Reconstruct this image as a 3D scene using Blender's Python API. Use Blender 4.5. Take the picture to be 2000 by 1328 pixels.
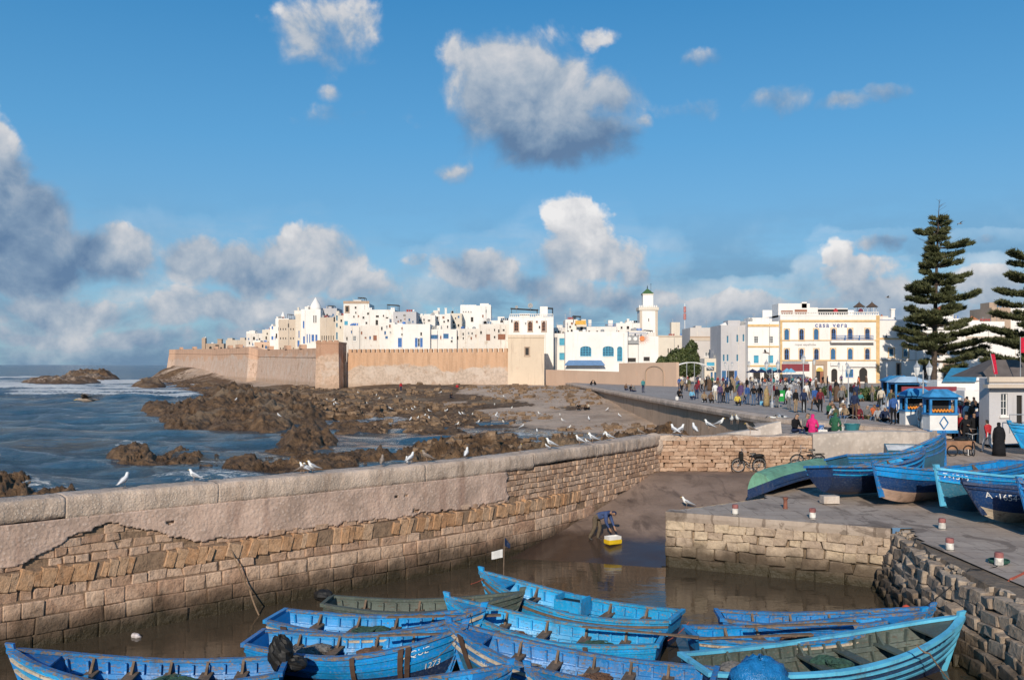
import bpy, bmesh, math, random
import numpy as np
from mathutils import Vector, Matrix
R = math.radians
for o in list(bpy.data.objects): bpy.data.objects.remove(o)
SC = bpy.context.scene
COL = SC.collection
random.seed(7)

# ---------------------------------------------------------------- camera
F, CH, HY = 1750.0, 7.2, 712.0            # focal length in photo pixels, eye height, horizon row
cam = bpy.data.objects.new('camera', bpy.data.cameras.new('camera'))
COL.objects.link(cam)
cam.location = (0, 0, CH); cam.rotation_euler = (R(90), 0, 0)
cam.data.sensor_width = 36; cam.data.lens = 36*F/2000; cam.data.shift_y = (HY-664)/2000
cam.data.clip_start = 0.2; cam.data.clip_end = 60000
SC.camera = cam
SC.render.resolution_x, SC.render.resolution_y = 1024, 679

# ---------------------------------------------------------------- light
SUN_EL = R(25); SUN_AZ = (-0.19, -0.982)  # horizontal direction towards the sun (behind and left of the camera)
sl = bpy.data.lights.new('sun', 'SUN'); sl.energy = 4.4; sl.angle = R(0.5); sl.color = (1.0, 0.89, 0.75)
so = bpy.data.objects.new('sun', sl); COL.objects.link(so)
sdir = Vector((SUN_AZ[0]*math.cos(SUN_EL), SUN_AZ[1]*math.cos(SUN_EL), math.sin(SUN_EL)))
so.rotation_euler = sdir.to_track_quat('Z', 'Y').to_euler(); so.location = (-60, -80, 90)
SC.view_settings.view_transform = 'Standard'; SC.view_settings.look = 'None'
SC.view_settings.exposure = 0.0; SC.view_settings.gamma = 1.0
SC.cycles.use_denoising = True
SC.cycles.max_bounces = 6; SC.cycles.caustics_reflective = False; SC.cycles.caustics_refractive = False

wd = bpy.data.worlds.new('World'); SC.world = wd; wd.use_nodes = True
def build_sky():
    nt = wd.node_tree; N = nt.nodes; L = nt.links; N.clear()
    def nd(t, **k):
        n = N.new(t)
        for a, b in k.items(): setattr(n, a, b)
        return n
    def put(n, i, v):
        if isinstance(v, bpy.types.NodeSocket): L.new(v, n.inputs[i])
        elif v is not None: n.inputs[i].default_value = v
    def M(op, a, b=None, c=None, clamp=False):
        n = nd('ShaderNodeMath', operation=op, use_clamp=clamp)
        put(n, 0, a); put(n, 1, b); put(n, 2, c); return n.outputs[0]
    def V(op, a, b=None, c=None):
        n = nd('ShaderNodeVectorMath', operation=op)
        put(n, 0, a); put(n, 1, b); put(n, 2, c)
        return n.outputs['Value'] if op in ('LENGTH', 'DOT_PRODUCT', 'DISTANCE') else n.outputs[0]
    def SS(v, a, b, c=0.0, d=1.0):
        n = nd('ShaderNodeMapRange', interpolation_type='SMOOTHSTEP')
        put(n, 0, v); put(n, 1, a); put(n, 2, b); put(n, 3, c); put(n, 4, d); return n.outputs[0]
    def mix(f, a, b, t='MIX'):
        n = nd('ShaderNodeMix', data_type='RGBA', blend_type=t)
        put(n, 0, f); put(n, 6, a); put(n, 7, b); return n.outputs[2]
    sky = nd('ShaderNodeTexSky', sky_type='NISHITA', sun_disc=False)
    sky.sun_elevation = SUN_EL; sky.sun_rotation = math.atan2(SUN_AZ[0], SUN_AZ[1])
    sky.air_density = 1.0; sky.dust_density = 0.4; sky.ozone_density = 2.2
    d = nd('ShaderNodeTexCoord').outputs['Generated']
    sp = nd('ShaderNodeSeparateXYZ'); L.new(d, sp.inputs[0])
    az = M('ARCTAN2', sp.outputs[0], sp.outputs[1]); el = M('ARCSINE', sp.outputs[2])
    cb = nd('ShaderNodeCombineXYZ'); L.new(az, cb.inputs[0]); L.new(el, cb.inputs[1])
    P0 = cb.outputs[0]
    def noise(vec, sc, det, rough=0.55, dist=0.0):
        n = nd('ShaderNodeTexNoise'); n.noise_dimensions = '3D'
        put(n, 'Vector', vec); put(n, 'Scale', sc); put(n, 'Detail', det); put(n, 'Roughness', rough); put(n, 'Distortion', dist)
        return n
    wob = noise(d, 9.0, 5.0, 0.6).outputs['Color']
    P = V('ADD', P0, V('MULTIPLY', V('SUBTRACT', wob, (0.5, 0.5, 0.5)), (0.085, 0.06, 0.0)))
    # cumulus seen in the photograph: centre and radii in photo pixels, density, brightness of the crown
    cl = [(1040,205,210,120,1.0,.46),(1085,262,170,75,1.1,.12),(945,135,130,85,.66,.55),(1185,180,70,60,.8,.62),(1172,88,55,28,.5,.7),
          (1335,215,75,34,.45,.6),(1255,240,40,22,.5,.6),(625,62,135,90,.62,.66),
          (1140,445,84,72,1.05,.98),(1160,405,34,30,.9,1.0),(1150,505,140,65,.95,.80),(935,535,105,50,.85,.52),(1235,540,70,40,.7,.55),(1010,560,140,38,.7,.45),
          (0,310,90,90,1.0,.62),(40,425,140,105,1.3,.05),(190,495,140,72,1.1,.60),(50,525,150,72,1.2,.12),(110,455,80,60,1.0,.15),(60,590,160,50,.8,.62),
          (375,525,90,62,.95,.6),(465,535,100,56,.9,.52),(590,522,140,76,1.05,.55),(545,466,26,20,.6,.75),(690,560,110,50,.8,.5),
          (150,612,230,42,.9,.66),(400,612,220,44,.85,.56),(620,615,200,44,.85,.46),(250,660,300,32,.75,.5),(520,655,230,32,.75,.48),(60,648,180,30,.7,.6),(790,590,110,40,.55,.46),
          (1640,500,50,40,.8,1.0),(1655,535,85,42,.85,.75),(1700,575,110,40,.8,.6),(1725,478,58,20,.6,.40),(1545,190,85,38,.56,.5),(1640,203,75,26,.54,.48),
          (1720,187,75,22,.52,.48),(1385,105,60,26,.54,.5),(890,338,50,26,.5,.58),(600,232,105,30,.46,.45),(645,195,40,34,.46,.48),(815,510,40,22,.45,.45),
          (1955,460,110,18,.55,.40),(1930,555,100,48,.8,.62),(1500,600,200,44,.85,.5),(1800,612,200,46,.85,.5),(1380,622,150,40,.8,.48),(1180,590,190,44,.8,.5),(1560,560,50,26,.5,.5)]
    blobs = []
    for (px, py, rx, ry, s, b) in cl:
        x, z = (px-1000)/F, (HY-py)/F
        a = math.atan(x); h = math.hypot(1, x); e = math.atan2(z, h)
        blobs.append((a, e, rx/F/(1+x*x), ry/F/h, s, b))
    rg = random.Random(11)                # the same broken cumulus goes on round the rest of the sky
    for k in range(26):
        a = rg.uniform(0.62, 2*math.pi-0.62); a = a if a < math.pi else a-2*math.pi
        e = abs(rg.gauss(0, .28))+.05; w = rg.uniform(.05, .13)
        blobs.append((a, e, w, w*rg.uniform(.3, .55), rg.uniform(.6, 1.), rg.uniform(.45, .8)))
    B = None; T = None; S = None
    for (a, e, rx, ry, s, b) in blobs:
        q = V('MULTIPLY_ADD', P, (1/(1.38*rx), 1/(1.38*ry), 0), (-a/(1.38*rx), -e/(1.38*ry), 0))
        w = SS(V('LENGTH', q), 1.15, 0.0, 0.0, s)
        t = V('DOT_PRODUCT', q, (-0.10, 0.50, 0))      # crown lit, base grey
        t = M('MULTIPLY', M('ADD', t, b), w)
        B = w if B is None else M('MAXIMUM', B, w)
        S = w if S is None else M('ADD', S, w)
        T = t if T is None else M('ADD', T, t)
    lit = M('DIVIDE', T, M('ADD', S, 0.02))
    n1 = noise(d, 17.0, 7.0, 0.56, 0.25).outputs['Fac']
    n2 = noise(V('ADD', d, (0.007, 0.0, -0.02)), 17.0, 7.0, 0.56, 0.25).outputs['Fac']
    B2 = M('ADD', B, M('MULTIPLY', M('SUBTRACT', n1, 0.5), 1.0))
    # thin low bank right round the horizon
    low = SS(el, 0.20, 0.02)
    n3 = noise(V('MULTIPLY', d, (1, 1, 3.2)), 7.0, 6.0, 0.6).outputs['Fac']
    bank = M('MULTIPLY', M('MULTIPLY', low, SS(n3, 0.36, 0.60)), 0.80)
    lit = M('ADD', lit, M('MULTIPLY', M('SUBTRACT', n1, n2), 1.5))
    soft = SS(lit, 0.35, 1.05, 0.52, 0.22)                 # crisp billowing crowns, soft dissolving bases
    alpha = M('MULTIPLY', SS(B2, 0.24, M('ADD', 0.24, soft)), SS(B, 0.02, 0.16))
    alpha = M('MINIMUM', M('MAXIMUM', alpha, bank), 0.96)
    lit = M('ADD', lit, M('MULTIPLY', M('SUBTRACT', noise(d, 55.0, 4.0).outputs['Fac'], 0.5), 0.16))
    rp = nd('ShaderNodeValToRGB'); L.new(M('MULTIPLY', lit, 0.82), rp.inputs[0])
    cr = rp.color_ramp; cr.elements[0].position = 0.02; cr.elements[0].color = (.13,.22,.37,1)
    cr.elements[1].position = 0.98; cr.elements[1].color = (.92,.90,.89,1)
    for p, c in ((.22,(.22,.32,.46,1)), (.48,(.42,.49,.58,1)), (.72,(.66,.67,.70,1))):
        e_ = cr.elements.new(p); e_.color = c
    cloud = mix(1.0, rp.outputs[0], (9.5, 9.5, 9.5, 1), 'MULTIPLY')
    skyc = mix(1.0, sky.outputs[0], SKYTINT, 'MULTIPLY')
    hs = nd('ShaderNodeHueSaturation'); put(hs, 'Saturation', SKYSAT); L.new(skyc, hs.inputs['Color'])
    # clear Atlantic air: pale blue at the horizon deepening upwards, the same all round
    gr = nd('ShaderNodeValToRGB'); put(gr, 0, M('MULTIPLY', el, 1/1.2, clamp=True)); g = gr.color_ramp
    g.elements[0].position = 0.0; g.elements[0].color = (.25,.44,.60,1); g.elements[1].position = 1.0; g.elements[1].color = (.016,.13,.36,1)
    for p_, c_ in ((.10,(.19,.42,.66,1)), (.20,(.105,.36,.66,1)), (.34,(.034,.245,.55,1))):
        e_ = g.elements.new(p_); e_.color = c_
    air = mix(1.0, gr.outputs[0], (10, 10, 10, 1), 'MULTIPLY')
    out = mix(alpha, mix(0.72, hs.outputs[0], air), cloud)
    bg = nd('ShaderNodeBackground'); put(bg, 0, out); put(bg, 1, 0.1)
    L.new(bg.outputs[0], nd('ShaderNodeOutputWorld').inputs[0])
SKYTINT = (0.78, 1.01, 1.14, 1); SKYSAT = 1.10
build_sky()

# ---------------------------------------------------------------- helpers
def W(px, py, Y): return Vector(((px-1000)/F*Y, Y, CH-(py-HY)/F*Y))
def G(px, py, z): return W(px, py, (CH-z)*F/(py-HY))
def sst(a, b, x):
    t = np.clip((x-a)/(b-a), 0, 1); return t*t*(3-2*t)
def _h(ix, iy, seed):
    h = (ix.astype(np.int64)*374761393 + iy.astype(np.int64)*668265263 + seed*1442695041) & 0xffffffff
    h = ((h ^ (h >> 13))*1274126177) & 0xffffffff
    return ((h ^ (h >> 16)) & 0xffff)/65535.0
def vnoise(x, y, seed=0):
    x = np.asarray(x, float); y = np.asarray(y, float)
    ix = np.floor(x); iy = np.floor(y); fx = x-ix; fy = y-iy
    fx = fx*fx*(3-2*fx); fy = fy*fy*(3-2*fy)
    a = _h(ix, iy, seed); b = _h(ix+1, iy, seed); c = _h(ix, iy+1, seed); d = _h(ix+1, iy+1, seed)
    return (a*(1-fx)+b*fx)*(1-fy)+(c*(1-fx)+d*fx)*fy
def fbm(x, y, o=4, seed=0, g=.5):
    v = 0; a = 1; t = 0
    for k in range(o):
        v = v + a*vnoise(x*2**k+k*17.3, y*2**k-k*9.1, seed+k); t += a; a *= g
    return v/t
def ridged(x, y, o=4, seed=0, g=.5):
    v = 0; a = 1; t = 0
    for k in range(o):
        v = v + a*(1-np.abs(2*vnoise(x*2**k+k*11.7, y*2**k+k*5.3, seed+k)-1)); t += a; a *= g
    return v/t
def n1(s, seed=0): return float(fbm(np.array([s]), np.array([seed*3.7]), 3, seed)[0])

def tag(o, label=None, cat=None, group=None, kind=None):
    if label: o['label'] = label
    if cat: o['category'] = cat
    if group: o['group'] = group
    if kind: o['kind'] = kind
    return o
def link(name, data, parent=None, loc=None, rz=None):
    o = bpy.data.objects.new(name, data); COL.objects.link(o)
    if parent: o.parent = parent
    if loc is not None: o.location = loc
    if rz is not None: o.rotation_euler = (0, 0, rz)
    return o
def empty(name, loc=(0, 0, 0), rz=0, label=None, cat=None, group=None):
    return tag(link(name, None, None, loc, rz), label, cat, group)
def copy_tree(o, parent=None):
    c = o.copy(); COL.objects.link(c); c.parent = parent
    for ch in list(o.children): copy_tree(ch, c)
    return c

class MB:
    def __init__(s): s.v = []; s.f = []; s.m = []; s.cur = 0
    def add(s, vs, fs):
        k = len(s.v); s.v += [tuple(p) for p in vs]
        for f in fs: s.f.append(tuple(i+k for i in f)); s.m.append(s.cur)
        return s
    def box(s, c, d, rz=0.0, rot=None):
        x, y, z = d[0]/2, d[1]/2, d[2]/2; vs = []
        m = rot if rot is not None else Matrix.Rotation(rz, 3, 'Z')
        for dz in (-z, z):
            for dx, dy in ((-x, -y), (x, -y), (x, y), (-x, y)): vs.append(Vector(c)+m @ Vector((dx, dy, dz)))
        return s.add(vs, [(3,2,1,0),(4,5,6,7),(0,1,5,4),(1,2,6,5),(2,3,7,6),(3,0,4,7)])
    def b2(s, x0, x1, y0, y1, z0, z1): return s.box(((x0+x1)/2,(y0+y1)/2,(z0+z1)/2), (x1-x0, y1-y0, z1-z0))
    def loft(s, rings, closed=True, cap=True):
        n = len(rings[0]); vs = [p for r in rings for p in r]; fs = []
        for i in range(len(rings)-1):
            for j in range(n if closed else n-1):
                k = (j+1) % n
                fs.append((i*n+j, i*n+k, (i+1)*n+k, (i+1)*n+j))
        if cap and closed:
            fs.append(tuple(range(n-1, -1, -1))); fs.append(tuple((len(rings)-1)*n+j for j in range(n)))
        return s.add(vs, fs)
    def tube(s, pts, r, n=6, cap=True):
        pts = [Vector(p) for p in pts]; rs = r if isinstance(r, (list, tuple)) else [r]*len(pts); rings = []
        up = None
        for i, p in enumerate(pts):
            t = (pts[min(i+1, len(pts)-1)]-pts[max(i-1, 0)]).normalized()
            if up is None: up = Vector((0,0,1)) if abs(t.z) < .9 else Vector((1,0,0))
            a = t.cross(up); a = a.normalized() if a.length > 1e-5 else Vector((1,0,0)); b = a.cross(t); up = b
            rings.append([p+(a*math.cos(2*math.pi*k/n)+b*math.sin(2*math.pi*k/n))*rs[i] for k in range(n)])
        return s.loft(rings, True, cap)
    def lathe(s, c, prof, n=12, sx=1, sy=1):
        c = Vector(c)
        return s.loft([[c+Vector((math.cos(2*math.pi*k/n)*r*sx, math.sin(2*math.pi*k/n)*r*sy, z)) for k in range(n)] for r, z in prof])
    def torus(s, c, R_, r, axis='Y', n=20, m=6):
        c = Vector(c); rings = []
        for i in range(n+1):
            a = 2*math.pi*i/n; rg = []
            for j in range(m):
                b = 2*math.pi*j/m; q = R_+r*math.cos(b); h = r*math.sin(b)
                rg.append(c+(Vector((q*math.cos(a), h, q*math.sin(a))) if axis == 'Y' else Vector((q*math.cos(a), q*math.sin(a), h))))
            rings.append(rg)
        return s.loft(rings, True, False)
    def mesh(s, mats, smooth=False, name='mesh'):
        me = bpy.data.meshes.new(name); me.from_pydata(s.v, [], s.f)
        for m in (mats if isinstance(mats, (list, tuple)) else [mats]): me.materials.append(m)
        if any(s.m): me.polygons.foreach_set('material_index', s.m)
        if smooth: me.polygons.foreach_set('use_smooth', [True]*len(s.f))
        me.update(); return me
    def build(s, name, mats, parent=None, loc=None, rz=None, smooth=False):
        return link(name, s.mesh(mats, smooth, name), parent, loc, rz)

def grid_mesh(name, X, Y, Z, mats, keep=None, smooth=True, attr=None):
    h, w = X.shape
    co = np.stack([X, Y, Z], -1).reshape(-1, 3)
    idx = np.arange(h*w).reshape(h, w)
    q = np.stack([idx[:-1, :-1], idx[:-1, 1:], idx[1:, 1:], idx[1:, :-1]], -1).reshape(-1, 4)
    if keep is not None: q = q[keep.reshape(-1)]
    us, inv = np.unique(q, return_inverse=True); co = co[us]; q = inv.reshape(-1, 4)
    me = bpy.data.meshes.new(name); me.vertices.add(len(co)); me.vertices.foreach_set('co', co.reshape(-1))
    me.loops.add(q.size); me.loops.foreach_set('vertex_index', q.reshape(-1).astype(np.int32))
    me.polygons.add(len(q)); me.polygons.foreach_set('loop_start', np.arange(0, q.size, 4, dtype=np.int32))
    me.polygons.foreach_set('loop_total', np.full(len(q), 4, dtype=np.int32))
    if smooth: me.polygons.foreach_set('use_smooth', np.ones(len(q), dtype=bool))
    me.update(); me.validate()
    if attr is not None:
        at = me.attributes.new('mask', 'FLOAT', 'POINT'); at.data.foreach_set('value', attr.reshape(-1)[us].astype(np.float32))
    for m in (mats if isinstance(mats, (list, tuple)) else [mats]): me.materials.append(m)
    return me

# ---------------------------------------------------------------- materials (all procedural)
class NT:
    def __init__(s, name):
        s.mt = bpy.data.materials.new(name); s.mt.use_nodes = True; s.t = s.mt.node_tree
        s.b = s.t.nodes['Principled BSDF']
    def n(s, t, **k):
        x = s.t.nodes.new(t)
        for a, b in k.items(): setattr(x, a, b)
        return x
    def put(s, n, i, v):
        if v is None: return
        if isinstance(v, bpy.types.NodeSocket): s.t.links.new(v, n.inputs[i])
        else:
            if isinstance(v, tuple) and len(v) == 3 and n.inputs[i].type == 'RGBA': v = v+(1,)
            n.inputs[i].default_value = v
    def pos(s): return s.n('ShaderNodeNewGeometry').outputs['Position']
    def obj(s): return s.n('ShaderNodeTexCoord').outputs['Object']
    def rnd(s): return s.n('ShaderNodeObjectInfo').outputs['Random']
    def sep(s, v, i):
        x = s.n('ShaderNodeSeparateXYZ'); s.put(x, 0, v); return x.outputs[i]
    def noise(s, vec, sc, det=4, rough=.55, dist=0):
        x = s.n('ShaderNodeTexNoise'); s.put(x, 'Vector', vec); s.put(x, 'Scale', sc); s.put(x, 'Detail', det); s.put(x, 'Roughness', rough); s.put(x, 'Distortion', dist)
        return x.outputs['Fac']
    def vor(s, vec, sc, feat='F1'):
        x = s.n('ShaderNodeTexVoronoi', feature=feat); s.put(x, 'Vector', vec); s.put(x, 'Scale', sc); return x.outputs['Distance']
    def M(s, op, a, b=None, c=None, clamp=False):
        x = s.n('ShaderNodeMath', operation=op, use_clamp=clamp); s.put(x, 0, a); s.put(x, 1, b); s.put(x, 2, c); return x.outputs[0]
    def V(s, op, a, b=None):
        x = s.n('ShaderNodeVectorMath', operation=op); s.put(x, 0, a); s.put(x, 1, b); return x.outputs[0]
    def ss(s, v, a, b, c=0., d=1.):
        x = s.n('ShaderNodeMapRange', interpolation_type='SMOOTHSTEP')
        for i, q in enumerate((v, a, b, c, d)): s.put(x, i, q)
        return x.outputs[0]
    def mix(s, f, a, b, t='MIX'):
        x = s.n('ShaderNodeMix', data_type='RGBA', blend_type=t); s.put(x, 0, f); s.put(x, 6, a); s.put(x, 7, b); return x.outputs[2]
    def ramp(s, v, *st):
        x = s.n('ShaderNodeValToRGB'); s.put(x, 0, v); cr = x.color_ramp
        for k, (p, c) in enumerate(st):
            e = cr.elements[k] if k < 2 else cr.elements.new(p)
            e.position = p; e.color = tuple(c)+(1,)
        return x.outputs[0]
    def bump(s, h, st=.3, dist=.1, nrm=None):
        x = s.n('ShaderNodeBump'); s.put(x, 'Strength', st); s.put(x, 'Distance', dist); s.put(x, 'Height', h); s.put(x, 'Normal', nrm); return x.outputs[0]
    def out(s, col=None, rough=.8, nrm=None, metal=None, spec=None, **k):
        s.put(s.b, 'Base Color', col); s.put(s.b, 'Roughness', rough); s.put(s.b, 'Normal', nrm); s.put(s.b, 'Metallic', metal)
        s.put(s.b, 'Specular IOR Level', spec)
        for a, v in k.items(): s.put(s.b, a, v)
        return s.mt
def dk(c, k): return tuple(x*k for x in c)
_MC = {}
def mat(name, col, rough=.75, var=.25, sc=2.0, bump=.15, metal=0.0, spec=.4, world=True, fine=25):
    """painted or plain surface with blotchy tone, fine grain and relief"""
    if name in _MC: return _MC[name]
    t = NT(name); p = t.pos() if world else t.obj()
    a = t.noise(p, sc, 5); f = t.noise(p, fine, 3)
    c = t.mix(t.ss(a, .3, .7), dk(col, 1-var), tuple(min(1, x*(1+var*.6)) for x in col))
    c = t.mix(t.M('MULTIPLY', t.ss(f, .5, .8), var), c, dk(col, .6))
    m = t.out(c, rough, t.bump(f, bump, .03), metal, spec); _MC[name] = m; return m
def wall_mat(name, col, stain=(.30,.25,.20), amt=.5, sc=.25, low=None):
    """limewashed wall: grime streaks running down, patches of lost wash"""
    if name in _MC: return _MC[name]
    t = NT(name); p = t.pos()
    big = t.noise(p, sc, 5, .6); st = t.noise(t.V('MULTIPLY', p, (1.3, 1.3, .12)), 1.4, 5, .65); f = t.noise(p, 6, 4)
    c = t.mix(t.ss(big, .35, .7), dk(col, .90), col)
    c = t.mix(t.M('MULTIPLY', t.ss(st, .52, .78), amt), c, stain)
    c = t.mix(t.M('MULTIPLY', t.ss(t.noise(p, sc*3.1, 4), .60, .72), amt*.8), c, dk(stain, 1.5))
    c = t.mix(t.M('MULTIPLY', t.ss(f, .5, .75), .12), c, stain)
    m = t.out(c, .88, t.bump(f, .25, .05), spec=.2); _MC[name] = m; return m
def paint_mat(name, col, under=(.26,.20,.15), wear=.5, rough=.38, sc=3.0, var=.22):
    """boat paint: brushed, chalky in places, chipped down to grey wood along the grain"""
    if name in _MC: return _MC[name]
    t = NT(name); p = t.obj(); r = t.rnd()
    grain = t.noise(t.V('MULTIPLY', p, (1, 5, 7)), sc, 6, .65, .4); big = t.noise(p, 1.1, 4); f = t.noise(p, 18, 4, .6)
    c = t.mix(t.ss(big, .3, .72), dk(col, 1-var), tuple(min(1, x*(1+var)) for x in col))
    c = t.mix(t.M('MULTIPLY', t.ss(f, .45, .8), .35), c, tuple(.6*x+.4*y for x, y in zip(col, (.5, .55, .6))))
    w = t.ss(t.M('ADD', t.M('MULTIPLY', grain, .75), t.M('MULTIPLY', f, .3)), .80-.40*wear, .90-.40*wear)
    c = t.mix(w, c, t.mix(t.ss(f, .3, .7), dk(under, .6), under))
    dirt = t.noise(t.V('MULTIPLY', p, (1.5, 1.5, .5)), 2.2, 6, .7)          # tar, oil and rust runs
    c = t.mix(t.M('MULTIPLY', t.ss(dirt, .50, .74), .55), c, (.07,.055,.045))
    rr = t.M('ADD', t.M('MULTIPLY', w, .35), t.M('ADD', rough, t.M('MULTIPLY', t.ss(f, .3, .8), .2)))
    h = t.M('SUBTRACT', t.M('MULTIPLY', grain, .5), w)
    m = t.out(c, rr, t.bump(h, .5, .012), spec=.45); _MC[name] = m; return m
def cloth(col):
    k = 'cloth_%d_%d_%d' % tuple(int(x*255) for x in col)
    return mat(k, col, .9, .22, 9, .3, spec=.15, world=False)

# ---------------------------------------------------------------- setting: plan of the place
WALL_CTRL = [(-30,5.0),(-21.5,14.4),(-12.0,23.4),(-6.3,28.2),(-.76,33.3),(3.5,38.6),(7.1,44.0)]
def catmull(ps, n=24):
    out = []
    P = [Vector((2*ps[0][0]-ps[1][0], 2*ps[0][1]-ps[1][1]))]+[Vector(p) for p in ps]+[Vector((2*ps[-1][0]-ps[-2][0], 2*ps[-1][1]-ps[-2][1]))]
    for i in range(1, len(P)-2):
        for k in range(n):
            t = k/n; a, b, c, d = P[i-1], P[i], P[i+1], P[i+2]
            out.append(.5*((2*b)+(c-a)*t+(2*a-5*b+4*c-d)*t*t+(3*b-a-3*c+d)*t**3))
    out.append(P[-2]); return out
WALL = catmull(WALL_CTRL)
WS = [0.0]
for i in range(1, len(WALL)): WS.append(WS[-1]+(WALL[i]-WALL[i-1]).length)
WLEN = WS[-1]
def wall_at(s):
    """point on the harbour face of the wall at arc length s, unit tangent, unit normal towards the harbour"""
    s = max(0, min(WLEN-1e-4, s)); i = int(np.searchsorted(WS, s, 'right'))-1; i = min(i, len(WALL)-2)
    t = (WALL[i+1]-WALL[i]).normalized(); p = WALL[i]+t*(s-WS[i])
    # smooth tangent
    t2 = (WALL[min(i+2, len(WALL)-1)]-WALL[max(i-1, 0)]).normalized()
    return p, t2, Vector((t2.y, -t2.x))
def wall_s_for_px(px):
    for k in range(4000):
        s = WLEN*k/4000; p, _, _ = wall_at(s)
        if p.y > 1 and 1000+F*p.x/p.y > px: return s
    return WLEN
WX = np.array([p.x for p in WALL]); WY = np.array([p.y for p in WALL])
def wall_y(x): return np.interp(x, WX, WY)
SEAW = [(22.6,47.2),(17.6,58.),(16.6,70.),(15.6,84.),(13.2,125.),(10.3,180.)]     # plaza edge towards the beach
def seaw_x(y): return np.interp(y, [p[1] for p in SEAW], [p[0] for p in SEAW])
PLZ = 3.8

# ---------------------------------------------------------------- materials of the setting
def m_sea():
    t = NT('sea_water'); p = t.pos(); foam = t.n('ShaderNodeAttribute', attribute_name='mask').outputs['Fac']
    y = t.sep(p, 1)
    silt = t.ss(y, 400, 60)
    c = t.mix(silt, (.008,.052,.120), (.022,.068,.115))
    c = t.mix(t.M('MULTIPLY', t.ss(t.noise(t.V('MULTIPLY', p, (.35, 1, 1)), .11, 4), .42, .68), .75), c, (.105,.085,.058))
    a = t.noise(t.V('MULTIPLY', p, (.45, 1, 1)), 1.0, 6, .6); b = t.noise(t.V('MULTIPLY', p, (.4, 1, 1)), 3.4, 4, .6)
    lace = t.noise(p, .9, 6, .7, 1.2)
    fm = t.ss(t.M('ADD', foam, t.M('MULTIPLY', t.M('SUBTRACT', lace, .5), 1.1)), .42, .66)
    c = t.mix(fm, c, (.78,.80,.80))
    h = t.M('ADD', t.M('MULTIPLY', a, 1.0), t.M('ADD', t.M('MULTIPLY', b, .4), t.M('MULTIPLY', t.noise(t.V('MULTIPLY', p, (.4, 1, 1)), .38, 4, .6), 1.6)))
    return t.out(c, t.M('ADD', .09, t.M('MULTIPLY', fm, .7)), t.bump(h, 1.0, 2.0), spec=.5, IOR=1.33)
def m_harbour():
    t = NT('harbour_water'); p = t.pos()
    a = t.noise(t.V('MULTIPLY', p, (.55, 1, 1)), 1.6, 4, .5); b = t.noise(t.V('MULTIPLY', p, (.5, 1, 1)), 7.0, 3, .5)
    c = t.mix(t.ss(t.noise(p, .3, 4), .3, .7), (.050,.038,.024), (.075,.056,.036))
    h = t.M('ADD', a, t.M('MULTIPLY', b, .22))
    return t.out(c, .05, t.bump(h, .14, .10), spec=.5, IOR=1.33)
def m_rock():
    t = NT('reef_rock'); p = t.pos(); z = t.sep(p, 2)
    mask = t.n('ShaderNodeAttribute', attribute_name='mask').outputs['Fac']       # 0 rock .. 1 sand
    big = t.noise(p, .12, 5, .6); mid = t.noise(p, .9, 6, .65); f = t.noise(p, 5.5, 5, .7); v = t.vor(p, 1.7)
    c = t.ramp(mid, (.28,(.045,.025,.013)), (.45,(.125,.072,.036)), (.60,(.21,.125,.066)), (.76,(.33,.21,.12)))
    c = t.mix(t.M('MULTIPLY', t.ss(f, .52, .74), .6), c, (.04,.026,.014))
    c = t.mix(t.M('MULTIPLY', t.ss(big, .5, .62), t.ss(z, .6, 1.6)), c, (.24,.165,.10))
    sand = t.ramp(t.noise(p, .22, 6, .7), (.3,(.30,.21,.145)), (.5,(.46,.335,.24)), (.7,(.56,.43,.32)))
    deb = t.ss(t.noise(p, 2.6, 6, .75), .57, .66); sand = t.mix(t.M('MULTIPLY', deb, .75), sand, (.10,.065,.040))
    sand = t.mix(t.ss(t.noise(p, 6.5, 2), .73, .76), sand, (.62,.60,.58))
    sm = t.ss(t.M('ADD', mask, t.M('MULTIPLY', t.M('SUBTRACT', mid, .5), .9)), .42, .62)
    c = t.mix(sm, c, sand)
    wet = t.ss(t.M('ADD', z, t.M('MULTIPLY', mid, .5)), .95, .30)
    c = t.mix(wet, c, (.020,.014,.008))
    r = t.M('SUBTRACT', .86, t.M('MULTIPLY', wet, .45))
    h = t.M('ADD', t.M('MULTIPLY', mid, 1.), t.M('ADD', t.M('MULTIPLY', f, .45), t.M('MULTIPLY', v, .35)))
    st = t.M('SUBTRACT', 1.0, t.M('MULTIPLY', sm, .6))
    return t.out(c, r, t.bump(h, st, .45), spec=.3)
def m_stone(name, c0, c1, c2, wet=True, tint=None):
    """cut sandstone: each block its own tone; weed and wet below the tide mark"""
    t = NT(name); p = t.pos(); r = t.rnd(); z = t.sep(p, 2)
    c = t.ramp(r, (.0, c0), (.45, c1), (1., c2))
    g = t.noise(p, 7, 6, .7); b = t.noise(p, 1.3, 4)
    c = t.mix(t.M('MULTIPLY', t.ss(g, .42, .72), .65), c, dk(c0, .5)); c = t.mix(t.M('MULTIPLY', t.ss(t.noise(p, 2.7, 5, .65), .5, .68), .45), c, dk(c2, 1.12))
    c = t.mix(t.M('MULTIPLY', t.ss(b, .45, .7), .35), c, tint or dk(c2, 1.1))
    rough = .9
    if wet:
        lv = t.M('ADD', z, t.M('MULTIPLY', t.M('SUBTRACT', b, .5), .9))
        c = t.mix(t.M('MULTIPLY', t.ss(lv, 1.15, .45), .86), c, (.050,.034,.020))
        c = t.mix(t.M('MULTIPLY', t.ss(lv, .50, .12), .8), c, (.030,.026,.012))
        rough = t.ss(lv, .1, .6, .45, .9)
    h = t.M('ADD', t.noise(p, 4, 5, .65), t.M('MULTIPLY', g, .5))
    return t.out(c, rough, t.bump(h, 1.0, .075), spec=.3)
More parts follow.
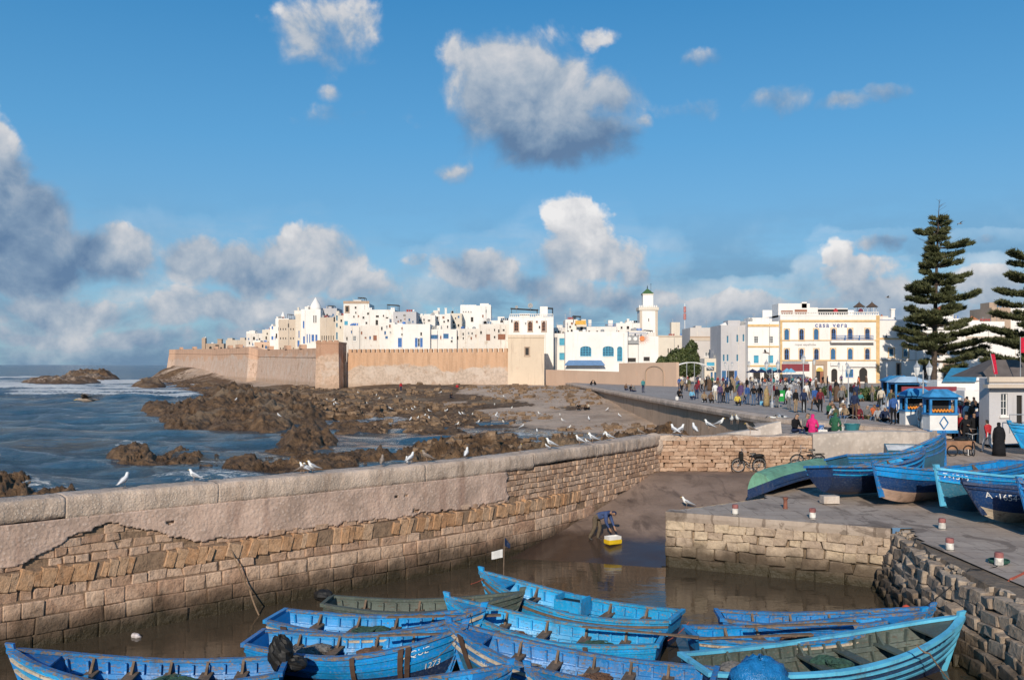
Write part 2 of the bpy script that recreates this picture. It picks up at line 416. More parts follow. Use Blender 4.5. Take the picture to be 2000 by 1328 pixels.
def m_concrete(name, col, agg=(.5,.43,.36), dark=(.16,.12,.09), sc=9., amt=.6):
    """old shell-and-pebble concrete"""
    t = NT(name); p = t.pos()
    v = t.vor(p, sc); g = t.noise(p, sc*1.8, 4, .7); b = t.noise(p, .8, 5, .6)
    st = t.noise(t.V('MULTIPLY', p, (1.2, 1.2, .2)), 1.5, 5)
    c = t.mix(t.ss(b, .35, .68), dk(col, .66), col)
    c = t.mix(t.M('MULTIPLY', t.ss(t.noise(t.V('MULTIPLY', p, (1., 1., .55)), .55, 5, .65), .52, .66), .45), c, tuple(min(1, x*1.25) for x in col))
    c = t.mix(t.M('MULTIPLY', t.ss(v, .38, .12), amt), c, agg)
    c = t.mix(t.M('MULTIPLY', t.ss(g, .52, .75), amt), c, dark)
    c = t.mix(t.M('MULTIPLY', t.ss(st, .52, .72), .6), c, dark)
    h = t.M('ADD', t.M('MULTIPLY', v, -.7), g)
    return t.out(c, .92, t.bump(h, .8, .028), spec=.2)
def m_floor(name, c0, c1, stain, sc=.6, wetline=None, gloss=.85, joints=.8):
    t = NT(name); p = t.pos(); z = t.sep(p, 2)
    b = t.noise(p, sc, 6, .65); f = t.noise(p, 8, 5, .7); s2 = t.noise(t.V('MULTIPLY', p, (1, .35, 1)), 1.1, 5, .6, .8)
    c = t.mix(t.ss(b, .3, .7), c0, c1)
    c = t.mix(t.M('MULTIPLY', t.ss(s2, .52, .70), .75), c, stain)
    br = t.n('ShaderNodeTexBrick'); t.put(br, 'Vector', p); t.put(br, 'Scale', .32); t.put(br, 'Mortar Size', .006); t.put(br, 'Color1', (1.,1.,1.)); t.put(br, 'Color2', (.86,.86,.86)); t.put(br, 'Mortar', (.45,.42,.40))
    c = t.mix(joints, c, br.outputs['Color'], 'MULTIPLY')
    c = t.mix(t.M('MULTIPLY', t.ss(t.noise(p, .45, 5, .6, 1.5), .60, .64), .6), c, dk(stain, .8))
    c = t.mix(t.M('MULTIPLY', t.ss(f, .48, .78), .45), c, dk(c0, .55))
    r = gloss; bs = .5
    if wetline is not None:
        w = t.ss(t.M('ADD', z, t.M('MULTIPLY', t.M('SUBTRACT', b, .5), .5)), wetline+.2, wetline-.15)
        c = t.mix(w, c, dk(stain, .62)); r = t.M('SUBTRACT', gloss, t.M('MULTIPLY', w, gloss-.16)); bs = t.M('SUBTRACT', .5, t.M('MULTIPLY', w, .38))
    return t.out(c, r, t.bump(f, bs, .04), spec=.4)

M_SEA = m_sea(); M_HARB = m_harbour(); M_ROCK = m_rock()
M_BLOCK = m_stone('wall_block', (.43,.255,.165), (.52,.33,.22), (.60,.425,.30))
M_HEADER = m_stone('header_stone', (.40,.215,.11), (.48,.275,.145), (.50,.335,.215))
M_SMALL = m_stone('rubble_stone', (.37,.225,.145), (.46,.30,.20), (.55,.39,.28))
M_QSTONE = m_stone('quay_stone', (.37,.275,.20), (.46,.35,.26), (.55,.43,.30))
M_CORE = m_stone('wall_core', (.24,.155,.10), (.27,.18,.115), (.30,.20,.13))
M_COPE = m_concrete('coping_concrete', (.62,.48,.375), (.74,.63,.52), (.26,.175,.125), 15., .75)
M_PLAST = m_concrete('old_render', (.60,.43,.335), (.68,.54,.45), (.32,.195,.145), 9., .6)
M_WHITE_PL = m_concrete('pale_render', (.58,.50,.43), (.66,.58,.50), (.36,.28,.22), 4., .35)
M_QUAY = m_floor('quay_concrete', (.36,.28,.22), (.46,.37,.295), (.14,.10,.072))
M_SLIP = m_floor('slipway_concrete', (.17,.115,.082), (.30,.21,.155), (.085,.056,.042), .35, .5, joints=0.)
M_PLAZA = m_floor('plaza_paving', (.36,.30,.255), (.43,.365,.315), (.27,.22,.185), .12)

# ---------------------------------------------------------------- terrain: beach and reef as one height field
REEF = [  # photo px of the rock foot centre, half width, half depth in px rows, height m
 (470,815,170,26,2.6),(465,800,60,14,3.6),(360,832,50,13,2.0),(315,806,40,12,1.9),(560,818,90,18,2.5),(600,790,110,16,2.0),(730,800,120,18,1.5),(640,775,120,14,1.3),
 (800,780,110,14,1.2),(520,838,50,10,1.9),(690,842,90,9,1.3),(800,838,80,10,1.2),(880,825,70,14,1.1),(800,812,80,10,1.1),(700,818,40,6,.9),
 (600,868,60,20,1.7),(590,890,90,12,1.1),(255,895,50,20,1.35),(290,908,75,14,1.2),(350,905,60,14,1.3),(400,912,45,12,1.0),(455,905,60,14,1.0),
 (520,915,110,16,1.1),(640,915,120,18,1.2),(720,905,60,14,1.2),(420,945,110,14,.9),(560,940,130,14,.9),(690,930,100,14,.9),
 (900,875,60,16,.9),(960,885,90,20,.8),(1000,860,120,16,.7),(860,850,60,12,1.0),(930,905,70,12,.7),(1080,870,90,16,.6),
 (30,965,50,18,1.4),(100,972,60,14,1.1),(-60,965,60,20,1.3),(-160,930,70,16,1.4),(160,985,60,8,.6),
 (175,741,52,4,4.6),(290,755,32,3,2.6),(120,746,70,4,2.6),(-120,760,60,6,3.0)]
SH_Y = [30,50,60,72,84,92,115,140,190,300,400,500,700]; SH_X = [-10,-4,-5,-6,-8,-14,-24,-36,-66,-112,-165,-200,-260]
def terrain(X, Y):
    t = X-np.interp(Y, SH_Y, SH_X)+6*(fbm(X*.09, Y*.09, 3, 5)-.5)*np.clip(Y/100, .6, 2)
    slope = .040+.045*sst(90, 165, Y)+.42*sst(270, 460, Y)
    b = np.where(t < 0, np.maximum(-1.1, t*.06-.12), -.12+t*slope)
    b = np.minimum(b, 3.1+3.6*sst(240, 450, Y))
    b = b+.35*(fbm(X*.14, Y*.14, 4, 9)-.5)*sst(-2, 3, t)
    # sand is what lies well up the beach; rock breaks through it
    rock = np.zeros_like(X)
    for (px, py, rx, ry, h) in REEF:
        c = G(px, py, .3); Y1 = (CH-.3)*F/(py-ry-HY) if py-ry > HY+3 else c.y*1.5; Y0 = (CH-.3)*F/(py+ry-HY)
        ex = rx*c.y/F; ey = max(Y1-Y0, 2.)/2; cy = (Y0+Y1)/2
        q = np.sqrt(((X-c.x*(Y/c.y))/ex)**2+((Y-cy)/ey)**2)
        rock = np.maximum(rock, h*np.clip((1.18-q)*1.9, 0, 1)**.6)
    sc = np.clip(90/np.maximum(Y, 40), .35, 1.3)
    wx = X+2.5*(fbm(X*.3, Y*.3, 3, 21)-.5); wy = Y+2.5*(fbm(X*.3, Y*.3, 3, 31)-.5)
    crag = ridged(wx*.42*sc, wy*.36*sc, 6, 40, .62); blocky = fbm(wx*.55, wy*.55, 4, 50)
    ter = np.floor(blocky*7)/7
    rr = rock*(.25+.85*crag+.60*(ter-.5)+.30*(ridged(wx*1.5*sc, wy*1.3*sc, 3, 47)-.6))
    dark = fbm(X*.045, Y*.06, 4, 61)                       # low rock shelves scattered over the beach
    shelf = sst(.44, .55, dark)*sst(-6, 1, t)*sst(42, 18, t+.08*(Y-100))
    rr = np.maximum(rr, shelf*(.30+2.6*np.clip(crag-.40, 0, 1)+1.2*(ter-.42)))
    Z = np.where(rr > 0.02, np.maximum(b, np.maximum(b*.25, -.3)-.15+rr*1.15), b)+.10*(fbm(X*1.6, Y*1.6, 3, 70)-.5)
    sand = np.clip(1.0-rr*2.2, 0, 1)*sst(6, 26, t)
    head = sst(300, 340, Y)
    return Z, np.clip(sand*(1-.4*head)+.5*head*sst(.42, .6, dark), 0, 1), t
def build_terrain():
    nr, nc = 640, 640
    Yv = 26*(560/26)**(np.arange(nr)/(nr-1)); U = np.linspace(-.74, .33, nc)
    Yg, Ug = np.meshgrid(Yv, U, indexing='ij'); Xg = Ug*Yg
    Z, m, t = terrain(Xg, Yg)
    ok = (Xg < seaw_x(Yg)+.6) & ((Yg > wall_y(Xg)+.55) | (Xg > 7.2)) & ~((Xg > 6.9) & (Yg < 44.6)) & (Z > -1.2)
    ok &= ~((Xg > 13.8) & (Yg < 57.5))
    k = ok[:-1, :-1] & ok[1:, :-1] & ok[:-1, 1:] & ok[1:, 1:]
    o = link('rocky_shore', grid_mesh('rocky_shore', Xg, Yg, Z, M_ROCK, k, True, m)); tag(o, kind='structure')
build_terrain()
def ground_z(x, y): return float(terrain(np.array([x]), np.array([y]))[0][0])

def build_sea():
    nr, nc = 620, 420
    Yv = 20*(26000/20)**(np.arange(nr)/(nr-1)); U = np.linspace(-1.5, .6, nc)
    Yg, Ug = np.meshgrid(Yv, U, indexing='ij'); Xg = Ug*Yg
    Z = np.zeros_like(Xg); rg = random.Random(3)
    for k in range(22):
        lam = rg.uniform(2.5, 14); a = R(rg.gauss(65, 28)); ph = rg.uniform(0, 6.28)
        q = (Xg*math.cos(a)+Yg*math.sin(a))*2*math.pi/lam+ph+2*fbm(Xg*.03, Yg*.03, 2, k)
        fade = sst(lam*60, lam*12, Yg)
        Z += .022*lam**.75*(1-np.abs(np.sin(q*.5)))*fade
    Z -= Z.mean()
    T, _, t = terrain(np.clip(Xg, -600, 60), np.clip(Yg, 30, 560))
    near = (Yg < 540) & (Xg < 20)
    shore = np.where(near, sst(-.95, -.02, T), 0)
    foam = .46*shore*sst(.40, .62, fbm(Xg*.10, Yg*.12, 4, 81))
    # breakers rolling in on the left
    for (py, w, amp, seed, x1) in ((779,3.6,1.0,1,440),(770,4.5,1.0,2,440),(762,6.,1.0,6,430),(755,8.0,1.0,3,420),(746,12.,1.1,4,330),(738,18,1.1,5,240)):
        d = CH*F/(py-HY); px = 1000+F*Ug
        line = d*(1+.10*(fbm(Ug*6+seed, Ug*0+seed, 3, seed)-.5)+.05*np.sin(Ug*9+seed))
        on = sst(x1+20, x1-60, px)*sst(.22, .42, fbm(Ug*7+seed*5, Ug*0, 3, 90+seed))
        e = np.exp(-((Yg-line)/w)**2)*on; tail = np.exp(-((Yg-line-2.2*w)/(2.6*w))**2)*on
        foam = np.maximum(foam, amp*np.maximum(e, .75*tail)); Z += .9*e
    wob_ = 60*(fbm(Ug*9, Ug*0+2, 3, 12)-.5); wash = sst(175, 240, Yg+wob_)*sst(560, 340, Yg+wob_)*sst(-.28, -.42, Ug)
    foam = np.maximum(foam, wash*.74*sst(.22, .60, fbm(Xg*.030, Yg*.06, 5, 99, .6)))
    foam = np.maximum(foam, .34*sst(.56, .70, fbm(Xg*.06, Yg*.10, 5, 44))*sst(60, 120, Yg)*sst(400, 200, Yg))
    ok = (Yg > wall_y(Xg)+.3) | (Xg < -30)
    ok &= ~((Xg > 7) & (Yg < 46))
    k = ok[:-1, :-1] & ok[1:, :-1] & ok[:-1, 1:] & ok[1:, 1:]
    tag(link('sea', grid_mesh('sea', Xg, Yg, Z, M_SEA, k, True, foam)), kind='structure')
build_sea()
# harbour basin
def poly_sheet(name, pts, z, m, kind='structure'):
    me = bpy.data.meshes.new(name); bm = bmesh.new()
    f = bm.faces.new([bm.verts.new((p[0], p[1], z if len(p) < 3 else p[2])) for p in pts])
    if f.normal.z < 0: f.normal_flip()
    bmesh.ops.triangulate(bm, faces=bm.faces); bm.to_mesh(me); bm.free(); me.materials.append(m)
    return tag(link(name, me), kind=kind)
hb = [(p.x, p.y) for p in WALL if p.y < 36.2]
hp = [(-30, -8)]+hb+[(6.5, 36.2), (6.5, 32.6), (12.6, 29.2), (12.6, 12), (14, -8)]
poly_sheet('harbour_water', hp, 0.0, M_HARB)
bd = NT('harbour_mud').out((.03,.024,.016), .9)
poly_sheet('harbour_bed', [(-30,-8),(30,-8),(30,40),(-2,40)], -1.6, bd)
# inland ground behind the rampart, reaching the horizon on the town side
M_LAND = mat('town_ground', (.30,.24,.19), .9, .3, .3)
poly_sheet('ground', [(-20,205),(9,182),(150,182),(6000,182),(9000,20000),(-4000,20000),(-150,470),(-106,352),(-78,296),(-36,214)], 3.05, M_LAND)

# slipway and quay as one height field each
def slip_z(X, Y): return np.minimum(.174*(Y-33.5)+.05*(X+.5), 1.96)
def quay_z(X, Y):
    return 1.96+.85*sst(14, 22, X)*sst(34, 44, Y)+1.0*sst(21, 25, X)*sst(44.5, 56, Y)
def hgrid(name, x0, x1, y0, y1, step, fz, m, okf, rough=.02, kind='structure'):
    xs = np.arange(x0, x1+step, step); ys = np.arange(y0, y1+step, step); Xg, Yg = np.meshgrid(xs, ys)
    Z = fz(Xg, Yg)+rough*(fbm(Xg*1.2, Yg*1.2, 4, 3)-.5)*2; ok = okf(Xg, Yg)
    k = ok[:-1, :-1] & ok[1:, :-1] & ok[:-1, 1:] & ok[1:, 1:]
    return tag(link(name, grid_mesh(name, Xg, Yg, Z, m, k, True)), kind=kind)
QA, QB = Vector((5.5, 32.05)), Vector((12.15, 28.75))      # front corners of the quay
def quay_edge_x(Y): return np.where(Y < 28.75, np.interp(Y, [-10,10,20,24.6,27.6,28.75], [11.6,11.4,11.4,11.75,12.3,12.75]), -99)
def in_quay(X, Y):
    front = (Y-QA.y)*(QB.x-QA.x)-(X-QA.x)*(QB.y-QA.y) > 0
    left = (X-QA.x)*(35.2-QA.y)-(Y-QA.y)*(9.9-QA.x) > -.02
    left2 = X > np.interp(Y, [35.2, 44.2], [9.9, 12.0])
    a = front & np.where(Y < 35.2, left, left2) & (X > QA.x) & (X < QB.x)
    b = (X >= QB.x-.1) & (X > quay_edge_x(Y)) & ((Y < 44.2) | (X > 21.2))
    return a | b
hgrid('slipway', -2, 13.5, 30.5, 44.25, .12, slip_z, M_SLIP, lambda X, Y: (Y < wall_y(np.minimum(X, 7.1))+.3) & ~((X > 7.0) & (Y > 44.2)) & (X < 13) & ~((Y < 31.9) & (X > 5.4)), .025)
hgrid('quay', 5.4, 62, -9, 58, .14, quay_z, M_QUAY, in_quay, .012)
# plaza paving and the low fishermen's terrace behind the harbour wall
poly_sheet('plaza', [(22.6,47.2),(17.6,58.),(16.6,70.),(15.6,84.),(13.2,125.),(10.3,186.),(400,186.),(400,58),(24.8,58),(24.5,47.2)][::-1], PLZ, M_PLAZA)
poly_sheet('terrace', [(13.2,44.9),(21.3,44.9),(22.7,47.3),(17.7,58.),(15.6,58.),(13.2,47.5)], 3.45, M_QUAY)

# ---------------------------------------------------------------- masonry
def stone_meshes(n, seed, jit=.10, bev=.16):
    out = []; rg = random.Random(seed)
    for k in range(n):
        bm = bmesh.new(); bmesh.ops.create_cube(bm, size=1.0)
        for v in bm.verts: v.co += Vector((rg.uniform(-jit, jit), rg.uniform(-jit, jit)*.6, rg.uniform(-jit, jit)))
        bmesh.ops.bevel(bm, geom=bm.edges[:], offset=bev*rg.uniform(.7, 1.2), segments=1, affect='EDGES', clamp_overlap=True)
        me = bpy.data.meshes.new('stone'); bm.to_mesh(me); bm.free()
        out.append(me)
    return out
def with_mat(ms, m):
    r = []
    for a in ms: b = a.copy(); b.materials.append(m); r.append(b)
    return r
ST = stone_meshes(12, 5, .045, .05); ST_R = stone_meshes(14, 9, .11, .08)
BLK, HDR, SML, QST = with_mat(ST, M_BLOCK), with_mat(ST, M_HEADER), with_mat(ST_R, M_SMALL), with_mat(ST_R, M_QSTONE)
def put_stone(name, me, parent, loc, ang, size, tilt=0.0):
    o = link(name, me, parent, loc); o.rotation_euler = (0, tilt, ang); o.scale = size; return o

hw = empty('harbour_wall', (-12, 23.4, 0), 0, 'long curved stone harbour wall with pale concrete coping and gulls on it', 'wall')
hwi = Matrix.Translation((12, -23.4, 0))
def hwl(v): return Vector(v)-Vector((-12, 23.4, 0))
def batter(z): return .42 if z < 1.28 else (.42-.10*(z-1.28)/.22 if z < 1.5 else .12)   # how far the face stands out towards the harbour
def wall_strip(zs, s0, s1, ds, off, noise_amp, seed, depth=None, keepf=None, top=None):
    ss = np.arange(s0, s1+ds, ds); pr = [wall_at(s) for s in ss]
    P = np.array([[p.x, p.y] for p, _, _ in pr]); N = np.array([[n.x, n.y] for _, _, n in pr])
    S, Zg = np.meshgrid(ss, zs, indexing='ij')
    o = off(S, Zg)+noise_amp*(fbm(S*2.5, Zg*2.5, 4, seed)-.5)*2
    X = P[:, 0:1]+N[:, 0:1]*o; Y = P[:, 1:2]+N[:, 1:2]*o
    return S, Zg, X+12, Y-23.4, (None if keepf is None else keepf(S, Zg))
SG = wall_s_for_px(985)              # where the render ends and bare masonry begins
S0 = 4.0
# core behind all facing
core = MB(); prof = [(-.9,.42),(1.22,.36),(1.24,.24),(1.50,.24),(1.52,.27),(1.96,.27),(1.98,.10),(2.2,.10),(2.9,.07),(3.15,.07),(3.15,-1.0),(-.9,-1.3)]
rings = []
for k in range(90):
    s = WLEN*k/89; p, t, n = wall_at(s); rings.append([hwl((p.x+n.x*o, p.y+n.y*o, z)) for z, o in prof])
core.loft(rings); core.build('core', M_CORE, hw)
def zrow(s, z): return z+.05*(n1(s*.5, 3)-.5)
rg = random.Random(21)
def course(name, ms, z0, z1, s0, s1, wmin, wmax, out, dep, gap=.022, tilt=0, ztop=None, skip=0.0):
    s = s0+rg.uniform(0, .3)
    while s < s1:
        w = rg.uniform(wmin, wmax); sm = s+w/2; p, t, n = wall_at(sm); c = (z0+z1)/2+.06*(n1(sm*.35, 2)-.5)
        sz = slip_z(p.x+n.x*.5, p.y+n.y*.5)
        if (sz < c or p.y < 33) and rg.random() >= skip:
            o = out+rg.uniform(-.028, .03)
            put_stone(name, rg.choice(ms), hw, hwl((p.x+n.x*(o-dep/2), p.y+n.y*(o-dep/2), c)), math.atan2(t.y, t.x)+rg.uniform(-.04, .04),
                      (w-gap, dep, ((z1-z0)-gap*rg.uniform(.6, 1.6))*(rg.uniform(.78, 1.12) if tilt else 1)), tilt+rg.uniform(-.02, .02)*(6 if tilt else 1))
        s += w
SV = wall_s_for_px(-260)
for k, (a, b) in enumerate(((-.55,-.05),(-.05,.37),(.37,.80),(.80,1.22))):
    course('block', BLK, a, b, SV, SG+7.5, .42, 1.05, .475-.022*k, .34, .012)
course('small_stone', SML, 1.22, 1.50, SV, SG+8, .28, .62, .29, .34, .02, 0, None, .10)
course('header_stone', HDR, 1.50, 1.98, SV, SG+4.6, .15, .42, .325, .42, .004, .24, None, .10)
course('upper_stone', SML, 1.5, 1.75, SG+4.5, WLEN-.1, .3, .7, .32, .34, .02)
course('upper_stone', SML, 1.75, 1.98, SG+4.5, WLEN-.1, .3, .7, .31, .34, .02)
course('upper_stone', SML, 1.98, 2.2, SG+.8, WLEN-.1, .3, .7, .17, .3, .02)
course('small_stone', SML, 1.98, 2.2, SV, SG+1, .3, .6, .15, .3, .03, 0, None, .08)
course('hidden_stone', SML, 2.2, 2.44, SV+1, SG-1, .3, .7, .12, .3, .02, 0, None, .1)
course('hidden_stone', SML, 2.44, 2.66, SV+1, SG-1, .3, .7, .115, .3, .02, 0, None, .1)
course('hidden_stone', SML, 2.66, 2.9, SV+1, SG-1, .3, .7, .11, .3, .02, 0, None, .1)
for k in range(5):
    z = 2.2+.2*k
    course('small_stone', SML, z, z+.2, SG-.2, WLEN-.1, .25, .62, .17-.015*k, .3, .025)
# old render, broken away along its lower edge
SX = wall_s_for_px(215)
def keep_pl(S, Z):
    lowz = 2.06+.95*np.exp(-((S-SX)/1.5)**2)*(.55+.6*fbm(S*1.3, S*0, 4, 14))+.34*(fbm(S*2.6, Z*3.2, 5, 16, .66)-.5)
    hole = (fbm(S*.9, Z*1.6, 5, 18, .6) > .69) & (Z < 2.8)
    return (Z > lowz) & ~hole & (S < SG+.25*(fbm(Z*4, Z*0, 2, 3)-.5))
ss_, zg_, X, Y, k = wall_strip(np.linspace(1.95, 3.17, 34), SV, SG+.2, .045, lambda S, Z: .155+.05*(fbm(S*.6, Z*.8, 3, 4)-.5), .022, 6, keepf=keep_pl)
kk = k[:-1, :-1] & k[1:, :-1] & k[:-1, 1:] & k[1:, 1:]
me = grid_mesh('render', X, Y, zg_, M_PLAST, kk, True)
pl = link('render', me, hw); sm = pl.modifiers.new('s', 'SOLIDIFY'); sm.thickness = .05; sm.offset = 0
# coping in cast lengths
s = SV; k = 0
while s < WLEN-.3:
    ln = min(rg.uniform(2.6, 7.5), WLEN-s); a, b = s+.002, s+ln-.002; ds = .05
    dz = rg.uniform(-.006, .006); thin = rg.uniform(.50, .60) if s < SG else rg.uniform(.42, .5); bl = (b, thin)
    prof = [(.20,-1,0),(.20,0,0),(.20,1,0)]
    ns = int((b-a)/.06)+2; ss = np.linspace(a, b, ns); cp = []
    ring = [(.15,0.),(.17,.25),(.175,.5),(.17,.75),(.15,1.0),(-.1,1.03),(-.35,1.04),(-.65,1.03),(-.95,1.0),(-.97,.5),(-.95,0.),(-.4,0.)]
    rings = []
    for q in ss:
        p, t, n = wall_at(q); r = []
        for j, (o, h) in enumerate(ring):
            e = .05*(n1(q*5.5+j*7.7, 5)-.5)*2; lo = 3.73-thin-.10*(n1(q*1.1, 8)-.35)
            z = lo+(3.73+dz-lo)*h+e*.7
            r.append(hwl((p.x+n.x*(o+e), p.y+n.y*(o+e), z)))
        rings.append(r)
    MB().loft(rings).build('coping', M_COPE, hw, smooth=True); s += ln

# plain wall across the head of the slip (bicycles lean on it)
sw = empty('stone_wall', (7.1, 44.1, 1.9), 0, 'rough coursed stone wall behind the two bicycles, weathered pale at the top', 'wall')
def swl(x, y, z): return (x-7.1, y-44.1, z-1.9)
c = MB(); c.b2(0, 7.6, .12, .95, -.5, 1.75); c.build('core', M_CORE, sw)
z = 1.75
while z < 3.5:
    h = rg.uniform(.15, .24); x = 7.0+rg.uniform(-.1, .1)
    while x < 14.6:
        w = rg.uniform(.28, .75)
        put_stone('stone', rg.choice(SML), sw, swl(x+w/2, 44.12+rg.uniform(-.03, .03), z+h/2), rg.uniform(-.03, .03), (w-.02, .32, h-.012), rg.uniform(-.02, .02)); x += w
    z += h
def slab(name, m, parent, pts, z0f, z1f, thick, nseg, amp, seed):
    """capping or rendered wall that follows plan points, roughened"""
    P = [Vector(p) for p in pts]; L = [0]
    for i in range(1, len(P)): L.append(L[-1]+(P[i]-P[i-1]).length)
    rings = []
    for k in range(nseg+1):
        s = L[-1]*k/nseg; i = min(max(int(np.searchsorted(L, s, 'right'))-1, 0), len(P)-2)
        t = (P[i+1]-P[i]).normalized(); p = P[i]+t*(s-L[i]); n = Vector((t.y, -t.x)); r = []
        for j, (o, h) in enumerate(((0,0),(0,.33),(0,.66),(0,1),(-.3,1.02),(-.7,1.02),(-1,1),(-1,.5),(-1,0))):
            e = amp*(n1(s*2.3+j*5.1, seed)-.5)*2
            r.append((p.x+n.x*(o*thick+e), p.y+n.y*(o*thick+e), z0f(s)+(z1f(s)-z0f(s))*h+e))
        rings.append(r)
    mb = MB().loft(rings)
    if parent: mb.v = [tuple(Vector(v)-parent.location) for v in mb.v]
    return mb.build(name, m, parent, smooth=False)
slab('coping', M_COPE, sw, [(6.9,43.9),(9,44.),(14.7,44.)], lambda s: 3.47, lambda s: 3.70+.04*math.sin(s*2), .9, 60, .05, 7)
MB().lathe((0,0,0), [(.35,0),(.48,.35),(.46,.75),(.34,1.0),(.1,1.08)], 9, 1.1, .9).build('end_boulder', M_COPE, sw, (-.1, .1, .85), smooth=True)
tag(slab('rendered_wall', M_WHITE_PL, None, [(14.72,43.82),(17.5,43.8),(19.4,43.85),(20.6,44.2),(21.3,45.0),(21.6,46.4)], lambda s: 1.9, lambda s: 3.80+.12*math.sin(s*.45), .8, 70, .03, 9),
    'smooth pale rendered wall curving round behind the beached boats', 'wall')
# tilted concrete slabs on top of the wall
for (a, b, lab) in (((1410,850),(1490,838),'broken concrete slab lying flat on the wall top, left of the larger tilted one'), ((1455,848),(1530,822),'large tilted concrete slab beside the fishermen')):
    p = G((a[0]+b[0])/2, a[1], 3.55); mb = MB()
    w = (b[0]-a[0])*p.y/F; h = (a[1]-b[1])*p.y/F
    mb.add([(-w/2,0,-.1),(w/2,0,-.1),(w/2,.25,h*1.0),(w*.1,.25,h*.75),(-w/2,.2,h*.2),(-w/2,.9,-.1),(w/2,.9,-.1),(w/2,1.0,h*.95),(w*.1,1.0,h*.7),(-w/2,.9,h*.15)],
           [(0,1,2,3,4),(9,8,7,6,5),(4,3,8,9),(3,2,7,8),(1,6,7,2),(0,4,9,5),(0,5,6,1)])
    tag(mb.build('concrete_slab', M_WHITE_PL, None, (p.x, p.y+.2, 3.5)), lab, 'slab', 'broken slabs')

# retaining wall of the plaza towards the beach, with its projecting ledge
M_SEAW = wall_mat('sea_wall_render', (.46,.33,.235), (.14,.09,.055), .7, .4)
swl_ = empty('plaza_sea_wall', (15.6, 84, 0), 0, 'brown retaining wall below the plaza edge, ledge overhanging the beach', 'wall')
def off_line(pts, o):
    r = []
    for i, p in enumerate(pts):
        a = Vector(pts[max(i-1, 0)]); b = Vector(pts[min(i+1, len(pts)-1)]); t = (b-a).normalized(); n = Vector((-t.y, t.x)); r.append(Vector(p)+n*o)
    return r
fine = catmull(SEAW, 12)
def ribbon(pts, prof):
    rings = []
    for i, p in enumerate(pts):
        t = (pts[min(i+1, len(pts)-1)]-pts[max(i-1, 0)]).normalized(); n = Vector((-t.y, t.x))
        j = .06*(n1(i*.9, 4)-.5)*2
        rings.append([(p.x+n.x*(o+j)-15.6, p.y+n.y*(o+j)-84, z) for o, z in prof])
    return MB().loft(rings)
ribbon(fine, [(.15,-.8),(.05,3.2),(-1.5,3.2),(-1.5,-.8)]).build('wall_face', M_SEAW, swl_)
ribbon(fine, [(.55,3.28),(.62,3.5),(.55,3.72),(-.2,3.79),(-.8,3.79),(-.8,3.28)]).build('ledge', M_COPE, swl_)

# quay masonry below the edge
qw = empty('quay_wall', (5.5, 32.05, 0), 0, 'quay face of yellowish stones between the slipway and the rubble corner', 'wall')
d = (QB-QA).normalized(); qn = Vector((d.y, -d.x)); qa = math.atan2(d.y, d.x); ql = (QB-QA).length
mb = MB(); mb.add([(0-qn.x*.12, 0-qn.y*.12, -1), (ql*d.x-qn.x*.12, ql*d.y-qn.y*.12, -1), (ql*d.x-qn.x*.12, ql*d.y-qn.y*.12, 1.80), (-qn.x*.12, -qn.y*.12, 1.80),
        (-qn.x*.9+d.x*.5, -qn.y*.9+d.y*.5, -1), (ql*d.x-qn.x*.9, ql*d.y-qn.y*.9, -1), (ql*d.x-qn.x*.9, ql*d.y-qn.y*.9, 1.80), (-qn.x*.9+d.x*.5, -qn.y*.9+d.y*.5, 1.80)],
       [(0,1,2,3),(7,6,5,4),(3,2,6,7),(1,5,6,2),(0,3,7,4)]); mb.build('core', m_stone('quay_core', (.30,.22,.15),(.33,.24,.165),(.36,.27,.19)), qw)
rows = ((-.5,-.05),(-.05,.36),(.36,.74),(.74,1.06),(1.06,1.34),(1.34,1.66))
for k, (a, b) in enumerate(rows):
    s = 0
    while s < ql-.1:
        w = min(rg.uniform(.28, .72) if k > 2 else rg.uniform(.5, 1.1), ql-s); m = s+w/2; e = rg.uniform(-.04, .03)-(0 if k > 3 or m < 1 else .03)
        put_stone('stone', rg.choice(QST), qw, (d.x*m+qn.x*(e-.13), d.y*m+qn.y*(e-.13), (a+b)/2+rg.uniform(-.02, .02)), qa+rg.uniform(-.04, .04), (w-.015, .36, b-a-.01), rg.uniform(-.06, .06)); s += w
mb = MB(); n_ = 40
mb.loft([[(d.x*ql*k/n_+qn.x*(o+.03*(n1(k*.8, j)-.5)), d.y*ql*k/n_+qn.y*(o+.03*(n1(k*.8, j)-.5)), z) for j, (o, z) in enumerate(((.05,1.64),(.07,1.8),(.05,1.955),(-.5,1.965),(-.5,1.64)))] for k in range(n_+1)])
mb.build('kerb', M_QUAY, qw)
# left return of the quay beside the slip
mb = MB(); e = Vector((9.9, 35.2))-QA
mb.add([(0,0,-1),(e.x,e.y,-1),(e.x,e.y,1.95),(0,0,1.95)], [(0,1,2,3)]); mb.build('return_face', M_QSTONE, qw)

# rubble bank on the right
BST = with_mat(ST_R, m_stone('bank_stone', (.25,.185,.135), (.33,.255,.19), (.42,.335,.255)))
rb = empty('rubble_bank', (11.5, 22, 0), 0, 'crumbling rubble bank below the quay edge on the right', 'rubble')
mb = MB(); pts = [(12.6,29.0),(12.35,27.6),(11.75,24.6),(11.5,20),(11.4,10),(11.6,-8)]
ff = catmull(pts, 10); rings = []
for i, p in enumerate(ff):
    j = .12*(n1(i*.7, 6)-.5)*2; rings.append([(p.x-11.5+o+j, p.y-22, z) for o, z in ((1.2,1.93),(-.02,1.9),(-.18,1.45),(-.5,.7),(-.95,-.1),(-1.3,-1.2),(1.2,-1.2))])
mb.loft(rings); mb.build('core', m_stone('rubble_core', (.17,.125,.09),(.20,.15,.105),(.23,.175,.125)), rb)
FL = [0.]
for i in range(1, len(ff)): FL.append(FL[-1]+(ff[i]-ff[i-1]).length)
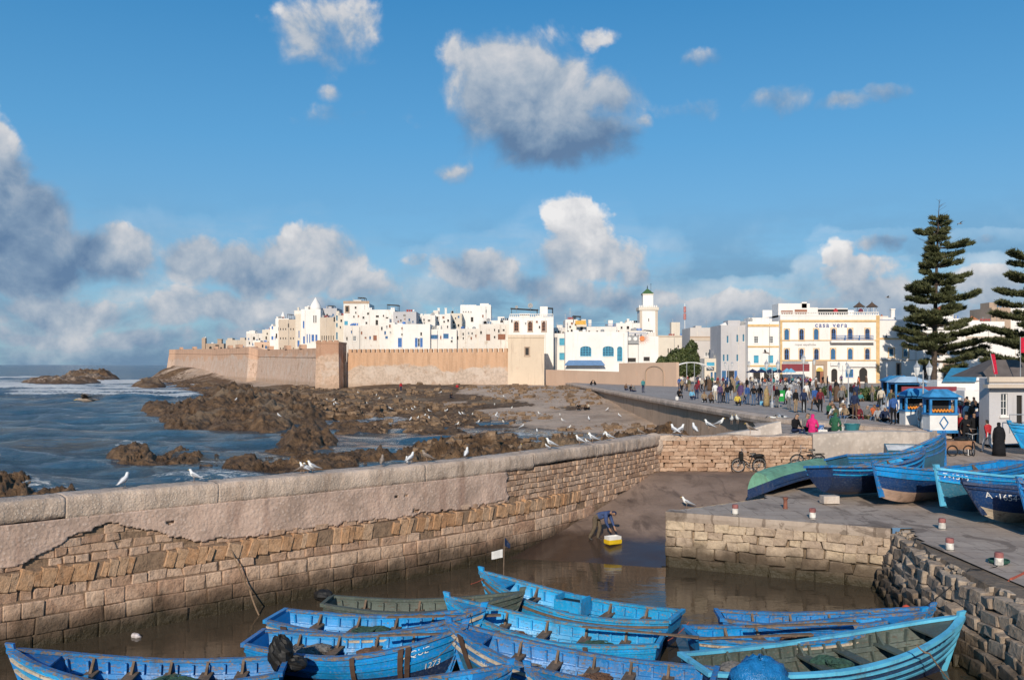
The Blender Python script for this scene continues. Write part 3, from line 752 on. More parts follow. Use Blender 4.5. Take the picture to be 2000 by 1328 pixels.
def bank_at(q):
    i = min(max(int(np.searchsorted(FL, q, 'right'))-1, 0), len(ff)-2); return ff[i]+(ff[i+1]-ff[i]).normalized()*(q-FL[i]), (ff[i+1]-ff[i]).normalized()
for k in range(7):
    z = -.12+.29*k; f = (1.9-z)/2.0; q = rg.uniform(0, .3)
    while q < 12.5:
        w = rg.uniform(.26, .72); p, t = bank_at(q+w/2); o = -.06-.80*f**1.1+rg.uniform(-.05, .07)
        st = put_stone('stone', rg.choice(BST), rb, (p.x-11.5+o, p.y-22, z+rg.uniform(-.05, .05)), math.atan2(t.y, t.x)+rg.uniform(-.25, .25), (w*1.02, .42, rg.uniform(.24, .36)), rg.uniform(-.14, .14))
        st.rotation_euler[0] = rg.uniform(-.2, .2); q += w
# the finer rubble between the picked-out stones: one mass
fm_ = MB(); V8 = [[tuple(v.co) for v in m.vertices] for m in ST_R]; F8 = [[tuple(p.vertices) for p in m.polygons] for m in ST_R]
for k in range(420):
    f = rg.random(); i = rg.uniform(0, len(ff)-16); p = ff[int(i)].lerp(ff[int(i)+1], i % 1); z = 1.9-2.1*f; o = -.02-.85*f**1.1+rg.uniform(-.05, .03); w = rg.uniform(.10, .24); q = rg.randrange(len(V8))
    m = Matrix.Translation((p.x-11.5+o, p.y-22, z)) @ Matrix.Rotation(rg.uniform(0, 3), 4, 'Z') @ Matrix.Rotation(rg.uniform(-.5, .5), 4, 'X') @ Matrix.Diagonal((w, w*.8, w*.6, 1))
    fm_.add([m @ Vector(v) for v in V8[q]], F8[q])
tag(fm_.build('loose_rubble', BST[0].materials[0], rb), kind='stuff')

# boulders and stones strewn over the beach: far too many to count
bs_ = MB(); rr = np.random.RandomState(5); n_ = 0
BY = 52*(185/52)**rr.rand(7000); BX = np.interp(BY, SH_Y, SH_X)-2+rr.rand(7000)**1.2*62
Zb, Mb, tb = terrain(BX, BY)
dens = fbm(BX*.11, BY*.09, 4, 7)
for x, y, z, dd in zip(BX, BY, Zb, dens):
    if x > seaw_x(y)-.6 or z < .02 or y < wall_y(min(x, 7.))+1.6 or (x > 6.5 and y < 46.5) or dd < .505: continue
    w = (.10+.55*rr.rand()**3.2)*(y/70)**.45; q = rr.randint(len(V8))
    m = Matrix.Translation((x, y, z+w*.12)) @ Matrix.Rotation(rr.rand()*6, 4, 'Z') @ Matrix.Rotation(rr.normal()*.3, 4, 'X') @ Matrix.Diagonal((w*1.4, w, w*.7, 1)); bs_.add([m @ Vector(v) for v in V8[q]], F8[q])
tag(bs_.build('beach_stones', m_stone('beach_stone', (.08,.047,.026), (.17,.105,.06), (.36,.255,.17), False)), 'brown and tan stones strewn over the beach', 'stones', None, 'stuff')

# ---------------------------------------------------------------- rampart
def m_rampart(name, c_up, c_lo, zb, seed):
    t = NT(name); p = t.pos(); z = t.sep(p, 2); x = t.sep(p, 0)
    big = t.noise(p, .10, 5, .6); st = t.noise(t.V('MULTIPLY', p, (.8, .8, .10)), .9, 6, .65); f = t.noise(p, 2.2, 6, .65)
    up = t.mix(t.ss(st, .42, .7), c_up, dk(c_up, .72)); up = t.mix(t.M('MULTIPLY', t.ss(f, .5, .72), .3), up, (.62,.46,.34))
    lo = t.mix(t.ss(f, .35, .7), c_lo, dk(c_lo, .70)); lo = t.mix(t.M('MULTIPLY', t.ss(t.noise(p, .35, 5, .65), .48, .62), .6), lo, (.60,.50,.42))
    lo = t.mix(t.M('MULTIPLY', t.ss(t.noise(p, .5, 5), .56, .68), .5), lo, (.32,.20,.13))
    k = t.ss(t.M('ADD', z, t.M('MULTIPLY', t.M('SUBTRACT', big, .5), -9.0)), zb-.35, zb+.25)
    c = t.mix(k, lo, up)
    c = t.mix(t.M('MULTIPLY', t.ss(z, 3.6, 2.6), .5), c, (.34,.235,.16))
    return t.out(c, .92, t.bump(t.M('ADD', f, t.M('MULTIPLY', st, .4)), .7, .18), spec=.15)
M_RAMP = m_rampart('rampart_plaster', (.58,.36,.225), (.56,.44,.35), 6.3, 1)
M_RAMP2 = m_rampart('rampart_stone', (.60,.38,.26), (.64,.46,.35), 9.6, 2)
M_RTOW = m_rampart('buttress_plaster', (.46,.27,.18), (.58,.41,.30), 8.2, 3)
A, B = Vector((-35.6, 193.5)), Vector((.2, 181.5))
rp = empty('rampart_wall', (A.x, A.y, 2), 0, 'long orange rampart wall with small merlons between buttress and square tower', 'wall')
d_ = (B-A).normalized(); L_ = (B-A).length; n_ = Vector((d_.y, -d_.x)); an = math.atan2(d_.y, d_.x)
def rl(s, o, z): return (d_.x*s+n_.x*o, d_.y*s+n_.y*o, z-2)
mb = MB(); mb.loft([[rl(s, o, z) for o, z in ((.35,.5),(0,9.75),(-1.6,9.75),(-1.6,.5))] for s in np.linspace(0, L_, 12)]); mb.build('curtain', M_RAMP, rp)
mer = MB(); mer.loft([[(x*w, y, z) for x, y in ((-.5,-.3),(.5,-.3),(.5,.3),(-.5,.3))] for w, z in ((.74,0),(.74,.62),(.60,.74))]); mer = mer.mesh(M_RAMP)
for k in range(33):
    o = link('merlon', mer, rp, rl(.7+k*(L_-1.2)/33, -.32, 9.755)); o.rotation_euler = (0, 0, an)
bt = empty('buttress_tower', (-38.75, 188, 2), 0, 'square pinkish buttress with a bare round scar, right face in shade', 'tower')
mb = MB(); mb.loft([[(x, y, z) for x, y in ((-w, -.15*(1-z/10)), (w, -.15*(1-z/10)), (w, 9), (-w, 9))] for w, z in ((2.55,-1.5),(2.4,5),(2.35,9.6))]); mb.build('shaft', M_RTOW, bt)
mb = MB(); mb.b2(-2.42, 2.42, -.08, 9.1, 9.6, 10.0); mb.build('parapet', M_RTOW, bt)
for k in range(4): MB().b2(-2.3+k*1.25, -1.5+k*1.25, -.05, .6, 10.0, 10.28).build('merlon', M_RTOW, bt)
# far curtain running away to the north bastion
rp2 = empty('far_rampart', (-81.4, 285, 2), 0, 'pinkish sea rampart running away left of the buttress to a sloping end', 'wall')
pl2 = [(-40.5,197,10.9),(-60,239,11.3),(-80.5,284,11.9),(-84,286,12.9),(-110,336,13.1),(-140,392,14.0),(-168,447,14.75),(-173,452,14.75)]
rings = []
for i, (x, y, zt) in enumerate(pl2):
    a = Vector(pl2[max(i-1, 0)][:2]); b = Vector(pl2[min(i+1, len(pl2)-1)][:2]); t = (b-a).normalized(); n = Vector((-t.y, t.x))*1
    k = 1.0 if i < len(pl2)-1 else 0.2
    rings.append([(x+n.x*o+81.4-(1.2 if i == len(pl2)-1 and z < 5 else 0), y+n.y*o-285, z-2) for o, z in ((.9,0.),(.0,zt-2.2),(.18,zt-2.15),(.18,zt-1.9),(0,zt-1.85),(0,zt),(-2.2,zt),(-2.2,0.))])
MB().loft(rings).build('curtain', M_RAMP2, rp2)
for (px, w) in ((353,3),(379,4),(420,3),(448,2.5),(466,6),(527,4),(560,3),(590,3)):    # stretches of parapet standing above the walk
    i = min(range(len(pl2)-1), key=lambda q: 0 if 1000+F*pl2[q+1][0]/pl2[q+1][1] <= px <= 1000+F*pl2[q][0]/pl2[q][1] else 9)
    a, b = pl2[i], pl2[i+1]; r = None
    for q in range(101):
        f = q/100; x = a[0]+(b[0]-a[0])*f; y = a[1]+(b[1]-a[1])*f
        if 1000+F*x/y <= px: r = (x, y, a[2]+(b[2]-a[2])*f); break
    if r: MB().box((0,0,.5), (w, 1.4, 1.0), math.atan2(b[1]-a[1], b[0]-a[0])).build('merlon', M_RAMP2, rp2, (r[0]+81.4, r[1]-285+.9, r[2]-2))

# ---------------------------------------------------------------- houses
def glassm(name, col, rough=.12): return NT(name).out(col, rough, spec=.6)
MW = dict(white=wall_mat('white_limewash', (.82,.77,.71), (.40,.32,.25), .5), cream=wall_mat('cream_wash', (.72,.64,.53), (.40,.31,.23), .35),
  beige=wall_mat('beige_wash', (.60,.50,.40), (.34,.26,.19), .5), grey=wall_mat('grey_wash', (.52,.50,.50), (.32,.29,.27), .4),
  shabby=wall_mat('shabby_limewash', (.74,.68,.61), (.34,.27,.21), .85, .3), peach=wall_mat('peach_wash', (.66,.46,.33), (.50,.30,.20), .35, .2),
  tower=wall_mat('tower_wash', (.70,.57,.43), (.36,.26,.19), .55, .18), stone=wall_mat('tan_stone', (.46,.34,.25), (.26,.18,.12), .6),
  clean=wall_mat('clean_white_wash', (.85,.81,.76), (.50,.42,.34), .3), yellow=mat('ochre_trim', (.66,.44,.21), .85, .15, 1.5),
  hall=wall_mat('hall_wash', (.60,.55,.51), (.40,.34,.29), .4))
MF = dict(blue=paint_mat('shutter_blue', (.035,.16,.46), wear=.15, rough=.5), sky=paint_mat('shutter_turquoise', (.06,.36,.52), wear=.15, rough=.5), brown=paint_mat('shutter_brown', (.30,.115,.06), wear=.3, rough=.6),
  white=mat('white_joinery', (.75,.73,.70), .5, .1), dark=mat('dark_joinery', (.06,.045,.035), .6, .2), stone=MW['stone'], grey=mat('grey_joinery', (.30,.30,.30), .5, .1))
M_GLASS = glassm('window_glass', (.025,.035,.045)); M_DARK = glassm('dark_interior', (.012,.010,.009), .7); M_BGLASS = glassm('blue_glass', (.05,.14,.22), .15)
M_RAIL = mat('blue_railing', (.05,.14,.34), .5, .1); M_IRON = mat('dark_iron', (.035,.035,.035), .5, .2, metal=.6); M_STEEL = mat('grey_steel', (.42,.43,.44), .45, .15, metal=.3)
M_TILE = m_stone('red_roof_tile', (.36,.10,.045), (.44,.14,.06), (.50,.19,.09), False)
# style: frame material, pane material, columns, rows, arched, surround material
WST = {'d':('dark',M_DARK,1,1,0,None),'D':('dark',M_DARK,1,1,1,None),'g':('white',M_GLASS,2,3,0,None),'b':('blue','blue',2,1,0,None),'B':('blue',M_BGLASS,2,3,1,None),'q':('blue',M_BGLASS,2,2,0,None),
  's':('sky','sky',2,1,0,None),'S':('sky',M_BGLASS,4,4,1,None),'k':('brown','brown',2,1,0,None),'y':('blue',M_BGLASS,2,3,1,'yellow'),'Y':('blue',M_DARK,2,2,1,'yellow'),'r':('brown',M_DARK,2,3,1,'stone'),
  't':('stone',M_DARK,1,1,0,'stone'),'z':('white',M_BGLASS,1,1,0,'yellow'),'o':('dark',M_DARK,1,1,1,'yellow'),'n':('white',M_GLASS,1,2,0,None),'x':('sky',M_BGLASS,1,2,0,None)}
def window(par, x, z, w, h, st, dep=.2):
    fm, pm, nx, nz, arch, sur = WST[st]; fm = MF[fm]; b = min(.13, w*.12)
    mb = MB(); y0, y1 = dep*.35, dep*.9
    mb.b2(-w/2, -w/2+b, y0, y1, 0, h); mb.b2(w/2-b, w/2, y0, y1, 0, h); mb.b2(-w/2+b, w/2-b, y0, y1, 0, b); mb.b2(-w/2+b, w/2-b, y0, y1, h-b, h)
    for k in range(1, nx): q = -w/2+w*k/nx; mb.b2(q-b*.35, q+b*.35, y0+.01, y1-.01, b, h-b)
    for k in range(1, nz): q = h*k/nz; mb.b2(-w/2+b, w/2-b, y0+.02, y1-.02, q-b*.3, q+b*.3)
    if sur:
        mb.cur = 1; s = .16
        mb.b2(-w/2-s, -w/2-.002, -.05, .03, -.05, h+s); mb.b2(w/2+.002, w/2+s, -.05, .03, -.05, h+s); mb.b2(-w/2-.002, w/2+.002, -.05, .03, h+.002, h+s); mb.b2(-w/2-s-.05, w/2+s+.05, -.1, .03, -.2, -.052)
    else:
        mb.cur = 1; mb.b2(-w/2-.08, w/2+.08, -.09, .03, -.12, -.003)
    fo = mb.build('window', [fm, MW[sur] if sur else MW['white']], par, (x, 0, z))
    p = MB()
    if isinstance(pm, str):
        for k in range(max(3, int(h/.18))): p.b2(-w/2+b*1.02, w/2-b*1.02, y0+.03, y1-.03, b+(h-2*b)*k/max(3, int(h/.18))+.012, b+(h-2*b)*(k+1)/max(3, int(h/.18))-.012)
        p.build('shutter', MF[pm], fo)
    else:
        p.b2(-w/2+b, w/2-b, y1-.035, y1-.03, b, h-b); p.build('pane', pm, fo)
def wall_front(mb, x0, x1, z0, z1, ops, dep=.22):
    """front plane with real openings and reveals; ops = (xc, z, w, h, arched)"""
    xs = sorted({x0, x1}|{o[0]-o[2]/2 for o in ops}|{o[0]+o[2]/2 for o in ops}); zs = sorted({z0, z1}|{o[1] for o in ops}|{o[1]+o[3] for o in ops})
    xs = [x for x in xs if x0 <= x <= x1]; zs = [z for z in zs if z0 <= z <= z1]
    for a, b in zip(xs, xs[1:]):
        for c, e in zip(zs, zs[1:]):
            mx, mz = (a+b)/2, (c+e)/2
            if any(abs(mx-o[0]) < o[2]/2 and o[1] < mz < o[1]+o[3] for o in ops): continue
            mb.add([(a,0,c),(b,0,c),(b,0,e),(a,0,e)], [(0,1,2,3)])
    for (xc, z, w, h, ar) in ops:
        l, r, t = xc-w/2, xc+w/2, z+h
        mb.add([(l,0,z),(l,dep,z),(l,dep,t),(l,0,t)], [(0,1,2,3)]); mb.add([(r,0,z),(r,0,t),(r,dep,t),(r,dep,z)], [(0,1,2,3)])
        mb.add([(l,0,z),(r,0,z),(r,dep,z),(l,dep,z)], [(0,1,2,3)]); mb.add([(l,0,t),(l,dep,t),(r,dep,t),(r,0,t)], [(0,1,2,3)])
        if ar:
            n = 8; ry = min(w*.5, h*.3)
            for sgn in (-1, 1):
                arc = [(xc+sgn*w/2*math.cos(math.pi/2*k/n), 0.001, t-ry+ry*math.sin(math.pi/2*k/n)) for k in range(n+1)]
                c = (xc+sgn*w/2, .001, t); i0 = len(mb.v); mb.v += [c]+arc
                for k in range(n):
                    f = (i0, i0+1+k, i0+2+k); mb.f.append(f if sgn < 0 else f[::-1]); mb.m.append(mb.cur)
                for k in range(n):
                    a, b = arc[k], arc[k+1]; mb.add([a, b, (b[0], dep*.5, b[2]), (a[0], dep*.5, a[2])], [(0,1,2,3)])
def house(name, label, x0, x1, yt, d, m='white', wins=(), depth=9., z0=2.4, par=.55, group='houses of the walled town', cat='house', tops=(), bands=(), yb=None, rz=0.0):
    """x0..x1 / yt: photo pixels of the front; d: distance of the front; windows (px, py, w, h, style) centred"""
    k = d/F; X0, X1 = (x0-1000)*k, (x1-1000)*k; zt = CH-(yt-HY)*k; xc = (X0+X1)/2
    if yb is not None: z0 = CH-(yb-HY)*k
    h = empty(name, (xc, d, z0), rz, label, cat, group); w = X1-X0; H = zt-z0
    ops = []; m_ = MW[m] if isinstance(m, str) else m
    if group == 'houses of the walled town' and d > 195 and cat == 'house' and len(wins) < 6:    # small odd windows scattered over the old fronts
        rw = random.Random(int(x0*5+yt)); wins = list(wins)
        for q_ in range(30):
            if len(wins) > 6: break
            pw, ph = rw.uniform(2.2, 4.0), rw.uniform(3.5, 6.5); cx, cy = rw.uniform(x0+4, max(x0+5, x1-4)), rw.uniform(yt+7, yt+26)
            if x1-x0 > 14 and all(abs(cx-o_[0]) > (pw+o_[2])/2+2.5 or abs(cy-o_[1]) > (ph+o_[3])/2+2.5 for o_ in wins): wins.append((cx, cy, pw, ph, rw.choice('dddgqk')))
    for (px, py, pw, ph, st) in wins:
        ops.append(((px-1000)*k-xc, CH-(py+ph/2-HY)*k-z0, pw*k, ph*k, WST[st][4], st))
    mb = MB(); wall_front(mb, -w/2, w/2, 0, H, [o[:5] for o in ops])
    D = depth; t = .3
    mb.add([(-w/2,0,0),(-w/2,0,H),(-w/2,D,H),(-w/2,D,0)], [(3,2,1,0)]); mb.add([(w/2,0,0),(w/2,0,H),(w/2,D,H),(w/2,D,0)], [(0,1,2,3)][::-1])
    mb.add([(-w/2,D,0),(w/2,D,0),(w/2,D,H),(-w/2,D,H)], [(3,2,1,0)])
    i = t; q = H-par
    mb.add([(-w/2,0,H),(w/2,0,H),(w/2,D,H),(-w/2,D,H),(-w/2+i,i,H),(w/2-i,i,H),(w/2-i,D-i,H),(-w/2+i,D-i,H)], [(0,1,5,4),(1,2,6,5),(2,3,7,6),(3,0,4,7)])
    mb.add([(-w/2+i,i,H),(w/2-i,i,H),(w/2-i,D-i,H),(-w/2+i,D-i,H),(-w/2+i,i,q),(w/2-i,i,q),(w/2-i,D-i,q),(-w/2+i,D-i,q)], [(0,1,5,4),(1,2,6,5),(2,3,7,6),(3,0,4,7),(4,5,6,7)])
    mb.build('wall', m_, h)
    for o in ops: window(h, o[0], o[1], o[2], o[3], o[5])
    for (a, b, bm_) in bands:
        MB().b2(-w/2-.06, w/2+.06, -.12, .1, CH-(b-HY)*k-z0, CH-(a-HY)*k-z0).build('cornice', MW[bm_], h)
    for (kind, a, b, c, e) in tops:                       # rooftop pieces: px0, px1, ytop, ybottom
        xa, xb, za, zb = (a-1000)*k-xc, (b-1000)*k-xc, CH-(e-HY)*k-z0-.05, CH-(c-HY)*k-z0
        xm, ww = (xa+xb)/2, xb-xa
        if kind == 'box': MB().b2(xa, xb, 1.2, 1.2+min(ww, 4), za-.6, zb).build('stair_house', m_, h)
        elif kind == 'chimney': MB().loft([[(xm+x*q_, 1.5+y*q_, z) for x, y in ((-.5,-.5),(.5,-.5),(.5,.5),(-.5,.5))] for q_, z in ((ww,za-.5),(ww,zb-.25),(ww*1.25,zb-.22),(ww*1.25,zb))]).build('chimney', m_, h)
        elif kind == 'dome': MB().lathe((xm, 2.5, 0), [(ww/2,za-.5),(ww/2,za+(zb-za)*.3),(ww*.40,za+(zb-za)*.5),(ww*.18,za+(zb-za)*.8),(ww*.04,zb)], 14).build('dome', MW['clean'], h, smooth=True)
        elif kind == 'hat': MB().loft([[(xm+x*q_, 1.6+ww/2+y*q_, z) for x, y in ((-.5,-.5),(.5,-.5),(.5,.5),(-.5,.5))] for q_, z in ((ww*1.12,za+(zb-za)*.0),(ww*1.12,za+(zb-za)*.06),(ww*.05,zb))]).build('tiled_roof', M_TILE, h)
        elif kind == 'canopy':
            c_ = MB(); c_.box((xm, 3, zb-.1), (ww, 3.4, .14), 0, Matrix.Rotation(.06, 3, 'Y'))
            for sx in (-.46, .46):
                for y in (1.5, 4.5): c_.tube([(xm+ww*sx, y, za-.6), (xm+ww*sx, y, zb-.1)], .06, 5)
            c_.build('canopy', M_IRON if True else None, h)
        elif kind == 'dish':
            r = ww/2; mb = MB(); mb.loft([[Vector((xm, .5, (za+zb)/2))+Vector((math.cos(2*math.pi*j/14)*r*q_, y+.25*math.sin(2*math.pi*j/14)*r*q_, math.sin(2*math.pi*j/14)*r*q_)) for j in range(14)] for q_, y in ((.05,.0),(.55,-.08),(1.,-.28),(1.02,-.26),(.5,.0))]); mb.tube([(xm,.6,za-.8),(xm,.55,(za+zb)/2)], .04, 5); mb.build('satellite_dish', MF['grey'], h, smooth=True)
        elif kind == 'mast':
            mb = MB(); mb.tube([(xm,2,za-.6),(xm,2,zb)], .05, 5)
            for j in range(4): mb.box((xm, 2, zb-.25-.4*j), (ww, .04, .04))
            mb.build('aerial', M_STEEL, h)
        elif kind == 'bal':                                # balustrade
            n = max(3, int(ww/.42)); mb = MB(); mb.b2(xa, xb, -.06, .28, zb-.13, zb); mb.b2(xa, xb, -.04, .26, za, za+.12)
            for j in range(n+1): mb.lathe((xa+ww*j/n, .11, 0), [(.09,za+.12),(.12,za+(zb-za)*.35),(.06,za+(zb-za)*.62),(.1,zb-.13)], 6)
            mb.build('balustrade', MW['clean'], h)
        elif kind == 'rail':
            n = max(4, int(ww/.22)); mb = MB(); mb.b2(xa, xb, .02, .08, zb-.07, zb)
            for j in range(n+1): mb.b2(xa+ww*j/n-.018, xa+ww*j/n+.018, .03, .07, za-.1, zb-.07)
            mb.build('railing', M_RAIL, h)
    if group == 'houses of the walled town' and d > 160:          # rooftop clutter and wall fittings, different on every house
        rr = random.Random(int(x0*13+yt*7)); n = rr.randint(2, 4)
        for q_ in range(n):
            x = rr.uniform(-w/2+.5, w/2-.5); kind = rr.choice(('aerial', 'tank', 'stub', 'dish', 'line'))
            if kind == 'aerial':
                mb = MB(); hh = rr.uniform(.9, 2.0); mb.tube([(x,2,H-.6),(x,2,H+hh)], .03, 4)
                for j in range(3): mb.box((x, 2, H+hh-.12-.22*j), (.7-.12*j, .03, .03))
                mb.build('aerial', M_STEEL, h)
            elif kind == 'tank': MB().lathe((x, rr.uniform(1.5, 4), H-.6), [(.38,0),(.4,.1),(.4,1.0),(.3,1.15),(.1,1.2)], 10).build('water_tank', rr.choice((MF['grey'], MF['blue'], MW['white'])), h)
            elif kind == 'stub': MB().b2(x-rr.uniform(.4, 1.2), x+rr.uniform(.4, 1.4), rr.uniform(.0, .1)+.31, rr.uniform(2, 4), H-.6, H+rr.uniform(.2, 1.1)).build('roof_block', rr.choice((m_, MW['shabby'], MW['white'])), h)
            elif kind == 'dish':
                mb = MB(); r = rr.uniform(.3, .5); c0 = Vector((x, .8, H+.35)); mb.loft([[c0+Vector((math.cos(2*math.pi*j/12)*r*a_, y_, math.sin(2*math.pi*j/12)*r*a_)) for j in range(12)] for a_, y_ in ((.05,.02),(.6,-.06),(1.,-.2))]); mb.tube([(x,.85,H-.6),(x,.82,H+.35)], .03, 4); mb.build('satellite_dish', MF['grey'], h)
            else:
                mb = MB(); x2 = min(w/2-.2, x+rr.uniform(1.2, 2.5)); mb.tube([(x,1.2,H-.5),(x,1.2,H+.7)], .025, 4); mb.tube([(x2,1.2,H-.5),(x2,1.2,H+.7)], .025, 4); mb.tube([(x,1.2,H+.65),(x2,1.2,H+.6)], .012, 3)
                mb.cur = 1; y_ = x+.15
                while y_ < x2-.4: c_ = rr.uniform(.25, .5); mb.b2(y_, y_+c_, 1.19, 1.21, H+.62-rr.uniform(.4, .7), H+.62); y_ += c_+.1
                mb.build('washing_line', [M_STEEL, rr.choice((MF['white'], MF['blue'], cloth((.35,.08,.07)), cloth((.12,.2,.3))))], h)
        if w > 4:
            mb = MB(); x = rr.uniform(-w/2+.6, w/2-.6); mb.tube([(x,-.06,H-.3),(x,-.06,.2)], .05, 5); mb.build('drain_pipe', rr.choice((MF['grey'], MW['shabby'])), h)
    return h
H = house
# far left end of the town
H('ruined_tower','small brown ruined fort building with a dark arch on the far rampart',402,437,671,425,'stone',[(411,682,5,11,'D'),(424,680,7,13,'d')],tops=[('chimney',424,432,662,672)])
H('watch_turret','slim tan turret standing on the far end of the rampart',394,401,660,428,'stone',depth=2.)
H('tan_house','low plain tan house without windows behind the far rampart',441,481,664,382,'beige')
H('white_house','pale low house at the left end of the white town',481,513,651,345,'shabby',[(496,661,4,6,'d')],tops=[('chimney',490,493,645,651)])
H('white_house','narrow cream house leaning over the low peach yard wall',512,528,644,330,'cream',[(520,660,3,6,'d')])
H('peach_house','low peach house with a flat parapet below the narrow cream house',497,529,668,300,'peach',[(513,676,3,6,'d')])
H('white_house','white house with three small blue shuttered windows stacked at its corner',527,544,637,292,'clean',[(532,660,4,7,'b'),(538,660,3,7,'b'),(532,640,3,6,'b'),(531,679,6,6,'b')],tops=[('box',528,534,633,637)])
H('domed_house','tall white house with a small egg shaped dome',538,566,622,288,'clean',[(540,656,3,9,'d')],tops=[('dome',544,554,608,623),('canopy',559,568,613,620),('chimney',538,541,618,622)])
H('beige_house','tall beige house pierced by rows of small square windows',544,578,624,282,'beige',[(x,y,1.8,4,'d') for y in (643,661,681) for x in (548,553,558,568,573)]+[(563.5,636,2.5,8,'d')])
H('beige_house','narrow beige house with blue slits right of the one with many small windows',577,589,613,276,'cream',[(584,653,2,14,'b'),(583,671,4,12,'b')],tops=[('chimney',579,582,600,613),('box',577,583,606,613)])
H('domed_house','white house with a pointed white cone dome and blue shutters',588,626,604,268,'clean',[(600,661,2,17,'b'),(605,661,2,17,'b'),(611,660,5,13,'b'),(618,660,4,13,'b'),(613,623,2,14,'d'),(617,623,2,14,'d'),(593,634,3,14,'b'),(594,664,4,14,'b')],tops=[('dome',602,624,580,606),('chimney',599,602,597,605)])
H('beige_house','blank beige house rising behind the buttress',625,656,620,258,'beige',[(629+4.4*i,660,1.5,9,'d') for i in range(6)]+[(653,624,3,10,'D')])
H('grey_house','grey rooftop block above the blank beige house',626,658,602,272,'grey',tops=[('canopy',638,650,596,601),('box',640,646,598,602)])
H('white_house','slim cream house with a column of blue windows behind the buttress',655,673,616,252,'cream',[(658,621,3,10,'x'),(658,635,3,8,'x'),(658,656,3,14,'x')],tops=[('box',655,661,607,616)])
# above the curtain wall
H('turret_house','white turret house with brick red parapet trim and a water tank',671,721,593,240,'white',[(678,604,7,12,'t'),(676,631,7,8,'s')],tops=[('box',698,704,588,594),('canopy',697,711,580,588),('dish',712,717,596,601)],bands=[(588,593,'stone')])
H('white_house','broad white house with a dark roof canopy right of the red trimmed turret',703,771,605,230,'white',[(736,630,5,10,'d'),(737,618,6,4,'d'),(756,621,5,3,'d')],tops=[('canopy',754,777,594,603),('box',752,764,606,612),('dish',738,742,612,616)])
H('white_house','worn white house with a small dark window next to the buttress',672,742,636,206,'shabby',[(692.5,661,6,10,'g'),(732.5,660,7,10,'k')],par=.9)
H('white_house','white house with one tiny blue window above the merlons',741,771,630,205,'white',[(755,659,5,5,'q')],tops=[('dish',753,760,648,655)])
H('grey_house','tall grey wall of a house in shade, laundry below',768,813,609,222,'grey',[],tops=[('chimney',786,789,608,611)])  # shade on this front is put into its colour by the grey wash
H('white_house','clean white house with a blue door and a pair of blue shutters',770,840,633,203,'clean',[(781,669,7.5,18,'b'),(813,669,5,18,'b'),(823,669,5,18,'b'),(818,669,4,16,'n')],tops=[('box',775,785,631,634)])
H('white_house','white house with two wide bluish windows and a stain below one',838,892,643,204,'white',[(849,658,14,8,'q'),(871,656.5,10.5,9.5,'q')],tops=[('dish',842,847,636,643),('dish',851,856,637,644),('dish',860,864,638,644)])
H('white_house','shabby house with a large satellite dish on its front',890,936,642,205,'shabby',[(893,660,5,7,'d')],tops=[('dish',899,914,662,678),('dish',914,919,660,668)])
H('white_house','white house with two brown shuttered windows beside the square tower',935,994,633,204,'shabby',[(953.5,659,8,12.5,'k'),(980,658,15,11,'k')],tops=[('chimney',960,963,630,634)])
H('white_house','small white rooftop room with a dark slit above the blue door house',812,850,616,228,'white',[(838,626,5,3,'d')],tops=[('box',827,840,613,617)])
H('white_house','white rooftop house carrying two tall pale chimneys',848,880,614,232,'white',[(866,620,4,4,'k')],tops=[('chimney',854,858,601,614),('chimney',868,872,601,614),('box',845,852,609,614)])
H('beige_house','long low cream roof between the twin chimneys and the big terrace',878,902,612,238,'cream',[])
H('terrace_house','large white terrace house with a row of small holes under its roof',899,959,597,242,'clean',[(922,624,5,9,'d'),(905+5*0,609,2,2,'d'),(910,609,2,2,'d'),(915,609,2,2,'d'),(920,609,2,2,'d')],tops=[('box',899,930,595,598),('canopy',934,952,597,605),('rail',945,972,622,629)])
H('white_house','low white rooftops with a lone dark window left of the three arches',957,996,626,215,'white',[(980,628,6,4,'d')],tops=[('dish',950,958,621,629),('box',972,985,618,626)])
H('arched_house','white house with three arched windows in stone surrounds behind the square tower',994,1081,619,199,'clean',[(1008.5,637.5,8,19,'r'),(1035.5,637.5,8,19,'r'),(1062.5,637.5,8,19,'r')],tops=[('bal',996,1080,613,619.5),('box',1055,1070,598,614),('canopy',997,1052,602,613),('canopy',1068,1081,600,612),('dish',1031,1041,592,601),('dish',1006,1012,597,602)],par=.2)
tw = H('square_tower','square cream tower with one dark window standing on the beach',992,1063,654,181,'tower',[(1029.5,686.5,8.5,16,'t')],depth=10.5,z0=2.2,cat='tower',group=None,par=.8,bands=[(654,660,'tower')])
MB().b2(3.62,3.80,3.8,4.5,6.4,8.6).build('side_slit', M_DARK, tw)
H('white_house','white lean-to wing with two pairs of turquoise shutters beside the tower',1088,1106,653,190,'white',[(1098,667.5,11,14,'s'),(1098,696,11,14,'s')])
cf = H('cafe_building','large clean white building with two arched turquoise windows and door',1104,1226,648,187,'clean',[(1144,686,22,20,'S'),(1188,686,22,20,'S'),(1210.5,691,10.5,29,'S')],tops=[('box',1120,1131,644,650)],par=.4)
mb = MB(); k = 187/F; mb.add([(-8.0,-.05,5.7),(-1.2,-.05,5.7),(-.6,-1.6,4.75),(-9.0,-1.6,4.75),(-8.0,-.1,5.6),(-1.2,-.1,5.6),(-.6,-1.6,4.62),(-9.0,-1.6,4.62)], [(0,1,2,3),(7,6,5,4),(3,2,6,7),(1,5,6,2),(0,3,7,4)]); mb.v = [(x+2.2, y, z) for x, y, z in mb.v]; mb.build('awning', mat('blue_awning', (.13,.24,.42), .8, .15), cf)
H('cafe_annex','grey fronted cafe with two round white signs and an orange sun disc',1222,1286,657,189,'clean',[(1232,703,20,8,'d'),(1263,701,12,8,'d')],tops=[('rail',1224,1262,650,657)])
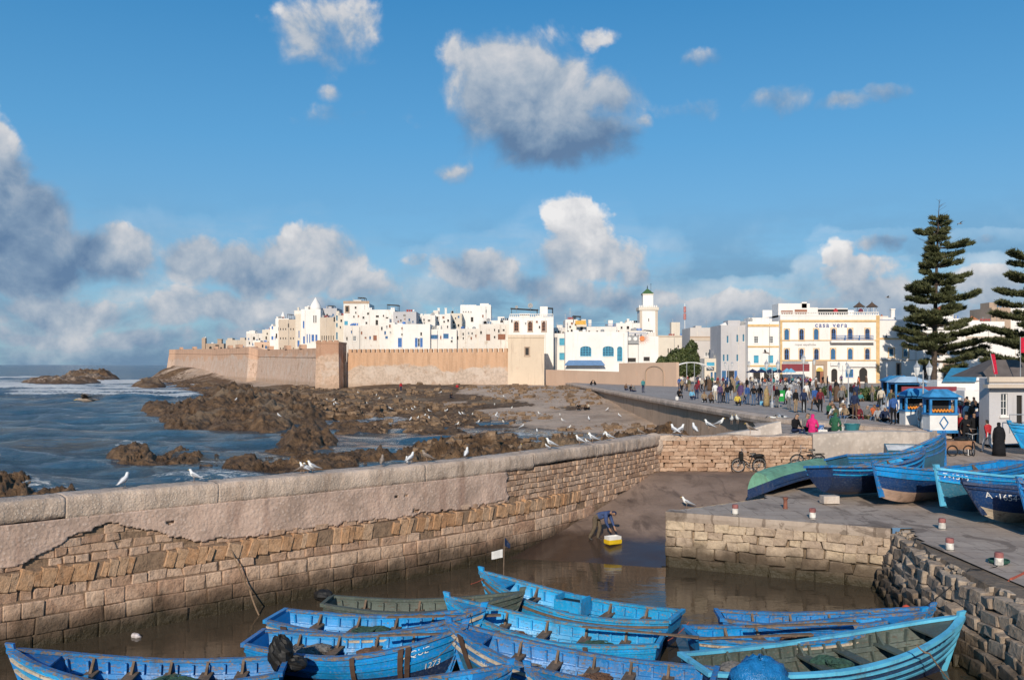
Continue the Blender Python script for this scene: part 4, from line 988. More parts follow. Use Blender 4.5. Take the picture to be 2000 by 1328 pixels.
sg = empty('cafe_sign', (0,0,0), 0, 'dark grey cafe sign board with two white discs', 'sign'); sg.location = W(1235, 664, 188.6)
MB().b2(-1.35,1.35,0,.12,-.8,.9).build('board', MF['grey'], sg)
for x in (-.65, .62): MB().loft([[(x+.42*math.cos(a*.5236), y, .25+.42*math.sin(a*.5236)) for a in range(12)] for y in (-.06, -.002)]).build('disc', MF['white'], sg)
o = MB().loft([[(.55*math.cos(a*.4488), y, .55*math.sin(a*.4488)) for a in range(14)] for y in (-.08, 0)])
for a in range(9): t_ = -2.2+a*.34; o.add([(.6*math.cos(t_),-.05,.6*math.sin(t_)),(.6*math.cos(t_+.14),-.05,.6*math.sin(t_+.14)),(1.9*math.cos(t_-.15),-.05,1.5*math.sin(t_-.15))], [(0,1,2)])
tag(o.build('sun_emblem', mat('orange_paint', (.72,.25,.09), .7, .15), None, W(1254, 661, 188.85)), 'orange sun emblem painted on the white cafe wall', 'emblem')
for i, (a, b, y, dd, m, lab, tp) in enumerate(((1080,1105,640,212,'shabby','stained roof terrace house directly right of the three arches',[('mast',1111-8,1115-8,612,640)]),(1104,1128,624,218,'white','white roof house below the crooked aerials',[('mast',1112,1117,600,624),('box',1116,1124,622,626)]),
    (1126,1146,632,216,'cream','rooftop with a yellow orange tarpaulin and a solar tank',[('canopy',1120,1136,616,624)]),(1146,1204,638,214,'white','long white roof terrace with slatted blue railing and parasol',[('rail',1146,1204,632,639),('box',1150,1156,624,638),('box',1189,1198,625,634)]),
    (1203,1250,631,216,'white','white roof rooms with chimneys left of the minaret',[('box',1212,1217,628,634),('chimney',1226,1230,622,632),('dish',1219,1226,638,645)]),(1228,1262,646,205,'shabby','small rooftop cafe with dark parasols at the foot of the minaret',[('canopy',1243,1256,646,652),('canopy',1262-2,1277,644,650)]))):
    H('roof_terrace', lab, a, b, y, dd, m, [((a+b)/2, y+9, 5, 6, 'd')] if i in (0,2,4) else [], tops=tp)
tag(MB().b2(-1.25,1.25,0,.1,0,.95).build('tarpaulin', mat('yellow_tarp', (.72,.40,.07), .7, .2), None, W(1134, 634, 213)), 'yellow orange tarpaulin hung on a roof left of the minaret', 'tarpaulin')
# minaret
k = 225/F; mn = empty('minaret', (W(1267, 700, 225).x, 225, 2.4), 0, 'square white minaret with tiled green cap and crenellated gallery', 'minaret')
def zz(py): return CH-(py-HY)*k-2.4
w = 17.5*k
mb = MB(); mb.b2(-w, w, 0, 2*w, 0, zz(606)); mb.build('shaft', MW['clean'], mn)
for x in (-w+.28, w-.28): MB().b2(x-.3, x+.3, -.07, .05, 4, zz(607)).build('corner_band', MW['beige'], mn)
MB().b2(-w-.25, w+.25, -.25, 2*w+.25, zz(606), zz(600)).build('gallery', MW['cream'], mn)
for j in range(9):
    MB().b2(-w-.2+j*(2*w)/8.6, -w-.2+j*(2*w)/8.6+.34, -.26, .1, zz(600), zz(596.5)).build('merlon', MW['clean'], mn)
u = 10*k; MB().b2(-u, u, w-u, w+u, zz(600), zz(573)).build('lantern', MW['clean'], mn)
MB().b2(-u-.12, u+.12, w-u-.12, w+u+.12, zz(575), zz(572.9)).build('cornice', MW['cream'], mn)
MB().loft([[(x*q, w+y*q, z) for x, y in ((-1,-1),(1,-1),(1,1),(-1,1))] for q, z in ((u+.2,zz(572.9)),(.03,zz(562)))]).build('cap', m_stone('green_roof_tile', (.05,.12,.05),(.08,.16,.06),(.10,.19,.09),False), mn)
mb = MB(); mb.tube([(0,w,zz(563)),(0,w,zz(556))], .05, 5)
for j, z in enumerate((zz(561), zz(559.5), zz(558))): mb.lathe((0,w,0), [(.02,z-.15),(.16-.03*j,z),(.02,z+.15)], 8)
mb.tube([(.9,w,zz(600)),(.9,w,zz(552))], .035, 4); mb.box((.9,w,zz(554)), (.5,.05,.05)); mb.build('finial', M_IRON, mn)
MB().b2(-.10,.10,-.03,.08,zz(628),zz(622)).build('window_slit', M_DARK, mn)
# peach enclosure wall with blind arch
pw = empty('peach_wall', (6.5, 176, 3.2), 0, 'low peach enclosure wall with a blind arch at its tall right end', 'wall')
pa, pb = W(1066, 745, 178), W(1321, 745, 139)
def pwl(s, o, z): q = pa.lerp(pb, s); t_ = (pb-pa).normalized(); return (q.x+t_.y*o-6.5, q.y-t_.x*o-176, z-3.2)
def ztop(px, py, s): return CH-(py-HY)*(pa.lerp(pb, s).y)/F
mb = MB(); s1 = .62
for (a, b, za, zb) in ((0,s1,6.2,5.95),(s1,1.0,7.45,7.55)):
    mb.loft([[pwl(s, o, z) for o, z in ((0,2.8),(0,za+(zb-za)*(s-a)/(b-a)),(-.5,za+(zb-za)*(s-a)/(b-a)),(-.5,2.8))] for s in np.linspace(a, b, 6)])
mb.build('wall_run', MW['peach'], pw)
mb = MB(); arc = [(math.cos(math.pi*q/12), math.sin(math.pi*q/12)) for q in range(13)]
sa = .865; hw_ = .055
for j in range(12):
    (c0, s0_), (c1, s1_) = arc[j], arc[j+1]
    mb.loft([[pwl(sa+hw_*c0*q, o, 5.85+1.05*s0_*q) for q, o in ((1,.0),(1,.12),(1.10,.12),(1.10,.0))], [pwl(sa+hw_*c1*q, o, 5.85+1.05*s1_*q) for q, o in ((1,.0),(1,.12),(1.10,.12),(1.10,.0))]])
mb.loft([[pwl(sa+hw_*q, o, z) for q, o in ((1,0),(1,.12),(1.1,.12),(1.1,0))] for z in (3.4, 5.85)]); mb.loft([[pwl(sa-hw_*q, o, z) for q, o in ((1.1,0),(1.1,.12),(1,.12),(1,0))] for z in (3.4, 5.85)])
mb.build('blind_arch', MW['stone'], pw)
tag(MB().b2(-1.9,1.9,0,.15,-.7,.55).build('painted_hoarding', MF['blue'], None, W(1237, 717, 168)), 'flat blue painted panel above the peach wall', 'panel')
# square side
H('long_hall','white hall front with small barred windows behind the dark green tree',1284,1352,657,210,'cream',[(1305,685,2,9,'d'),(1310,685,2,9,'d'),(1332,685,2,8,'d')],tops=[('box',1313,1330,629,652),('box',1336,1346,652,660),('mast',1316,1318,622,632)],bands=[(655,658,'beige')])
mb = MB(); mb.tube([(0,0,0),(0,0,7)], .09, 5); mb.cur = 1; mb.lathe((0,0,0), [(.10,3.2),(.32,3.3),(.32,4.6),(.12,4.7)], 8); mb.lathe((0,0,0), [(.10,4.8),(.30,4.9),(.30,6.2),(.05,6.3)], 8)
tag(mb.build('antenna_mast', [MF['white'], mat('red_white_paint', (.55,.22,.20), .6)], None, W(1337.5, 652, 206)), 'slim red and white antenna mast behind the hall', 'antenna')
gh = H('grey_hall','wide pale grey hall with a tiled eave left of the grey blue-windowed house',1348,1410,640,186,'hall',[(1394,702,5,18,'g'),(1382,692,11,9,'g')],bands=[(657,660,'stone'),(660,665,'beige')])
H('shop_house','small shop with turquoise awning and striped blue door frames',1376,1412,700,172,'cream',[(1390,735,4,17,'q'),(1397,735,4,17,'q'),(1404,735,4,17,'q')])
H('grey_house','grey house with narrow pale blue windows and stepped roofline',1408,1462,635,168,'grey',[(1421,663,3.2,14,'x'),(1440,661,3.2,14,'x'),(1452,660,3.2,14,'x'),(1413.5,699,3.2,13,'x'),(1421,699,3.2,13,'x'),(1440,699,3.2,13,'x'),(1414,734,8,20,'q'),(1427,734,14,20,'d'),(1437,734,5,20,'b')],tops=[('dome',1411,1436,628,636),('box',1446,1461,627,636)])
yh = H('trimmed_house','white house with yellow corner trim and turquoise lower shutters',1461,1526,628,166,'clean',[(1477,663.5,9,14,'g'),(1506,663.5,9,14,'g'),(1477,701.5,9.5,15,'s'),(1505.5,701.5,9.5,15,'s'),(1478,735,14,16,'d'),(1502,735,20,18,'d')],bands=[(633.5,638,'yellow'),(675.5,678.5,'yellow'),(713,716,'yellow')],tops=[('box',1466,1506,620,629)])
cv = H('hotel_building','three storey white hotel with ochre trim and blue arched windows',1524,1717,615,165,'clean',
  [(x,y,8.6,21,s) for x, y, s in ((1536.5,653.5,'y'),(1565.5,653.5,'Y'),(1594,653,'y'),(1628,652.5,'Y'),(1660.5,652.5,'Y'),(1694,652.5,'Y'),(1536.5,692,'Y'),(1565.5,692,'Y'),(1594.5,692,'Y'),(1627,691.5,'y'),(1660.5,691.5,'y'),(1694,691.5,'Y'))]
  +[(1601,733,14,28,'D'),(1629.5,733,12,26,'D'),(1686,732,16,27,'D'),(1659,729,15,16,'q')],
  bands=[(625,629,'yellow'),(663.8,665.5,'yellow'),(702.5,705,'yellow')],tops=[('bal',1526,1716,609.5,616.5),('box',1524,1586,592,612),('box',1570,1580,589,594)],depth=14,cat='hotel',group=None)
k = 165/F; zc = cv.location
mb = MB(); mb.b2(-1.8,1.9,-.08,.08,0,CH-(616-HY)*k-zc.z); mb.v = [(x*.17+9.0-.15, y, z) for x, y, z in mb.v]; mb.build('pilaster', MW['yellow'], cv)
mb = MB(); mb.b2(-9.12,-8.75,-.08,.08,0,CH-(625-HY)*k-zc.z); mb.build('pilaster', MW['yellow'], cv)
def lz(py): return CH-(py-HY)*k-zc.z
def lx(px): return (px-1000)*k-zc.x
bl = MB(); bl.b2(lx(1620), lx(1704), -1.0, -.05, lz(669.5), lz(665.2)); blo = bl.build('balcony', MW['clean'], cv)
rl_ = MB(); n = 46
for j in range(n+1): x = lx(1622)+(lx(1702)-lx(1622))*j/n; rl_.b2(x-.02, x+.02, -.95, -.91, lz(665), lz(656))
rl_.b2(lx(1622), lx(1702), -.97, -.9, lz(656.3), lz(655.4)); rl_.b2(lx(1622), lx(1702), -.96, -.91, lz(663.2), lz(662.5))
for x in (1647, 1675): rl_.b2(lx(x)-.09, lx(x)+.09, -.98, -.88, lz(665), lz(655))
rl_.build('railing', M_RAIL, blo)
def text(name, s, size, m, loc, rot, parent=None, ext=.03, space=1.0, align='CENTER'):
    cu = bpy.data.curves.new(name, 'FONT'); cu.body = s; cu.size = size; cu.extrude = ext; cu.align_x = align; cu.align_y = 'CENTER'; cu.space_character = space
    o = link(name, cu); dg = bpy.context.evaluated_depsgraph_get(); me = bpy.data.meshes.new_from_object(o.evaluated_get(dg)); bpy.data.objects.remove(o); bpy.data.curves.remove(cu)
    me.materials.clear(); me.materials.append(m); o = link(name, me, parent, loc); o.rotation_euler = rot; return o
M_LET = mat('blue_letter', (.05,.09,.30), .6, .1)
text('lettering', 'casa vera', 1.30, M_LET, (lx(1623), -.06, lz(635)), (R(90),0,0), cv, .05, 1.22)
text('lettering', 'ropas españolas', .55, MF['grey'], (lx(1573), -.04, lz(673)), (R(90),0,0), cv, .03, 1.1)
# roof terrace of the hotel
for px in (1555, 1609, 1635): pass
mb = MB(); mb.b2(lx(1586), lx(1606), 2.4, 2.6, lz(614), lz(599)); mb.b2(lx(1606), lx(1668), 3.0, 3.2, lz(613), lz(600)); mb.b2(lx(1525), lx(1716), 12, 12.3, lz(615), lz(598)); mb.build('terrace_wall', MW['clean'], cv)
mb = MB(); mb.b2(lx(1606), lx(1666), 2.5, 2.95, lz(611), lz(602.5)); mb.build('terrace_opening', M_DARK, cv)
mb = MB(); mb.b2(lx(1529), lx(1552), 1.05, 1.15, lz(612), lz(606)); mb.b2(lx(1556), lx(1580), 1.05, 1.15, lz(612), lz(604)); mb.build('terrace_opening', MF['brown'], cv)
M_THATCH = mat('thatch', (.10,.065,.045), .95, .3, 4, .6)
for i, px in enumerate((1678, 1703)):
    g = empty('roof_parasol', W(px, 612, 168), 0, ('left','right')[i]+' of the two dark thatched parasols on the hotel roof', 'parasol', 'thatched roof parasols')
    MB().lathe((0,0,0), [(1.08,1.15),(1.1,1.22),(.55,1.62),(.25,1.9),(.06,2.05),(.05,2.3)], 12).build('thatch_cone', M_THATCH, g)
    mb = MB()
    for x, y in ((-.8,0),(.8,0),(0,.8),(0,-.8)): mb.tube([(x,y,-.4),(x,y,1.25)], .045, 5)
    mb.build('post', MF['white'], g)
for i, (px, py, c) in enumerate(((1632,607.5,(.45,.05,.06)),(1681,606.5,(.18,.05,.07)))):
    g = empty('cafe_parasol', W(px, 614, 167), 0, ('bright red','dark maroon')[i]+' closed parasol on the hotel roof terrace', 'parasol'); MB().lathe((0,0,0), [(.3,.25),(.46,.4),(.42,.8),(.1,1.1)], 10).build('canopy', cloth(c), g); MB().tube([(0,0,-.4),(0,0,.4)], .04, 5).build('pole', MF['white'], g)
# right of the hotel
H('white_house','white house with ochre band and blue roof railing right of the hotel',1717,1802,626,167,'clean',[(1759,647.5,8,10,'b'),(1731,657.5,3.5,3.5,'d'),(1741,688.5,10,17,'z'),(1769,688.5,10,17,'z'),(1755,728,7,36,'t')],bands=[(660,663,'yellow'),(702.5,704,'beige')],tops=[('rail',1719,1768,624,630),('chimney',1746,1753,602,626),('hat',1727,1733,613,618)])
H('white_house','long white house with stone framed gateways behind the big pine',1800,1886,640,171,'clean',[(1800,725,22,30,'t'),(1858,726,30,30,'t')],bands=[(704,705.5,'beige')])
H('white_house','white house with red tiled lookout roof behind the big pine',1786,1880,622,184,'clean',[(1843,628,2,4,'d'),(1850,628,2,4,'d')],tops=[('box',1838,1868,609,622),('hat',1837,1869,595,610)])
H('white_house','white house with a small red hat roof near the right edge',1868,1962,628,188,'clean',[(1913,635,5,4,'d')],tops=[('box',1903,1919,625,630),('hat',1901,1921,616,626),('mast',1928,1931,618,640)])
H('white_house','big white block with an ochre band half hidden by the pines',1880,2060,655,174,'clean',[(1915,690,6,10,'n')],bands=[(657,661,'beige')])
H('stone_turret','tan stone turret with a railing between the pines',1936,1974,601,192,'stone',[],tops=[('rail',1946,1960,585,592),('box',1938,1972,590,603)])
H('white_house','white wall below the tan stone turret at the right edge',1938,2080,602+0,193,'clean',[(1948,612,5,6,'D')],z0=2.4)
# shop fronts: awnings, signs, arches
def sign(name, label, px, py, w, h, d, m, txt=None, tm=None, ts=.5, cat='sign'):
    k = d/F; o = empty(name, W(px, py, d), 0, label, cat); MB().b2(-w*k/2, w*k/2, 0, .12, -h*k/2, h*k/2).build('board', m, o)
    if txt: text('lettering', txt, ts, tm or MF['white'], (0,-.02,0), (R(90),0,0), o, .02)
    return o
M_MAROON = mat('maroon_sign', (.22,.035,.045), .6, .15)
so_ = sign('shop_sign','long maroon shop sign with grey top over the terrace cafe',1554,718,54,15,160,M_MAROON); MB().b2(-2.3,2.3,.02,.1,.72,1.1).build('top_board', MF['grey'], so_)
for z in (-.72,.68): MB().b2(-2.5,2.5,-.03,.1,z,z+.06).build('border', MF['white'], so_)
sign('small_sign','small turquoise hanging sign on the grey hall',1388,711,15,7,170,MF['sky'])
sign('small_sign','white shop sign with faint red writing on the hotel front',1629.5,711,14,7,164.7,MF['white'])
sign('fascia','blue grey fascia over the cafe beside the yellow trimmed house',1503,721,38,7,165.6,MF['sky'])
H_ = sign('fascia','white fascia with blue lettering at the right of the hotel ground floor',1683,713,58,7,164.6,MF['white'])
dw = empty('stone_portal', W(1601, 748, 164.9), 0, 'tan stone doorway with yellow fanlight in the hotel front', 'doorway')
mb = MB(); mb.b2(-1.35,-.72,-.1,.1,0,3.3); mb.b2(.72,1.35,-.1,.1,0,3.3); mb.b2(-1.35,1.35,-.12,.1,3.3,4.1); mb.build('surround', MW['stone'], dw)
mb = MB(); mb.loft([[(.66*math.cos(math.pi*q/10), y, 2.15+.75*math.sin(math.pi*q/10)) for q in range(11)] for y in (-.06, .04)]); mb.build('fanlight', mat('amber_fanlight', (.62,.46,.12), .4, .1), dw)
mb = MB(); mb.b2(.05,.66,-.05,.03,0,2.1); mb.build('door', MF['brown'], dw)

# ---------------------------------------------------------------- boats
PB = dict(blue=paint_mat('boat_blue', (.010,.175,.46), wear=.62), bright=paint_mat('boat_bright_blue', (.006,.235,.55), wear=.5), light=paint_mat('boat_light_blue', (.010,.30,.60), wear=.55),
  pale=paint_mat('boat_pale_blue', (.10,.43,.63), wear=.4), navy=paint_mat('boat_navy', (.012,.030,.085), (.12,.11,.10), wear=.45), deep=paint_mat('boat_deep_blue', (.008,.045,.15), wear=.45),
  green=paint_mat('boat_grey_green', (.065,.085,.070), (.13,.11,.085), wear=.6, rough=.55), mint=paint_mat('boat_mint', (.15,.34,.22), (.30,.36,.28), wear=.5, rough=.6), wood=mat('bare_wood', (.17,.115,.075), .85, .35, 5, .5, world=False),
  cream=paint_mat('boat_cream', (.52,.43,.32), (.25,.17,.11), wear=.6, rough=.6), pinkish=paint_mat('boat_primer', (.46,.31,.23), (.36,.30,.25), wear=.5, rough=.7), black=mat('tar_black', (.010,.009,.008), .6, .3, world=False), white=paint_mat('boat_white', (.72,.70,.66), wear=.35),
  teal=paint_mat('boat_teal', (.03,.13,.20), (.2,.2,.18), wear=.5))
M_ROPE = mat('rope', (.24,.16,.10), .95, .3, 20, .6); M_BROWN = mat('rubber_strap', (.085,.05,.035), .85, .3, world=False); M_LETW = mat('white_letter', (.78,.77,.74), .6, .15)
PB['worn'] = paint_mat('worn_rail', (.010,.17,.42), (.22,.17,.13), wear=.78, rough=.55); PB['wornlight'] = paint_mat('worn_light_rail', (.012,.27,.50), (.24,.19,.14), wear=.74, rough=.5)
class Hull:
    """lofted planked hull: x runs aft (0) to forward (1), v from keel (0) to gunwale (1)"""
    def __init__(s, L=6., B=1.8, mid=.62, bow=1.25, stern=.74, keel=-.42, rake=.55, trans=.66): s.L, s.B, s.mid, s.bow, s.stern, s.keel, s.rake, s.trans = L, B, mid, bow, stern, keel, rake, trans
    def half(s, u):
        if u < .42: q = u/.42; return s.B/2*(s.trans+(1-s.trans)*math.sin(q*math.pi/2))
        q = (u-.42)/.58; return s.B/2*max(.0, 1-q**2.35)**.82+.02
    def sheer(s, u):
        return s.mid+(s.stern-s.mid)*max(0, 1-u/.4)**2+(s.bow-s.mid)*max(0, (u-.35)/.65)**2.1
    def kz(s, u): return s.keel+.16*max(0, 1-u/.3)**2+(.30*max(0, (u-.78)/.22)**2)
    def pt(s, u, v, side=1, inset=0.0, up=0.0):
        zs, zk = s.sheer(u), s.kz(u); z = zk+(zs-zk)*v
        full = (math.sin(min(1, v*1.08)*math.pi/2))**(.62+.55*max(0, (u-.55)/.45))
        y = max(0, s.half(u)*(full*.93+.07*v)-inset); x = s.L*(u-.5)+s.rake*(v-.45)*max(0, (u-.5)/.5)**2-inset*(.9*max(0, (u-.9)/.1))
        x -= .14*(1-u)*(1-u)*(v-.5)*1.2*(1 if u < .1 else 0)
        return Vector((x, side*y, z+up))
    def nrm(s, u, v, side):
        a = s.pt(min(1, u+.01), v, side)-s.pt(u-.01, v, side); b = s.pt(u, min(1, v+.02), side)-s.pt(u, v-.02, side); n = a.cross(b)*(-side); n = n.normalized()
        return n
def boat(name, label, H_, top='blue', low='navy', inn='blue', rail='blue', band=None, seats=4, group=None, wear=None, inner_up=.05, floor='wood', rubs=2, vpaint=.55, sub=None, letters=(), stem=None, straps=(), seat='wood', plank=1):
    e = empty(name, (0,0,0), 0, label, 'boat', group); nu, nv = 34, 10
    def us(k): return .0+1.0*(k/nu)
    # planked outside; faint lap at each strake
    mb = MB()
    for sd in (1, -1):
        rings = []
        for k in range(nu+1):
            u = us(k); r = []
            for j in range(nv+1):
                v = j/nv; r.append(H_.pt(u, v, sd))
                if 0 < j < nv and plank: q = H_.pt(u, v, sd); r.append(q+Vector((0, -sd*.014, -.004)))
            rings.append(r)
        n = len(rings[0]); base = len(mb.v); mb.v += [tuple(p) for r in rings for p in r]
        for k in range(nu):
            for j in range(n-1):
                v = (j/(2 if plank else 1))/nv
                f = (base+k*n+j, base+(k+1)*n+j, base+(k+1)*n+j+1, base+k*n+j+1); f = f if sd < 0 else f[::-1]
                mb.f.append(f); mb.m.append(0 if v >= vpaint else (2 if (sub and v < .30) else 1))
    # transom
    tr = [H_.pt(0, j/nv, 1) for j in range(nv+1)]+[H_.pt(0, j/nv, -1) for j in range(nv, -1, -1)]
    for j in range(nv):
        a, b = H_.pt(0, j/nv, 1), H_.pt(0, (j+1)/nv, 1); mb.cur = 0 if j/nv >= vpaint else 1
        mb.add([a, b, (b.x, -b.y, b.z), (a.x, -a.y, a.z)], [(0,1,2,3)])
    mb.build('hull', [PB[top], PB[low], PB[sub or low]], e, smooth=False)
    # lining, floor
    mb = MB(); vf = .26
    for sd in (1, -1):
        rings = [[H_.pt(us(k)*.965+.012, vf+(1-vf)*j/6, sd, .055, inner_up*0-.0) for j in range(7)] for k in range(nu+1)]
        base = len(mb.v); mb.v += [tuple(p) for r in rings for p in r]
        for k in range(nu):
            for j in range(6):
                f = (base+k*7+j, base+(k+1)*7+j, base+(k+1)*7+j+1, base+k*7+j+1); mb.f.append(f if sd > 0 else f[::-1]); mb.m.append(0)
    a = [H_.pt(.012, vf+(1-vf)*j/6, 1, .055) for j in range(7)]
    for j in range(6): mb.add([(a[j].x+.05, a[j].y, a[j].z), (a[j].x+.05, -a[j].y, a[j].z), (a[j+1].x+.05, -a[j+1].y, a[j+1].z), (a[j+1].x+.05, a[j+1].y, a[j+1].z)], [(0,1,2,3)])
    mb.build('lining', PB[inn], e)
    mb = MB(); nb = 7
    for q in range(nb):                                         # bottom boards
        pts = []
        for k in range(13):
            u = .03+.86*k/12; w = H_.pt(u, vf, 1, .06).y; z = H_.pt(u, vf, 1).z+.02
            pts.append((H_.L*(u-.5), -w+2*w*(q+.04)/nb, -w+2*w*(q+.96)/nb, z))
        mb.loft([[(x, y0, z), (x, y1, z), (x, y1, z-.03), (x, y0, z-.03)] for x, y0, y1, z in pts])
    mb.build('bottom_boards', PB[floor], e)
    # frames showing inside
    mb = MB(); nf = int(H_.L/.40)
    for q in range(nf):
        u = .05+.86*q/(nf-1)
        for sd in (1, -1):
            rg_ = []
            for j in range(6):
                v = vf+(.93-vf)*j/5; p = H_.pt(u, v, sd, .058); i = H_.pt(u, v, sd, .15); rg_.append([p+Vector((-.024,0,0)), p+Vector((.024,0,0)), i+Vector((.024,0,0)), i+Vector((-.024,0,0))])
            mb.loft(rg_)
    mb.build('frames', PB[inn], e)
    for sd in (1, -1):                                          # inner stringer and gunwale
        mb = MB(); mb.loft([[H_.pt(.03+.92*k/24, v_, sd, i_) for v_, i_ in ((.66,.10),(.66,.155),(.74,.155),(.74,.10))] for k in range(25)]); mb.build('stringer', PB[inn], e)
        mb = MB(); mb.loft([[H_.pt(k/40, 1, sd, i_, z_) for i_, z_ in ((-.05,-.045),(-.05,.035),(.10,.04),(.10,-.03))] for k in range(41)]); mb.build('gunwale', PB[{'blue':'worn','bright':'worn','light':'wornlight'}.get(rail, rail)], e)
        for q in range(rubs):
            v = .86-.17*q; mb = MB(); mb.loft([[H_.pt(k/40, v+dv, sd, i_) for dv, i_ in ((-.028,.004),(-.024,-.045),(.024,-.045),(.028,.004))] for k in range(41)]); mb.build('rubbing_strake', PB[band or top], e)
    a = H_.pt(0, 1, 1); mb = MB(); mb.box((a.x-.01, 0, a.z), (.12, 2*a.y+.08, .09)); mb.build('transom_cap', PB[rail], e)
    # stem post
    mb = MB(); rg_ = []
    for j in range(11):
        p = H_.pt(1, j/10, 1); w = .045; f = .06 if j < 10 else .04; rg_.append([(p.x-.12, -w, p.z), (p.x+f, -w*.7, p.z), (p.x+f, w*.7, p.z), (p.x-.12, w, p.z)])
    p = H_.pt(1, 1, 1); rg_.append([(p.x-.10, -.05, p.z+.13), (p.x+.09, -.045, p.z+.15), (p.x+.09, .045, p.z+.15), (p.x-.10, .05, p.z+.13)])
    mb.loft(rg_); mb.build('stem', PB[stem or rail], e)
    # thwarts, breasthook
    for q in range(seats):
        u = .17+.60*q/max(1, seats-1); z = H_.pt(u, .74, 1).z; w = H_.pt(u, .74, 1, .06).y; mb = MB(); mb.box((H_.L*(u-.5), 0, z+.02), (.27, 2*w, .045)); mb.build('thwart', PB[seat], e)
        for sd in (-1, 1):                                      # knees
            y1 = H_.pt(u, .98, 1, .07).y; kn = MB(); x = H_.L*(u-.5); kn.loft([[(x+dx, sd*(w-.05), z+.04), (x+dx, sd*(w-.24), z+.045), (x+dx, sd*(y1-.0), z+.30)] for dx in (-.03, .03)]); kn.build('knee', PB[seat], e)
    pts = [H_.pt(.86+.13*k/5, .97, 1, .06) for k in range(6)]; mb = MB(); mb.loft([[(p.x, p.y, p.z), (p.x, -p.y, p.z), (p.x, -p.y, p.z-.04), (p.x, p.y, p.z-.04)] for p in pts]); mb.build('foredeck', PB[inn], e)
    for (s_, u0, v0, hh, sd, m_) in letters:                   # lettering bent to the planking; u0 = start near the bow
        cu = bpy.data.curves.new('t', 'FONT'); cu.body = s_; cu.size = 1.; cu.extrude = .0; o = link('t', cu); me = bpy.data.meshes.new_from_object(o.evaluated_get(bpy.context.evaluated_depsgraph_get())); bpy.data.objects.remove(o); bpy.data.curves.remove(cu)
        bm = bmesh.new(); bm.from_mesh(me); bmesh.ops.triangulate(bm, faces=bm.faces); bmesh.ops.subdivide_edges(bm, edges=[q for q in bm.edges if q.calc_length() > .25], cuts=1)
        for v in bm.verts:
            x, y = v.co.x*hh*.9, v.co.y*hh
            u = u0+(x if sd > 0 else -x)*(-1)/H_.L if sd > 0 else u0+x/H_.L
            vv = v0+y/(H_.sheer(u)-H_.kz(u)); p = H_.pt(min(.995, u), vv, sd); v.co = p+H_.nrm(min(.98, u), vv, sd)*.02
        bm.to_mesh(me); bm.free(); me.materials.clear(); me.materials.append(m_); link('lettering', me, e)
    for (u, sd) in straps:                                      # straps of old rubber hung over the side as fenders
        mb = MB(); mb.loft([[H_.pt(u+du, v, sd, i_) for du in (-.011, .011)] + [H_.pt(u+du, v, sd, i_-.035) for du in (.011, -.011)] for v, i_ in ((1.0,.05),(1.0,-.06),(.85,-.055),(.6,-.04),(.42,-.03))]); mb.build('fender_strap', M_BROWN, e)
    return e
def place(e, H_, bow, stern, zb, zs, roll=0.0, lift=None):
    """put bow tip and transom over two photo pixels at given heights"""
    b, s = G(bow[0], bow[1], zb), G(stern[0], stern[1], zs); d = b-s; rz = math.atan2(d.y, d.x); L = math.hypot(d.x, d.y)
    k = L/(H_.L+H_.rake*.55); e.rotation_euler = (roll, 0, rz); c = s.lerp(b, .5); e.location = (c.x, c.y, lift or 0.0); e.scale = (k, min(k, 1.12), 1); return e
FG = 'fishing boats moored side by side in the harbour'
LW = M_LETW
def hb_(L, B, **k): return Hull(L, B, **k)
# left raft, bows towards the middle
h = hb_(5.7, 1.9); place(boat('fishing_boat','blue open boat nearest the left edge, bow pointing left, worn wooden rails',h,'light','navy','blue','blue','cream',5,FG,letters=[('MK',.90,.72,.22,-1,LW)],straps=[(.95,-1)]), h, (32,1256),(560,1298),1.38,.74)
h = hb_(5.2, 1.9); place(boat('fishing_boat','blue boat with white numbers 1273 at its bow and brown rubber straps',h,'bright','navy','bright','blue','bright',4,FG,letters=[('JAQUE',.76,.80,.22,-1,LW),('1273',.86,.50,.21,-1,LW)],straps=[(.18,-1),(.55,-1),(.76,-1),(.79,-1)],vpaint=.42), h, (900,1208),(492,1244),1.38,.74)
h = hb_(5.4, 1.75); place(boat('fishing_boat','bright blue boat with a cream stripe, second from the sea wall on the left',h,'bright','navy','bright','bright','cream',4,FG,straps=[(.1,-1),(.3,-1)],letters=[]), h, (936,1176),(535,1201),1.38,.74)
h = hb_(5.4, 1.5, bow=1.1); place(boat('fishing_boat','dull grey green boat closest to the stone wall',h,'green','navy','green','green','green',3,FG,straps=[(.6,1),(.35,1)]), h, (1012,1146),(636,1172),1.24,.74)
# middle raft, bows pointing left
h = hb_(6.0, 1.9); b5 = boat('fishing_boat','bright light blue boat with a small white flag at its bow',h,'light','navy','light','light','wood',4,FG,letters=[]); place(b5, h, (947,1108),(1325,1203),1.38,.74)
h = hb_(5.8, 1.9); place(boat('fishing_boat','turquoise blue boat just below the one with the white flag',h,'light','navy','light','light','light',4,FG,straps=[(.45,1),(.62,1),(.3,1)]), h, (881,1157),(1296,1247),1.38,.74)
h = hb_(6.2, 1.9, bow=1.3); place(boat('fishing_boat','worn blue boat with chalky lining, its bow crossing the numbered boat',h,'blue','teal','blue','blue','cream',5,FG,straps=[(.93,1),(.5,-1)],letters=[('BAH 15',.86,.70,.13,1,LW)]), h, (886,1204),(1400,1322),1.45,.74)
h = hb_(5.4, 1.9); place(boat('fishing_boat','blue boat cut by the bottom edge, bow just left of the middle',h,'light','navy','bright','blue','blue',4,FG,letters=[('AGA',.88,.74,.16,-1,LW)]), h, (986,1287),(505,1352),1.38,.74)
